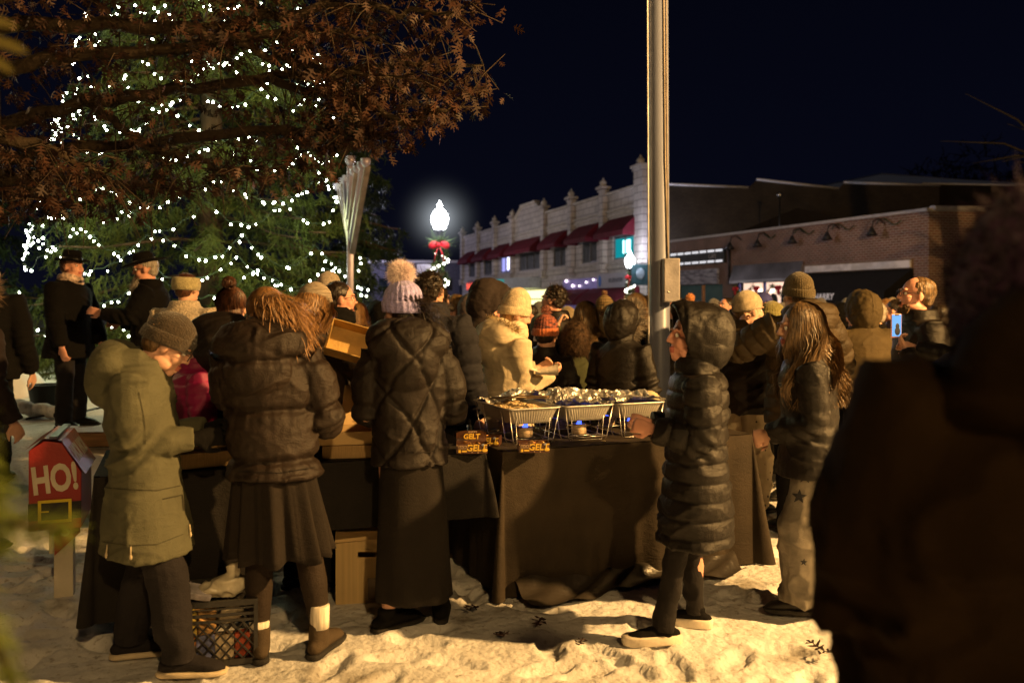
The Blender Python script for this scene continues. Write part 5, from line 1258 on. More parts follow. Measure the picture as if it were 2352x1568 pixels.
# ================================================================ trees
def np_mesh(name, v, nper, mats, parent=None, smooth=False):
    """v: (N, nper, 3) separate little faces"""
    n = len(v); me = bpy.data.meshes.new(name); me.vertices.add(n*nper); me.vertices.foreach_set('co', v.reshape(-1))
    me.loops.add(n*nper); me.loops.foreach_set('vertex_index', np.arange(n*nper)); me.polygons.add(n)
    me.polygons.foreach_set('loop_start', np.arange(n)*nper); me.polygons.foreach_set('loop_total', np.full(n, nper)); me.update(calc_edges=True)
    return mkobj(name, me, mats, parent)
def unit(a): return a/np.maximum(np.linalg.norm(a, axis=-1, keepdims=True), 1e-9)
def leafmat(name, c1, c2, es=0):
    m = mat(name, c1, .65, col2=c2, vs=1.1, bump=0, spec=.2)
    return m
def needles(B, D, ln, k, w, nl, r):
    """B bases, D unit directions of twigs, ln lengths: k needle blades along each"""
    out = []
    for j in range(k):
        t = (j+r.random(len(B)))/k
        p = B+D*(ln*t)[:, None]
        s = unit(r.normal(size=B.shape)); s = unit(s-D*(s*D).sum(1, keepdims=True)); d = unit(s*.8+D*.7)
        q = unit(np.cross(d, r.normal(size=B.shape)))
        L = (nl*r.uniform(.7, 1.3, len(B)))[:, None]
        out.append(np.stack([p-q*w/2, p+q*w/2, p+d*L+q*w*.2, p+d*L-q*w*.2], 1))
    q = unit(np.cross(D, r.normal(size=B.shape)))
    out.append(np.stack([B-q*w*.6, B+q*w*.6, B+D*ln[:, None]+q*w*.2, B+D*ln[:, None]-q*w*.2], 1))
    return np.concatenate(out)

def spruce(X, Y, z0, Hh, Rr, label, nb, ntw, seed, m, shape=.8, w=.018, nl=.11, zmin=.15):
    t = empty('spruce_tree', (X, Y, z0), 0, label, 'tree', None)
    r = np.random.default_rng(seed)
    trk = MB().tube([(0, 0, -.1), (.02, 0, Hh*.4), (0, 0, Hh)], [Rr*.085, Rr*.055, .01], n=10)
    def rad(z): return Rr*np.clip(1-z/Hh, 0, 1)**shape
    B = []; D = []; Ls = []; lim = MB()
    for b in range(nb):
        z = Hh*(zmin/Hh+(1-zmin/Hh)*r.random()**1.25); a = r.uniform(0, 2*math.pi); L = rad(z)*r.uniform(.86, 1.1)*(1+.10*math.sin(a*5+z*2))
        n = 9; dz = r.uniform(-.10, .12)
        pts = []
        for j in range(n):
            u = j/(n-1); pts.append(np.array([math.cos(a)*L*u, math.sin(a)*L*u, z+L*(dz*u-.38*u*u+.20*u**4)]))
        pts = np.array(pts)
        if b % 3 == 0: lim.tube([tuple(q) for q in pts[::2]], [.035*(1-k/5)+.008 for k in range(5)], n=5)
        m_ = int(ntw*(.5+L/Rr))
        u = r.random(m_)**.55; i = np.minimum((u*(n-1)).astype(int), n-2); f = (u*(n-1)-i)[:, None]
        p = pts[i]*(1-f)+pts[i+1]*f; p += r.normal(size=(m_, 3))*np.array([.07, .07, .03])
        out = np.array([math.cos(a), math.sin(a), -.2]); side = np.array([-math.sin(a), math.cos(a), 0])
        d = unit(out*.45+side*r.normal(size=(m_, 1))*.8+np.array([0, 0, -1])*r.uniform(.5, 1.6, (m_, 1)))
        B.append(p); D.append(d); Ls.append(r.uniform(.16, .42, m_)*min(1, Rr/2.2))
    B = np.concatenate(B); D = np.concatenate(D); Ls = np.concatenate(Ls)
    trk.join(lim).build('trunk', mat('spruce_bark', (.06, .04, .025), .9, bump=.8, bs=30), t)
    np_mesh('crown', needles(B, D, Ls, 6, w, nl, r), 4, m, t)
    return t, rad
SPR = leafmat('spruce_needles', (.075, .095, .018), (.018, .030, .006))
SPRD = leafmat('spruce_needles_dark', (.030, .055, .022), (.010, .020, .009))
TX, TY, TZ = -5.75, 16.6, .3
xt, xrad = spruce(TX, TY, TZ, 13.5, 3.35, 'tall green spruce strung with white fairy lights, filling the left half', 430, 34, 11, SPR)
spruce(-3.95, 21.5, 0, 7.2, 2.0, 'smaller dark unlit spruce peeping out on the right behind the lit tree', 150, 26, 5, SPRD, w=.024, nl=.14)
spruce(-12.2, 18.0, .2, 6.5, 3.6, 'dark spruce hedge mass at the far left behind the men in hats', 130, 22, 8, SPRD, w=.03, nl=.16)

# strings of bulbs swagged round the visible side of the tree
BULB = emis('fairy_bulb', (.93, 1.0, .82), 45)
bulb_me = MB().ell((0, 0, 0), .016, 8, 6).mesh('bulb'); bulb_me.materials.append(BULB)
sock_m = mat('bulb_socket', (.02, .04, .02), .6)
rows = [(.75, 'lowest string of white bulbs hanging near the foot of the lit spruce'), (1.45, 'string of white bulbs swagged across the lit spruce behind the black hats'), (2.15, 'string of white bulbs just above the black hats on the lit spruce'),
        (2.95, 'string of white bulbs at mid height of the lit spruce'), (3.75, 'string of white bulbs below the lowest brown oak leaves'), (4.55, 'string of white bulbs half hidden by the fringe of oak leaves'),
        (5.4, 'string of white bulbs behind the thick brown oak leaves'), (6.25, 'string of white bulbs high in the spruce, behind the oak limb'), (7.1, 'second string of white bulbs from the top of the photo'), (7.95, 'topmost string of white bulbs at the upper edge'),
        (1.8, 'string of white bulbs looping just behind the hat brims'), (2.55, 'string of white bulbs a hand above the black hats'), (4.15, 'string of white bulbs at the lower fringe of the oak leaves'), (5.0, 'string of white bulbs showing through gaps of the oak leaves'), (5.85, 'string of white bulbs glinting between the oak limbs')]
rb = random.Random(21)
for i, (z, lab) in enumerate(rows):
    g = empty('light_string', (TX, TY, TZ), 0, lab, 'string lights', 'strings of white bulbs on the spruce')
    pts = []; n = 74; nsw = 4+(i % 3)
    ph = rb.uniform(0, 6); a0 = R(-158); a1 = R(-14)
    for k in range(n):
        u = k/(n-1); a = a0+(a1-a0)*u
        sag = -.42*abs(math.sin(u*nsw*math.pi+ph)) + .55*(u-.5)*(1 if i % 2 else -1)
        zz = max(.15, z+.25+sag+.05*rb.gauss(0, 1)*.5); rr = float(xrad(zz))*1.03+.08+rb.uniform(-.04, .04)
        pts.append(V((math.cos(a)*rr, math.sin(a)*rr, zz)))
    MB().tube(pts, .007, n=4).build('wire', sock_m, g)
    for k, p in enumerate(pts):
        if rb.random() < .36: continue
        o = bpy.data.objects.new('bulb', bulb_me); C.objects.link(o); o.parent = g; o.location = p+V((rb.gauss(0, .03), -.03, -.04)); s_ = rb.uniform(.7, 1.15); o.scale = (s_,)*3
# soft glow of the bulbs on the needles: the same strings as small lamps
for (a, z, e) in ((-150, 1.6, 26), (-110, 2.6, 26), (-70, 1.6, 26), (-35, 2.6, 26), (-130, 4.4, 22), (-60, 4.4, 22), (-95, 6.2, 18)):
    rr = float(xrad(z))+.75; point('string_light', (TX+math.cos(R(a))*rr, TY+math.sin(R(a))*rr, TZ+z), e*2.1, (.90, 1, .42), .5)

# ---- oak with brown star shaped leaves
def leaf_outline():
    # pin oak: midrib with 3 pairs of narrow lobes
    pts = [(0, 0), (.03, .12)]
    for y0, w_l, up in ((.22, .30, .10), (.45, .42, .16), (.68, .26, .16)):
        pts += [(.045, y0-.07), (w_l*.75, y0-.03+up*.4), (w_l, y0+up*.9), (w_l*.62, y0+up*.85), (.06, y0+.07)]
    pts += [(.05, .86), (0, 1.0)]
    return np.array(pts+[(-x, y) for x, y in pts[-2:0:-1]])
LO = leaf_outline()
ot = empty('oak_tree', (-6.4, 6.6, 0), 0, 'oak with dry brown star shaped leaves whose limbs hang over the top left', 'tree')
ob = V((-6.4, 6.6, 0))
OBK = mat('oak_bark', (.05, .035, .022), .9, bump=.9, bs=24, bd=.02)
MB().tube([(0, 0, -.1), (.0, .05, 1.2), (.05, 0, 2.8), (.1, 0, 4.6), (.3, .1, 6.8)], [.30, .23, .2, .16, .09], n=14).build('trunk', OBK, ot)
limbs = [[(-160, 330, 6.7), (200, 236, 6.6), (600, 180, 6.5), (900, 150, 6.3), (1110, 150, 6.2)],
         [(-160, 380, 6.8), (260, 330, 6.9), (640, 300, 6.6), (800, 300, 6.3), (900, 320, 6.2)],
         [(-160, 60, 6.4), (400, 60, 6.0), (800, 20, 6.0), (1040, 30, 5.8)],
         [(200, 236, 6.6), (360, 350, 6.4), (500, 390, 6.3), (660, 385, 6.2)],
         [(-160, 400, 7.0), (40, 420, 6.8), (170, 480, 6.6)],
         [(600, 180, 6.5), (780, 230, 6.2), (950, 280, 6.0), (1060, 246, 5.9)],
         [(640, 300, 6.6), (740, 345, 6.4), (800, 340, 6.3)],
         [(-160, 200, 6.6), (150, 130, 6.2), (420, 110, 6.0), (640, 70, 5.9), (860, 80, 5.9)],
         [(-160, 420, 6.9), (100, 400, 6.9), (280, 420, 6.8), (420, 440, 6.6)],
         [(-160, 0, 6), (300, -40, 6), (700, -60, 5.9), (1000, -30, 5.9)], [(-160, 300, 5.6), (80, 330, 5.7), (240, 400, 5.8)], [(400, 60, 6), (620, 130, 6), (760, 170, 5.9), (930, 180, 5.9)]]
lb = MB(); tw = []
ro = random.Random(9)
for L in limbs:
    pts = [P(*q)-ob for q in L]; dense = []
    for k in range(len(pts)-1):
        for j in range(8): dense.append(pts[k].lerp(pts[k+1], j/8))
    dense.append(pts[-1]); n = len(dense)
    for k in range(1, n-1): dense[k] = dense[k]+V((ro.gauss(0, .015), ro.gauss(0, .02), ro.gauss(0, .018)))
    r0 = .055 if L[0][0] < -100 else .03
    if L is not limbs[0]: lb.build('limb', OBK, ot); lb = MB()
    lb.tube(dense, [r0*(1-k/n)**.8+.006 for k in range(n)], n=7)
    for k in range(2, n):
        for q in range(3):
            d = V((ro.gauss(.45, .5), ro.gauss(0, .7), ro.gauss(-.15, .55))).normalized(); ln = ro.uniform(.2, .55)
            e = dense[k]+d*ln+V((0, 0, -.08)); ew = e+ob; ex_ = HX+ew.x/ew.y*F; ey_ = HY-(ew.z-CH)/ew.y*F
            if ex_ > 700 and ey_ > 395-(ex_-800)*.46: continue
            mid = dense[k]+d*ln*.5; tw.append((dense[k], mid, e)); lb.tube([dense[k], mid, e], [.006, .004, .002], n=4)
lb.build('limb', OBK, ot)
pos = []
for a, m_, e in tw:
    for q in range(ro.choice((5, 7, 10))):
        t = ro.uniform(.15, 1.1); p = a.lerp(e, t)+V((ro.gauss(0, .055), ro.gauss(0, .055), ro.gauss(-.02, .05)))
        pos.append(p)
pos = np.array([tuple(p) for p in pos]); wx = pos+np.array(ob)     # thin the crown into clumps and keep its ragged lower outline
dx = HX+wx[:, 0]/wx[:, 1]*F; dy = HY-(wx[:, 2]-CH)/wx[:, 1]*F
ymax = np.where(dx > 700, 405-(dx-800)*.46, np.where(dx > 340, 440, 505))
cl_ = vnoise(wx, 3.4, 3)+.5*vnoise(wx, 7, 5); keep = (dy < ymax) & (cl_ > -.42+.40*((dx > 200) & (dx < 740) & (dy > 90))) & ~((dx > 765) & (dx < 865) & (dy > 335))
pos = pos[keep]; r = np.random.default_rng(2); n = len(pos)
d = unit(np.stack([r.normal(0, .6, n), r.normal(0, .6, n), r.normal(-.75, .5, n)], 1)); s = unit(np.cross(d, r.normal(size=(n, 3)))); nn = np.cross(s, d)
sz = r.uniform(.055, .115, n)[:, None, None]
fold = r.uniform(-.35, .55, n)[:, None]; curl = r.uniform(-.2, .35, n)[:, None]
x_ = LO[None, :, 0]; y_ = LO[None, :, 1]
v = pos[:, None, :]+sz*(x_[..., None]*s[:, None, :]+y_[..., None]*d[:, None, :]+(np.abs(x_)*fold+(y_**2)*curl)[..., None]*nn[:, None, :])
OAKL = mat('oak_leaf_brown', (.058, .023, .012), .6, col2=(.016, .007, .005), vs=5, bump=.1, spec=.35)
m0 = np_mesh('crown', v, len(LO), OAKL, ot)
# scattered fallen leaves on the snow
fl = [(1160, 1478), (1748, 1219), (1765, 1222), (1742, 1262), (1880, 1520), (1895, 1510), (1640, 1255), (1100, 1405), (560, 1500), (1330, 1500), (1245, 1430)]
for k, (x, y) in enumerate(fl):
    Y = 3000/(y-HY); X = (x-HX)/F*Y
    lm_ = MB(); a = ro.uniform(0, 6); lm_.v = []
    sz_ = ro.uniform(.07, .11)
    lm_.poly([V((px_*sz_, py_*sz_, .006+.12*sz_*abs(px_)+ro.uniform(0, .12)*sz_)) for px_, py_ in LO])
    o = lm_.build('fallen_leaf', OAKL, None, smooth=False); o.location = (X, Y, ground_z(X, Y)+.022); o.rotation_euler = (ro.uniform(-.2, .2), ro.uniform(-.2, .2), a)
    tag(o, 'dry brown oak leaf lying on the trodden snow in front of the tables', 'leaf', 'fallen oak leaves on the snow')

# ---- bare tree on the right
bt = empty('bare_tree', (11.2, 17.5, 0), 0, 'bare dark tree trunk rising at the right edge behind the knit hat', 'tree')
q = MB(); q.tube([(0, 0, 0), (.1, 0, 2), (-.05, 0, 4.0), (-.35, 0, 6.5), (-.7, 0, 9.5)], [.28, .22, .19, .15, .08], n=12); q.build('trunk', mat('bare_bark', (.008, .006, .004), .9, bump=.8, bs=20), bt)
q = MB()
for (a, b) in (((0, 0, 4.2), (-1.6, .5, 4.9)), ((0, 0, 3.6), (-1.3, -.4, 3.9))):
    a = V(a); b = V(b)
    for j in range(6):
        e = a.lerp(b, 1)+V((ro.gauss(0, .5), ro.gauss(0, .4), ro.gauss(0, .35))); c_ = a.lerp(e, .5)+V((0, 0, .25)); q.tube([a, c_, e], [.04, .022, .006], n=5)
q.build('crown', mat('bare_bark', (.03, .022, .012)), bt)
# dark tree line beyond the shops
dt = empty('wooded_skyline', (0, 0, 0), 0, 'dark wood on the hill behind the brick shops', 'wood')
q = []
rr = np.random.default_rng(6); nB = 5200
xx = rr.uniform(34, 74, nB); B = np.stack([xx, rr.uniform(74, 92, nB), 7+5.2*rr.random(nB)*(1+.35*np.sin(xx*.5)+.2*np.sin(xx*1.7))+.12*(xx-34)], 1)
D = unit(rr.normal(size=(nB, 3))+np.array([0, 0, .6])); np_mesh('crown', needles(B, D, np.full(nB, 1.2), 3, .10, .5, rr), 4, leafmat('far_wood', (.012, .014, .008), (.005, .006, .004)), dt)
bpy.data.objects.remove(dt) if False else None
for ch in dt.children: ch['kind'] = 'stuff'

# ---- conifer bough close to the lens at the left edge
cb_ = empty('conifer_branch', (-.62, .95, 0), 0, 'out of focus green conifer bough hanging close to the camera at the lower left', 'branch')
q = MB(); B = []; D = []; rr = np.random.default_rng(12)
for pl_ in ([(-.12, 0, 1.55), (.02, 0, 1.40), (.055, .0, 1.30), (.06, 0, 1.24)], [(-.10, 0, 1.42), (.0, 0, 1.30), (.06, 0, 1.265), (.125, 0, 1.255)], [(-.06, 0, 1.30), (.03, 0, 1.2), (.07, 0, 1.10), (.10, 0, 1.02)], [(-.10, 0, 1.2), (.0, 0, 1.12), (.05, 0, 1.02), (.07, 0, .92)]):
    pv = [V(p) for p in pl_]; q.tube(pv, [.006, .005, .004, .002], n=6)
    for k in range(60):
        t = k/60*2.99; i = int(t); p = pv[i].lerp(pv[i+1], t-i); d_ = (pv[i+1]-pv[i]).normalized()
        B.append(tuple(p)); D.append(tuple(d_))
q.build('twig', OBK, cb_)
yl = empty('hanging_leaf', (-.60, 1.0, 1.85), 0, 'out of focus yellow leaf close to the camera at the top left edge', 'leaf'); MB().poly([V((x*.10, .02*x, -y*.10)) for x, y in LO]).poly([V((x*.08-.03, .01, -y*.08+.03)) for x, y in LO]).build('leaf', mat('near_leaf', (.12, .10, .02), .6), yl, smooth=False)
B = np.array(B); D = np.array(D); np_mesh('needles', needles(B, D, np.full(len(B), .02), 9, .0016, .028, rr), 4, mat('near_needles', (.13, .17, .02), .6, vs=8), cb_)

# ---- menorah (large, seen almost edge on)
mn = empty('menorah', (-2.62, 14.1, 0), math.atan2(-2.8, 1.0), 'tall metal menorah of nested straight arms, seen edge on in front of the lit tree', 'menorah')
MM = mat('menorah_metal', (.26, .24, .36), .35, metal=.3, var=.1, bump=.05); MD = mat('menorah_side', (.17, .14, .14), .5, metal=.4)
top = 3.55
q = MB(); q.box((0, 0, top/2+.1), (.075, .10, top+.2)); q.box((0, 0, .08), (.9, .9, .16)); q.build('stem', MM, mn, bevel=.004)
for k in range(4):
    for sd in (-1, 1):
        x1 = sd*(k+1)*.35; zj = 2.9-(k)*.19; L = math.hypot(x1, top-zj); a = math.atan2(x1, top-zj)
        MB().box((x1/2, .02*(k-1.5), (zj+top)/2), (.055, .085, L), rot=(0, a, 0)).build('arm', MD if k % 2 else MM, mn, bevel=.004)
        c_ = MB().lathe([(.03, top-.02), (.07, top+.03), (.075, top+.10), (.05, top+.10)], (x1, 0, 0), 12); c_.build('cup', MM, mn)
MB().lathe([(.03, top+.2), (.08, top+.26), (.08, top+.36), (.05, top+.36)], (0, 0, 0), 12).build('cup', MM, mn)
# ================================================================ tables and food
FOIL = mat('aluminium_foil', (.80, .78, .74), .36, metal=.8, var=.06, bump=.8, bs=60, bd=.01)
PANM = mat('aluminium_pan', (.62, .60, .56), .42, metal=.6, var=.08, bump=.2, bs=60, bd=.004)
CARD = mat('cardboard', (.60, .42, .20), .85, var=.12, vs=5, bump=.15, bs=120, bd=.003); CARD2 = mat('cardboard_side', (.36, .24, .11), .85, var=.15, vs=4, bump=.3, stretch=(60, 60, 1), bs=3, bd=.003)
CLOTH = cloth('table_black', (.030, .021, .012), .8, spec=.3); WOOD = mat('wood', (.22, .12, .055), .6, var=.3, vs=4, stretch=(1, 1, 8), bump=.2)

def table(label, x, y, ang, L, W, zt=.745):
    t = empty('folding_table', (x, y, 0), R(ang), label, 'table', 'folding tables end to end')
    MB().box((L/2, W/2, zt-.025), (L-.02, W-.02, .04)).build('tabletop', mat('table_plastic', (.5, .5, .5), .5), t, bevel=.01)
    for lx_ in (.18, L-.18):
        for ly in (.08, W-.08): MB().tube([(lx_, ly, -.02), (lx_, ly, zt-.045)], .014, n=8).build('leg', DMETAL, t)
    return t
def cloth_mesh(L, W, zt, hem, flare, folds, seed, rad=.03, corner=1.0):
    per = []; n = 60
    def side(a, b, nrm, k):
        for i in range(k): per.append((a[0]+(b[0]-a[0])*i/k, a[1]+(b[1]-a[1])*i/k, nrm[0], nrm[1]))
    def corn(c, a0):
        for i in range(12):
            a = a0+math.pi/2*i/12; per.append((c[0], c[1], math.cos(a), math.sin(a)))
    side((0, 0), (L, 0), (0, -1), int(60*L)); corn((L, 0), -math.pi/2); side((L, 0), (L, W), (1, 0), int(60*W)); corn((L, W), 0)
    side((L, W), (0, W), (0, 1), int(60*L)); corn((0, W), math.pi/2); side((0, W), (0, 0), (-1, 0), int(60*W)); corn((0, 0), math.pi)
    per = np.array(per); n = len(per); s = np.cumsum(np.r_[0, np.hypot(*np.diff(per[:, :2], axis=0).T)+.012])
    rings = []; K = 26
    for k in range(K+1):
        t = k/K
        hz_ = np.array([hem(x, y) for x, y in per[:, :2]]); z = zt-(zt-hz_)*t
        c_ = np.abs(per[:, 2]*per[:, 3])*2
        f = vnoise(np.stack([s*3.1, s*0+t*.7, s*0], 1), 1, seed)*.6+vnoise(np.stack([s*7, s*0+t*.9, s*0], 1), 1, seed+4)*.35
        o = .006+flare*t**1.1+folds*f*t**.8+c_*corner*.16*t
        rings.append([V((per[i, 0]+per[i, 2]*o[i], per[i, 1]+per[i, 3]*o[i], z[i]-.004*(k > 0)+.006*(f[i] if k == K else 0))) for i in range(n)])
    b = MB(); b.ring_loft(rings, caps=False)
    b.grid(lambda u, v: (-.006+(L+.012)*u, -.006+(W+.012)*v, zt+.004), 30, 12)
    return b
T1 = (-.046, 4.46, 23.0, 1.56, .76)
table('folding table under the brown cloth, carrying the food trays', *T1)
o = cloth_mesh(1.56, .76, .75, lambda x, y: .012, .005, .07, 3, corner=.6).build('tablecloth', CLOTH, None); o.location = (T1[0], T1[1], 0); o.rotation_euler.z = R(23)
tag(o, 'long dark brown cloth falling to the snow from the table with the food trays', 'tablecloth', 'dark tablecloths')
sw = o.modifiers.new('s', 'SUBSURF'); sw.levels = 0; sw.render_levels = 1
# trailing plastic hem on the snow
def trail(u, v):
    x = .05+1.35*u; y = -.02-.20*v*(1-.35*u)-.05*math.sin(u*9); 
    return (x, y, .030+.02*math.sin(u*14+v*4)*(1-v)+.012*math.sin(u*31+v*9)+.06*(1-v)**2)
o = MB().grid(trail, 60, 10).build('groundsheet', mat('black_plastic_sheet', (.03, .025, .02), .3, spec=.6, bump=.6, bs=14), None); o.location = (T1[0], T1[1], 0); o.rotation_euler.z = R(23)
tag(o, 'crumpled black plastic sheet lying on the snow at the foot of the brown tablecloth', 'plastic sheet')
T2 = (-1.82, 3.80, 21.0, 1.80, .74)
table('folding table behind the ponytail woman, carrying the cardboard boxes', *T2)
o = cloth_mesh(1.80, .74, .75, lambda x, y: .12+.31*float(sstep(.55, .85, x)), .01, .04, 8, corner=.35).build('tablecloth', cloth('table_black2', (.012, .010, .009), .85), None); o.location = (T2[0], T2[1], 0); o.rotation_euler.z = R(21)
tag(o, 'shorter black cloth on the table of cardboard boxes, its end gathered beside the pompom girl', 'tablecloth', 'dark tablecloths')
M1 = Matrix.Translation((T1[0], T1[1], 0)) @ Matrix.Rotation(R(23), 4, 'Z')
M2 = Matrix.Translation((T2[0], T2[1], 0)) @ Matrix.Rotation(R(21), 4, 'Z')
ZT = .7565

def rrect(w, l, r, n=10, ribs=0, amp=0, z=0, c=(0, 0)):
    pts = []; hw, hl = w/2, l/2
    cs = [(hw-r, hl-r, 0), (-hw+r, hl-r, 90), (-hw+r, -hl+r, 180), (hw-r, -hl+r, 270)]
    arc_ = []
    for (cx, cy, a) in cs:
        for k in range(n+1):
            t = R(a+90*k/n); arc_.append((cx+r*math.cos(t), cy+r*math.sin(t), math.cos(t), math.sin(t)))
    full = []
    for k in range(len(arc_)):
        a = arc_[k]; b = arc_[(k+1) % len(arc_)]; d = math.hypot(b[0]-a[0], b[1]-a[1]); m = (1 if d < .05 else 56 if d < .33 else 100) if ribs else 1
        for j in range(m): t = j/m; full.append((a[0]+(b[0]-a[0])*t, a[1]+(b[1]-a[1])*t, a[2]+(b[2]-a[2])*t, a[3]+(b[3]-a[3])*t))
    s = 0; out = []
    for k, f in enumerate(full):
        o = amp*(1 if (k//2) % 2 else -1) if ribs else 0
        out.append(V((c[0]+f[0]+f[2]*o, c[1]+f[1]+f[3]*o, z)))
    return out
def foil(w, l, zf, amp, seed, c=(0, 0), n=46, extra=None):
    b = MB(); pts = np.array([[c[0]+(i/n-.5)*w, c[1]+(j/n-.5)*l, 0] for j in range(n+1) for i in range(n+1)])
    h = (1-np.abs(vnoise(pts, 26, seed)))*.6+(1-np.abs(vnoise(pts, 55, seed+2)))*.4+.6*vnoise(pts, 11, seed+5)
    z = zf+amp*(h-.6)
    if extra is not None: z = z+np.array([extra(p[0]-c[0], p[1]-c[1]) for p in pts])
    pts[:, 2] = z; pts[:, :2] += .006*np.stack([vnoise(pts, 40, 7), vnoise(pts, 40, 8)], 1)
    b.add([tuple(p) for p in pts], [(j*(n+1)+i, j*(n+1)+i+1, (j+1)*(n+1)+i+1, (j+1)*(n+1)+i) for j in range(n) for i in range(n)])
    return b
pl_lab = ['food tray on the left with its foil peeled back over shredded food', 'middle food tray with a tall bunched peak of foil', 'food tray on the right, closed with flat crumpled foil']
ck_lab = ['wire chafing rack under the left food tray', 'wire chafing rack under the middle food tray', 'wire chafing rack under the right food tray']
fl_i = 0
cl = ['near left', 'far left', 'near middle', 'far middle', 'near right', 'far right']
FLAME = emis('blue_flame', (.06, .12, 1.0), 3)
for k in range(3):
    cx = .075+.33*k+.15; cy = .155+.265
    base = M1 @ V((cx, cy-.06, ZT)); zr = .195
    w_, l_ = .305, .53
    rk = empty('chafing_rack', base, R(23), ck_lab[k], 'chafing rack', 'wire chafing racks')
    q = MB(); q.tube([(x, y, zr-.006) for x, y, _ in [tuple(v) for v in rrect(w_-.012, l_-.012, .03, 4)]+[tuple(rrect(w_-.012, l_-.012, .03, 4)[0])]], .003, n=6); q.build('rim_wire', METAL, rk)
    for sx in (-1, 1):
        for y_ in (-l_/2+.01, -l_/2+.13, l_/2-.13, l_/2-.01):
            MB().tube([(sx*(w_/2-.006), y_, zr-.006), (sx*(w_/2-.035), y_*.94, .02), (sx*(w_/2-.045), y_*.94, .004)], .0028, n=6).build('leg', METAL, rk)
    for y_ in (-l_/2*.94+.01, l_/2*.94-.01):
        MB().tube([(-(w_/2-.05), y_, zr-.006), (-(w_/2-.06), y_*.96, .004), (w_/2-.06, y_*.96, .004), (w_/2-.05, y_, zr-.006)], .0026, n=6).build('end_wire', METAL, rk)
    q = MB(); q.tube([(x, y, .022) for x, y in [( .115, -.245), (.115, .245), (-.115, .245), (-.115, -.245), (.115, -.245)]], .0026, n=6)
    for yy in (-.13, .13): q.tube([(.055*math.cos(a), yy+.055*math.sin(a), .022) for a in [R(20*j) for j in range(19)]], .0026, n=6); q.tube([(-.115, yy-.05, .022), (.115, yy-.05, .022)], .0026, n=6)
    q.build('can_shelf', METAL, rk)
    tr = empty('foil_tray', base+V((0, 0, zr)), R(23), pl_lab[k], 'food tray', 'aluminium food trays on the table')
    q = MB(); dep = .085
    rings = [rrect(w_+.014, l_+.014, .035, z=-.003), rrect(w_+.018, l_+.018, .036, z=.002), rrect(w_+.008, l_+.008, .034, z=.004), rrect(w_-.012, l_-.012, .03, z=.001)]
    q.ring_loft(rings, caps=False)
    q.ring_loft([rrect(w_-.014-.06*t, l_-.014-.06*t, .03, ribs=1, amp=.0022*(1 if 0 < t < 1 else 0), z=-dep*t) for t in (0, .12, .5, .9, 1.0)], caps=True)
    # open top: remove the top cap
    q.f.pop(-2); q.m.pop(-2)
    q.build('pan', PANM, tr)
    if k == 0:
        f = foil(.25, .44, -.022, .030, 3, extra=lambda x, y: .012*math.exp(-((x+.05)**2+(y-.05)**2)/.01)); f.build('shredded_food', mat('pale_food', (.60, .45, .24), .5, var=.35, vs=50, bump=1, bs=120, bd=.01), tr, smooth=False)
        f = foil(.29, .20, .004, .040, 9, c=(-.0, .15), extra=lambda x, y: .02+.02*math.sin(x*20)); f.build('foil_cover', FOIL, tr, smooth=False)
        tg = empty('serving_tongs', M1 @ V((cx+.02, cy-.08, ZT+zr+.02)), R(-32), 'brown handled serving tongs lying across the left food tray', 'tongs')
        MB().tube([(-.20, .01, 0), (-.02, .012, .02), (.18, 0, .03)], [(.012, .004)]*3, n=8).tube([(-.20, -.01, -.002), (-.02, -.014, .012), (.18, 0, .022)], [(.012, .004)]*3, n=8).build('arm', mat('tong_brown', (.20, .14, .08), .4, metal=.3), tg)
    else:
        pk = (lambda x, y: .075*math.exp(-((x+.07)**2+(y+.05)**2)/.0045)+.02*math.sin(y*14)) if k == 1 else (lambda x, y: .012*math.sin(y*18+x*9))
        f = foil(.325, .545, .016, .042 if k == 1 else .034, 20+k, n=56, extra=pk); f.build('foil_cover', FOIL, tr, smooth=False)
    for j, yy in enumerate((-.13, .13)):
        c_ = M1 @ V((cx, cy-.06+yy, ZT+.0255)); cn = empty('fuel_can', c_, 0, '%s chafing fuel can with a blue flame, under a food tray' % cl[k*2+j], 'fuel can', 'chafing fuel cans')
        MB().lathe([(.001, 0), (.040, 0), (.042, .003), (.042, .05), (.040, .054), (.033, .056), (.03, .05), (.001, .05)], n=22).build('can', mat('can_label', (.55, .42, .28), .5, var=.3, vs=30, stretch=(1, 1, 4)), cn)
        fr_ = random.Random(k*5+j); h = fr_.uniform(.045, .075); lean_ = fr_.uniform(-.02, .02)
        q = MB(); q.tube([(0, 0, .048), (lean_*.2, 0, .056), (lean_*.6, 0, .056+h*.35), (lean_*1.3, 0, .056+h*.7), (lean_*1.8, 0, .056+h)], [(.022, .016), (.020, .014), (.011, .008), (.006, .005), (.001, .001)], n=12)
        q.build('flame', FLAME, cn)

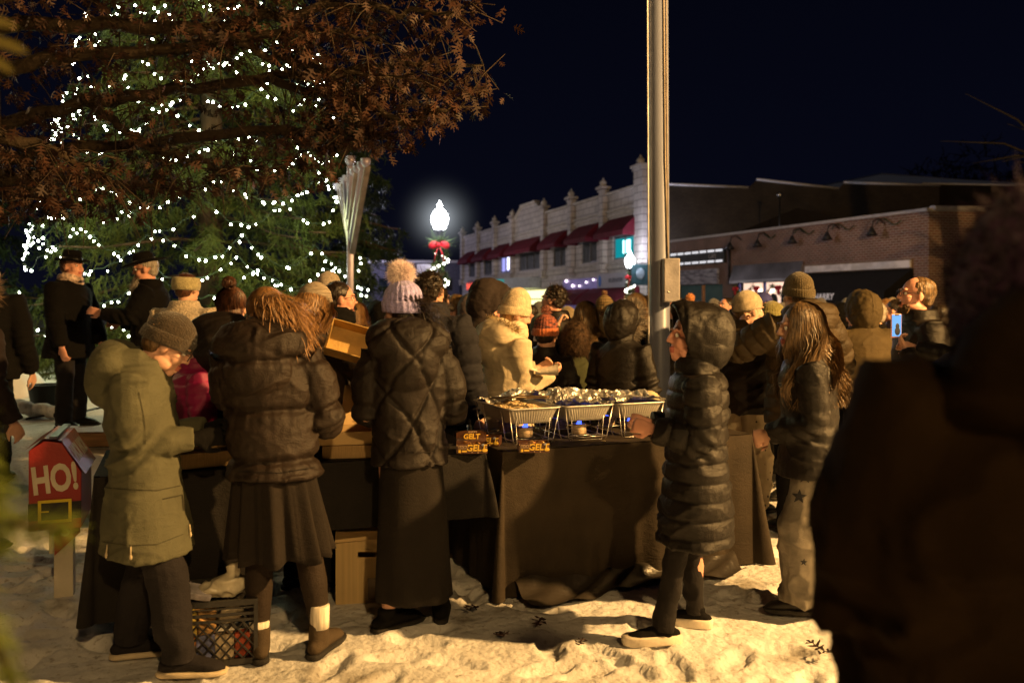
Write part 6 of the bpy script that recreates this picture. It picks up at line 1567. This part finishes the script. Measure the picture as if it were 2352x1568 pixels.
# chocolate coin boxes
GB = mat('box_brown', (.085, .035, .018), .4, var=.1, spec=.5); GY = mat('box_yellow', (.75, .48, .06), .5, em=(.6, .35, .04), es=.04); GW = mat('box_cream', (.62, .45, .28), .5); GBL = mat('box_coin_blue', (.30, .33, .42), .4)
def gelt(M, label, w=.155, h=.048, d=.10, open_=True, lid=False):
    t = empty('chocolate_coin_box', M.to_translation(), M.to_euler().z, label, 'chocolate box', 'brown boxes of chocolate coins')
    q = MB(); q.box((0, 0, h/2), (w, .002, h)); q.box((0, d, h/2), (w, .002, h)); q.box((-w/2, d/2, h/2), (.002, d, h)); q.box((w/2, d/2, h/2), (.002, d, h)); q.box((0, d/2, .002), (w, d, .003)); o = q.build('carton', GB, t, smooth=False)
    text('lettering', 'GELT', .044, GY, t, face_mtx((.022, -.0032, h*.56), (1, 0, 0), (0, 0, 1)), bold=.0012, ext=.0005, shear=.1)
    text('lettering', 'GLICKS', .017, GB, t, face_mtx((-.047, -.0048, h*.66), (1, 0, 0), (0, 0, 1)), bold=.0004, ext=.0004)
    MB().box((-.047, -.003, h*.66), (.046, .002, .016)).build('brand_panel', GW, t, smooth=False)
    MB().box((-.062, -.003, h*.25), (.012, .002, .014)).box((-.038, -.003, h*.25), (.026, .002, .008)).build('weight_panel', GY, t, smooth=False)
    MB().ell((w/2-.014, -.003, h*.33), (.014, .0015, .009), 12, 8).build('coin_print', GY, t); MB().ell((w/2-.022, -.003, h*.88), (.009, .0012, .006), 12, 6).build('coin_print', GBL, t)
    for x_, z_ in ((-.02, .9), (.0, .12), (.03, .1), (-.075, .85), (.07, .62)): MB().ell((x_, -.0025, h*z_), (.0025, .001, .0025), 6, 5).build('dot', GW, t)
    rr_ = random.Random(len(label))
    q = MB()
    for k in range(14): q.ell((rr_.uniform(-w/2+.02, w/2-.02), rr_.uniform(.02, d-.02), h*.75+rr_.uniform(-.01, .01)), (.017, .017, .003), 12, 4, rot=(rr_.uniform(-.6, .6), rr_.uniform(-.6, .6), 0))
    q.build('coins', mat('gold_foil', (.75, .42, .16), .35, metal=.8, var=.3, vs=40), t)
    if lid:
        q = MB(); q.grid(lambda u, v: (-w/2+w*u, d+.002+.008*math.sin(v*3), h*.6+.072*v-.012*(2*u-1)**4*v), 14, 8); lo = q.build('lid', GB, t)
        text('lettering', 'GELT', .036, GY, lo, face_mtx((0, d-.004, h+.022), (1, 0, 0), (0, 0, 1)), bold=.001, ext=.0005, shear=.1)
        text('lettering', 'GLICKS', .014, GW, lo, face_mtx((.005, d-.002, h+.052-.006), (1, 0, 0), (0, 0, 1)), ext=.0004)
def at2(x, y, z, rz): Y = (CH-z)*F/(y-HY); return Matrix.Translation(((x-HX)/F*Y, Y, z)) @ Matrix.Rotation(R(rz), 4, 'Z')
gelt(at2(1084, 1041, ZT, 4), 'open brown chocolate coin box with its lid raised, at the end of the left table', lid=True)
gelt(at2(1227, 1039, ZT, 4), 'brown chocolate coin box alone at the front edge of the food table')
m = at2(1112, 1024, ZT, -8); gelt(m, 'brown chocolate coin box half hidden behind the one with the raised lid')

def carton(label, M, w, d, h, lid=0, m=CARD, hole=False, fill=None, name='cardboard_box', grp='flat cardboard food boxes'):
    t = empty(name, M.to_translation(), M.to_euler().z, label, 'cardboard box', grp)
    q = MB()
    if lid:
        th = .004
        q.box((0, th/2, h/2), (w, th, h)); q.box((0, d-th/2, h/2), (w, th, h)); q.box((-w/2+th/2, d/2, h/2), (th, d-2*th, h)); q.box((w/2-th/2, d/2, h/2), (th, d-2*th, h)); q.box((0, d/2, th/2), (w-2*th, d-2*th, th))
        q.build('carton', m, t, smooth=False)
        l = MB(); a = R(lid); l.box((0, d+math.cos(a)*-.11*-1*0+.11*math.cos(a), h+.11*math.sin(a)), (w-.005, .22, .003), rot=(a, 0, 0)); l.build('lid', CARD, t, smooth=False)
    else:
        q.box((0, d/2, h/2), (w, d, h)); o = q.build('carton', m, t, smooth=False, bevel=.003)
        f = MB(); f.box((0, -.0015, h*.78), (w*.96, .002, .004)); f.box((.0, -.002, h*.28), (w*.36, .003, h*.5)); f.build('flap_seam', CARD2, t, smooth=False)
    return t
def on2(x, y, z, rz=0): return M2 @ Matrix.Translation((x, y, z)) @ Matrix.Rotation(R(rz), 4, 'Z')
carton('lower flat cardboard box under the open pastry box on the left table', on2(1.13, .03, ZT, -12), .29, .30, .062, m=CARD2)
pb = carton('open cardboard box of chocolate pastry crumbs on the left table', on2(1.11, .05, ZT+.064, -9), .29, .28, .062, lid=62)
q = foil(.26, .24, .02, .016, 31, c=(0, .14), n=24); q.build('pastry_crumbs', mat('pastry', (.5, .24, .06), .45, col2=(.07, .03, .015), vs=18, spec=.6), pb, smooth=False)
carton('bottom box of the cardboard stack beside the ponytail woman', on2(.80, .05, ZT, 14), .20, .28, .058, m=CARD2)
carton('middle box of the cardboard stack beside the ponytail woman', on2(.81, .07, ZT+.060, 6), .20, .28, .058)
carton('top box of the cardboard stack beside the ponytail woman', on2(.79, .08, ZT+.120, 11), .20, .28, .058, m=CARD2)
carton('brown cardboard box between the boy and the ponytail woman', on2(.42, .02, ZT, 10), .32, .32, .07, m=CARD2); carton('upper cardboard box behind the hands of the boy in green', on2(.40, .10, ZT+.072, 4), .30, .28, .065, m=CARD2)
# box lid held up
hb = empty('cardboard_tray', P(808, 793, 4.35), R(6), 'open cardboard tray held tilted between the beige beanie woman and the pompom girl', 'cardboard box')
q = MB(); q.box((0, .01, 0), (.235, .004, .16)); q.box((0, -.035, -.08), (.235, .09, .004)); q.box((-.1175, -.035, 0), (.004, .09, .16)); q.box((.1175, -.035, 0), (.004, .09, .16)); q.box((0, -.035, .08), (.235, .09, .004))
q.xf(Matrix.Rotation(R(16), 4, 'Y') @ Matrix.Rotation(R(-26), 4, 'X')); q.build('tray', mat('cardboard_bright', (.55, .36, .12), .8), hb, smooth=False)
# paper packet in the cream sleeve
pk = empty('paper_packet', P(1262, 852, 5.58), R(0), 'folded white paper packet in the hand of the woman in the cream parka', 'paper packet')
q = MB(); q.ring_loft([[V((x, y*s, z*s)) for x, y, z in [(x0, .035*math.cos(a), .03*math.sin(a)+dz) for a in [R(30*j) for j in range(12)]]] for x0, s, dz in ((-.09, .5, -.02), (-.03, .8, 0), (.03, 1.1, .005), (.055, 1.35, .01))], caps=False)
q.box((-.11, 0, .012), (.10, .05, .004), rot=(.2, .25, 0)); q.build('paper', mat('white_paper', (.78, .70, .58), .8), pk)
# towel and crumbs
tw_ = MB(); tw_.ell((0, 0, .04), (.10, .08, .05)); tw_.ell((.06, .03, .06), (.06, .06, .045)); tw_.ell((-.08, .02, .03), (.06, .07, .03))
me = fuse(tw_, .006, 2); displace(me, lambda p, n: .016*((1-np.abs(vnoise(p*np.array([1, 2, 1]), 17, 3)))**3-.3))
o = mkobj('towel', me, mat('towel_tan', (.55, .45, .28), .9, bump=.3), None); o.location = M1 @ V((1.13, .52, ZT+.10)); tag(o, 'bunched tan towel at the right end of the food trays', 'towel')
bxx = empty('covered_dish', M1 @ V((1.13, .50, ZT)), R(23), 'dark round covered dish under the tan towel', 'dish'); MB().lathe([(.001, 0), (.10, 0), (.125, .06), (.13, .095), (.001, .10)], n=28).build('dish', DMETAL, bxx)
for k, (x_, y_) in enumerate(((1.0, .08), (1.06, .05), (.62, .06))):
    o = MB().ell((0, 0, .004), (.012, .008, .004), 8, 5).build('crumb', mat('crumb', (.7, .55, .3), .8), None); o.location = M1 @ V((x_, y_, ZT)); tag(o, 'small pale crumb on the front edge of the food table', 'crumb', 'crumbs on the brown cloth')
nk = empty('paper_napkin', M1 @ V((.33, .62, ZT)), R(10), 'small white paper napkin behind the left fuel cans', 'napkin'); MB().poly([(-.03, 0, .0), (.03, 0, 0), (.012, .02, .05), (-.01, .02, .05)]).quad((-.03, .0, .001), (.03, 0, .001), (.04, .05, .001), (-.04, .05, .001)).build('paper', mat('white_paper', (.78, .70, .58)), nk, smooth=False)

# big upright box under the table
Y = 4.40; bx = empty('tall_cardboard_box', ((835-HX)/F*Y+.035, Y-.02, ground_z(0, 4)+.0), R(4), 'tall upright brown cardboard box with a handle slot, standing on the snow under the table', 'cardboard box')
w_, h_, d_ = .34, .365, .28; q = MB()
def holed(b, x0, x1, z0, z1, hx0, hx1, hz0, hz1, y):
    b.quad((x0, y, z0), (x1, y, z0), (x1, y, hz0), (x0, y, hz0)); b.quad((x0, y, hz1), (x1, y, hz1), (x1, y, z1), (x0, y, z1)); b.quad((x0, y, hz0), (hx0, y, hz0), (hx0, y, hz1), (x0, y, hz1)); b.quad((hx1, y, hz0), (x1, y, hz0), (x1, y, hz1), (hx1, y, hz1))
holed(q, -w_/2, w_/2, 0, h_, -.06, .03, .235, .262, 0); q.quad((w_/2, 0, 0), (w_/2, d_, 0), (w_/2, d_, h_), (w_/2, 0, h_)); q.quad((-w_/2, 0, 0), (-w_/2, 0, h_), (-w_/2, d_, h_), (-w_/2, d_, 0)); q.quad((-w_/2, d_, 0), (w_/2, d_, 0), (w_/2, d_, h_), (-w_/2, d_, h_))
q.build('carton', mat('cardboard_big', (.58, .42, .20), .85, var=.1, vs=40, stretch=(1, 1, .02), bump=.1), bx, smooth=False)
MB().quad((w_/2, 0, h_), (w_/2, d_, h_), (w_/2+.07, d_*.9, h_+.015), (w_/2+.07, .03, h_+.02)).quad((-w_/2, .0, h_), (w_/2, 0, h_), (w_/2-.04, -.01, h_-.03), (-w_/2, -.02, h_-.05)).build('flap', CARD, bx, smooth=False)
MB().quad((-.01, -.003, .02), (.05, -.003, .02), (.05, -.003, .13), (-.01, -.003, .13)).build('tape', mat('packing_tape', (.22, .14, .06), .2, spec=.6), bx, smooth=False)
# milk crate
Y = 3.93; cr_ = empty('milk_crate', ((528-HX)/F*Y, Y-.16, ground_z(0, 4)+.005), R(14), 'black plastic milk crate full of packets, on the snow at the feet of the boy', 'crate')
W_, H_ = .33, .27; PLK = mat('crate_black', (.018, .017, .016), .4, spec=.5)
for (ox, oy, rz) in ((0, -W_/2, 0), (W_/2, 0, 90), (0, W_/2, 180), (-W_/2, 0, 270)):
    q = MB(); q.box((0, 0, .012), (W_, .012, .024)); q.box((0, 0, H_-.012), (W_, .014, .024)); q.box((0, 0, H_-.06), (W_, .008, .012)); q.box((0, 0, H_-.085), (W_, .008, .010)); q.box((-W_/2, 0, H_/2), (.016, .016, H_)); q.box((0, .0, H_-.035), (W_, .006, .006))
    for k in range(-4, 5):
        for s in (-1, 1):
            x0 = k*.045; z0_, z1_ = .02, H_-.09; dx = (z1_-z0_)*s*.9
            a = V((x0-dx/2, 0, z0_)); b = V((x0+dx/2, 0, z1_))
            if abs(a.x) > W_/2 or abs(b.x) > W_/2:
                lo = -W_/2; hi = W_/2; tA, tB = 0, 1
                if dx: 
                    ts = sorted(((lo-a.x)/dx, (hi-a.x)/dx)); tA = max(0, ts[0]); tB = min(1, ts[1])
                if tB <= tA: continue
                a, b = a.lerp(b, tA), a.lerp(b, tB)
            q.tube([a, b], [(.005, .004)]*2, n=5)
    q.xf(Matrix.Translation((ox, oy, 0)) @ Matrix.Rotation(R(rz), 4, 'Z')); q.build('lattice_side', PLK, cr_, smooth=False)
MB().box((0, 0, .01), (W_-.02, W_-.02, .008)).build('base', PLK, cr_, smooth=False)
ci = [((.55, .22, .05), 'small orange carton inside the black milk crate'), ((.25, .28, .55), 'small blue carton inside the black milk crate'), ((.60, .50, .35), 'cream carton inside the black milk crate'), ((.5, .10, .05), 'red packet standing in the black milk crate'), ((.55, .42, .10), 'yellow carton inside the black milk crate'), ((.5, .3, .12), 'light brown carton inside the black milk crate')]
MC = Matrix.Translation(cr_.location) @ Matrix.Rotation(R(14), 4, 'Z')
for k, (c_, lb_) in enumerate(ci):
    o = MB().box((0, 0, .05), (.075, .05, .10)).build('carton_packet', mat('packet%d' % k, c_, .5, var=.5, vs=30), None, smooth=False, bevel=.003); o.location = MC @ V((-.115+.075*(k % 4), -.128+.02*(k % 2), .018+.105*(k//4))); o.rotation_euler = (0, 0, R(14+5*k)); tag(o, lb_, 'packet', 'packets in the milk crate')
o = MB().box((0, 0, 0), (.13, .09, .03)).build('magazine_pack', mat('pack_white', (.55, .52, .58), .4, var=.4, vs=20), None, smooth=False, bevel=.004); o.location = MC @ V((-.09, -.06, .285)); o.rotation_euler = (.3, .35, .6); tag(o, 'red and white flat pack sticking up from the left of the milk crate', 'packet', None)
b_ = MB().ell((0, 0, 0), (.07, .05, .05)).ell((.02, 0, .05), (.03, .03, .04)).ell((-.06, 0, -.02), (.07, .06, .025)); me = fuse(b_, .006, 1); displace(me, lambda p, n: .02*((1-np.abs(vnoise(p, 22, 3)))**2-.4))
o = mkobj('plastic_bag', me, mat('clear_wrap', (.72, .66, .5), .15, spec=.8, bump=.5, bs=30), None); o.location = MC @ V((.05, -.04, .30)); tag(o, 'crumpled shiny clear plastic bag on top of the milk crate', 'plastic bag')
o = MB().ell((0, 0, 0), (.055, .012, .04)).build('paper_cup_lid', mat('pack_cream', (.62, .55, .42), .5), None); o.location = MC @ V((.06, -.10, .19)); o.rotation_euler = (.2, -.4, .3); tag(o, 'round cream lid seen through the side of the milk crate', 'lid')

# ---- red HO! mailbox
mb_ = empty('mailbox', ((152-HX)/F*4.35-.055, 4.35, ground_z(-2.2, 4.3)), R(20), 'red Santa mailbox lettered HO! with a black belt and yellow buckle on a cream post', 'mailbox')
REDP = mat('red_paint', (.26, .012, .010), .45, var=.12, vs=5, spec=.5); BLP = mat('black_paint', (.015, .014, .016), .5); YEL = mat('yellow_paint', (.62, .48, .03), .5); CRP = mat('cream_paint', (.55, .50, .40), .6, var=.15)
z0 = .38; hw = .118; dd = .46; prof_ = [(-hw, z0), (hw, z0), (hw, z0+.28), (.03, z0+.43), (-.05, z0+.445), (-hw, z0+.40)]
q = MB(); q.ring_loft([[V((x, 0, z)) for x, z in prof_], [V((x, dd, z)) for x, z in prof_]]); body = q.build('box', REDP, mb_, smooth=False, bevel=.004)
rfb = MB(); ORG = mat('orange_red_paint', (.34, .06, .02), .45, spec=.5)
rfb.quad((hw+.02, -.012, z0+.27), (hw+.02, dd+.02, z0+.27), (.03, dd+.02, z0+.445), (.03, -.012, z0+.445)); rfb.quad((.03, -.012, z0+.445), (.03, dd+.02, z0+.445), (-.05, dd+.02, z0+.46), (-.05, -.012, z0+.46)); rfb.quad((-.05, -.012, z0+.46), (-.05, dd+.02, z0+.46), (-hw-.015, dd+.02, z0+.405), (-hw-.015, -.012, z0+.405))
ro_ = rfb.build('roof', ORG, mb_, smooth=False)
MB().box((-.005, dd/2, z0+.462), (.035, dd+.04, .012)).build('ridge_strip', mat('ridge_dark', (.03, .03, .06), .4), ro_, smooth=False)
nx = V((hw-.01, 0, -.175)).normalized(); up_ = V((-.108, 0, .175)).normalized()
for yy in (.12, .33):
    text('lettering', 'HO!', .12, CRP, ro_, face_mtx((.085, yy, z0+.366), (0, 1, 0), up_), bold=.004, ext=.0015, sx=.8)
text('lettering', 'HO!', .185, CRP, mb_, face_mtx((.0, -.003, z0+.25), (1, 0, .10), (0, 0, 1)), bold=.007, ext=.0015, sx=.62)
MB().box((0, -.004, z0+.095), (hw*2+.002, .006, .085)).build('belt', BLP, mb_, smooth=False)
q = MB()
for c_, d_2 in (((.0, -.010, z0+.145), (.15, .006, .014)), ((.0, -.010, z0+.045), (.15, .006, .014)), ((-.068, -.010, z0+.095), (.014, .006, .086)), ((.068, -.010, z0+.095), (.014, .006, .086)), ((-.045, -.010, z0+.095), (.035, .005, .006))): q.box(c_, d_2)
q.build('buckle', YEL, mb_, smooth=False)
q = MB(); q.box((.02, .18, .22), (.09, .09, .50)); q.box((-.035, .13, .34), (.02, .02, .22)); q.build('post', CRP, mb_, smooth=False, bevel=.004)
q = MB(); q.poly([(-.02, .12, .43), (.10, .12, .43), (.10, .12, .33), (-.02, .12, .22)]); so = q.build('side_plate', REDP, mb_, smooth=False)
text('lettering', 'S', .11, CRP, so, face_mtx((.03, .117, .35), (1, 0, 0), (0, 0, 1)), ext=.001)

# ---- phone with the lit screen
ph = empty('smartphone', P(2059, 748, 5.50), R(14), 'phone in a pink case with a bright screen, held up among the crowd', 'phone')
MB().box((0, .004, 0), (.076, .010, .152)).build('case', mat('pink_case', (.65, .34, .24), .5), ph, bevel=.004)
so = MB().box((0, -.002, .002), (.066, .003, .138)).build('screen', emis('screen_blue', (.22, .50, .95), 1.1), ph, smooth=False)
MB().ell((.004, -.0045, -.004), (.014, .001, .02)).ell((.004, -.0045, -.034), (.020, .001, .026)).box((0, -.0045, .068), (.028, .001, .008)).build('picture', mat('screen_dark', (.01, .015, .03), .5, bump=0), so)
# ---- odds and ends by the tree
bk = empty('planter_tub', P(108, 870, 9.6)-V((0, 0, .0)), 0, 'black tub beside the legs of the young man in the trilby', 'tub')
bk.location.z = .33; MB().lathe([(.001, 0), (.15, 0), (.19, .28), (.2, .3), (.17, .3), (.15, .2), (.001, .2)], n=20).build('tub', BLACK, bk)
q = MB(); 
for k in range(9): q.ell((-.34+.085*k, ro.gauss(0, .03), .13-.03*k*.4+ro.gauss(0, .02)), (.10, .10, .07))
me = fuse(q, .02, 2); displace(me, lambda p, n: .012*vnoise(p, 12, 3)); o = mkobj('snow_heap', me, SNOW, None); o.location = P(96, 895, 9.2); o.location.z = ground_z(o.location.x, o.location.y)-.01; o['kind'] = 'structure'
st = empty('wooden_platform', (P(262, 975, 7.9).x, 7.9, .27), R(8), 'low brown wooden platform edge dusted with snow behind the boy in green', 'platform')
MB().box((0, 0, .05), (.95, .5, .12)).build('deck', WOOD, st, smooth=False, bevel=.005); MB().grid(lambda u, v: (-.47+.94*u, -.24+.48*v, .113+.012*math.sin(u*9)*math.sin(v*5)+.006), 16, 8).build('snow_cover', SNOWC, st)
cbp = [P(60, 985, 8.9), P(120, 960, 9.3), P(200, 945, 9.6), P(225, 930, 9.9)]; cbp = [V((p.x, p.y, ground_z(p.x, p.y)+.02)) for p in cbp]
c2_ = []
for k in range(3):
    for j in range(6): c2_.append(cbp[k].lerp(cbp[k+1], j/6)+V((0, .06*math.sin(k*6+j), .01)))
o = MB().tube(c2_+[cbp[3], cbp[3]+V((.3, .1, .10)), cbp[3]+V((.6, .3, .02))], .012, n=6).build('power_cable', BLACK, None); tag(o, 'black power cable snaking over the snow by the lit tree', 'cable')
ob2 = empty('snowy_boulder', (-7.0, 11.5, .2), 0, 'snow covered dark rock near the foot of the lit spruce', 'rock'); q = MB().ell((0, 0, .2), (.8, .6, .4)); me = fuse(q, .05, 1); displace(me, lambda p, n: .08*vnoise(p, 2.4, 3)); mkobj('rock', me, SNOWC, ob2)
# distinctive prints on clothing
p5 = P_['girl with long wavy brown hair in black jacket and pale star print jeans']['root']

bpy.context.view_layer.update()
def cast(o, x, y):
    M = o.matrix_world.inverted(); a = M @ V((0, 0, CH)); b = M @ P(x, y, 10); ok, p, n, i = o.ray_cast(a, (b-a).normalized())
    return (p, n) if ok else None
def print_on(o, polys, m, name, parent):
    b = MB()
    for poly in polys:
        hit = [cast(o, x, y) for x, y in poly]
        if all(hit): b.poly([p+n*.004 for p, n in hit])
    if b.f: b.build(name, m, parent, smooth=False)
def star2(cx, cy, r, rot=0): return [(cx+(r if k % 2 == 0 else r*.42)*math.sin(k*math.pi/5+rot), cy-(r if k % 2 == 0 else r*.42)*math.cos(k*math.pi/5+rot)) for k in range(10)]
STARM = cloth('star_patch', (.03, .03, .035))
tr5 = [c for c in p5.children if c.name.startswith('trousers')][0]; ct5 = [c for c in p5.children if c.name.startswith('coat')][0]
for cx, cy, r in ((1836, 1140, 18), (1850, 1094, 17), (1866, 1200, 11), (1846, 1290, 9)): print_on(tr5, [star2(cx, cy, r, .1)], STARM, 'star_print', p5)
def bar(x0, y0, x1, y1, w=1.6):
    d = V((x1-x0, y1-y0)).normalized()*w; n = (-d.y, d.x); return [(x0+n[0], y0+n[1]), (x1+n[0], y1+n[1]), (x1-n[0], y1-n[1]), (x0-n[0], y0-n[1])]
LT = cloth('print_cream', (.35, .30, .24))
print_on(ct5, [bar(1793, 850, 1790, 880), bar(1790, 880, 1803, 880), bar(1806, 880, 1813, 850), bar(1813, 850, 1820, 880), bar(1808, 870, 1818, 870)], LT, 'jacket_lettering', p5)
print_on(ct5, [bar(1790, 886, 1790, 894, 1), bar(1790, 886, 1796, 894, 1), bar(1796, 886, 1796, 894, 1), bar(1800, 886, 1800, 894, 1), bar(1800, 886, 1806, 886, 1), bar(1800, 890, 1806, 890, 1), bar(1810, 886, 1810, 894, 1), bar(1810, 886, 1816, 888, 1), bar(1810, 890, 1816, 894, 1)], LT, 'jacket_lettering', p5)

# pocket flap, waist seam, hem cord and toggles of the green parka
pb_ = P_['boy in pale green hooded parka and brown knit beanie with round glasses, looking down']['root']; cb1 = [c for c in pb_.children if c.name.startswith('coat')][0]
SEAM = cloth('sage_seam', (.035, .032, .018))
def line_on(o, pts, m, name, parent, w=1.3):
    b = MB()
    for k in range(len(pts)-1):
        n = 6
        for j in range(n):
            a = [pts[k][i]+(pts[k+1][i]-pts[k][i])*j/n for i in (0, 1)]; c = [pts[k][i]+(pts[k+1][i]-pts[k][i])*(j+1)/n for i in (0, 1)]
            h = [cast(o, x, y) for x, y in bar(a[0], a[1], c[0], c[1], w)]
            if all(h) and (h[0][0]-h[1][0]).length < .05: b.poly([p+n_*.003 for p, n_ in h])
    if b.f: b.build(name, m, parent, smooth=False)
line_on(cb1, [(232, 1118), (300, 1124), (360, 1126), (425, 1112)], SEAM, 'waist_seam', pb_, .9)
line_on(cb1, [(372, 1146), (418, 1136), (421, 1172)], SEAM, 'pocket_flap', pb_, 1.4)
line_on(cb1, [(236, 1243), (300, 1252), (360, 1250), (420, 1226)], SEAM, 'hem_seam', pb_, .8)
line_on(cb1, [(318, 900), (330, 960), (334, 1020)], SEAM, 'sleeve_seam', pb_, .8)
for x, y in ((300, 1272), (250, 1268), (432, 1222)):
    h = cast(cb1, x, y-18)
    if h: MB().tube([h[0]+h[1]*.006, h[0]+h[1]*.01-V((0, 0, .035))], .003, n=6).ell(h[0]+h[1]*.01-V((0, 0, .042)), (.006, .006, .011), 8, 6).build('toggle', mat('toggle_cream', (.5, .42, .28), .6), pb_)
w2c = [c for c in w2.children if c.name.startswith('coat')][0]; SB = cloth('seam_dark', (.006, .004, .003))
line_on(w2c, [(548, 1082), (640, 1086), (740, 1070)], SB, 'hem_seam', w2, 1.0)
p3 = P_['girl in lilac ribbed beanie with fluffy cream pompom, dark quilted jacket and long skirt']; c3 = [c for c in p3['root'].children if c.name.startswith('coat')][0]
line_on(c3, [(905, 1034), (960, 1040), (1035, 1030)], SB, 'hem_seam', p3['root'], 1.0)
line_on(c3, [(1042, 905), (1036, 960), (1030, 1010)], SB, 'side_seam', p3['root'], .8)
for me_ in bpy.data.meshes:
    me_.validate(verbose=False)
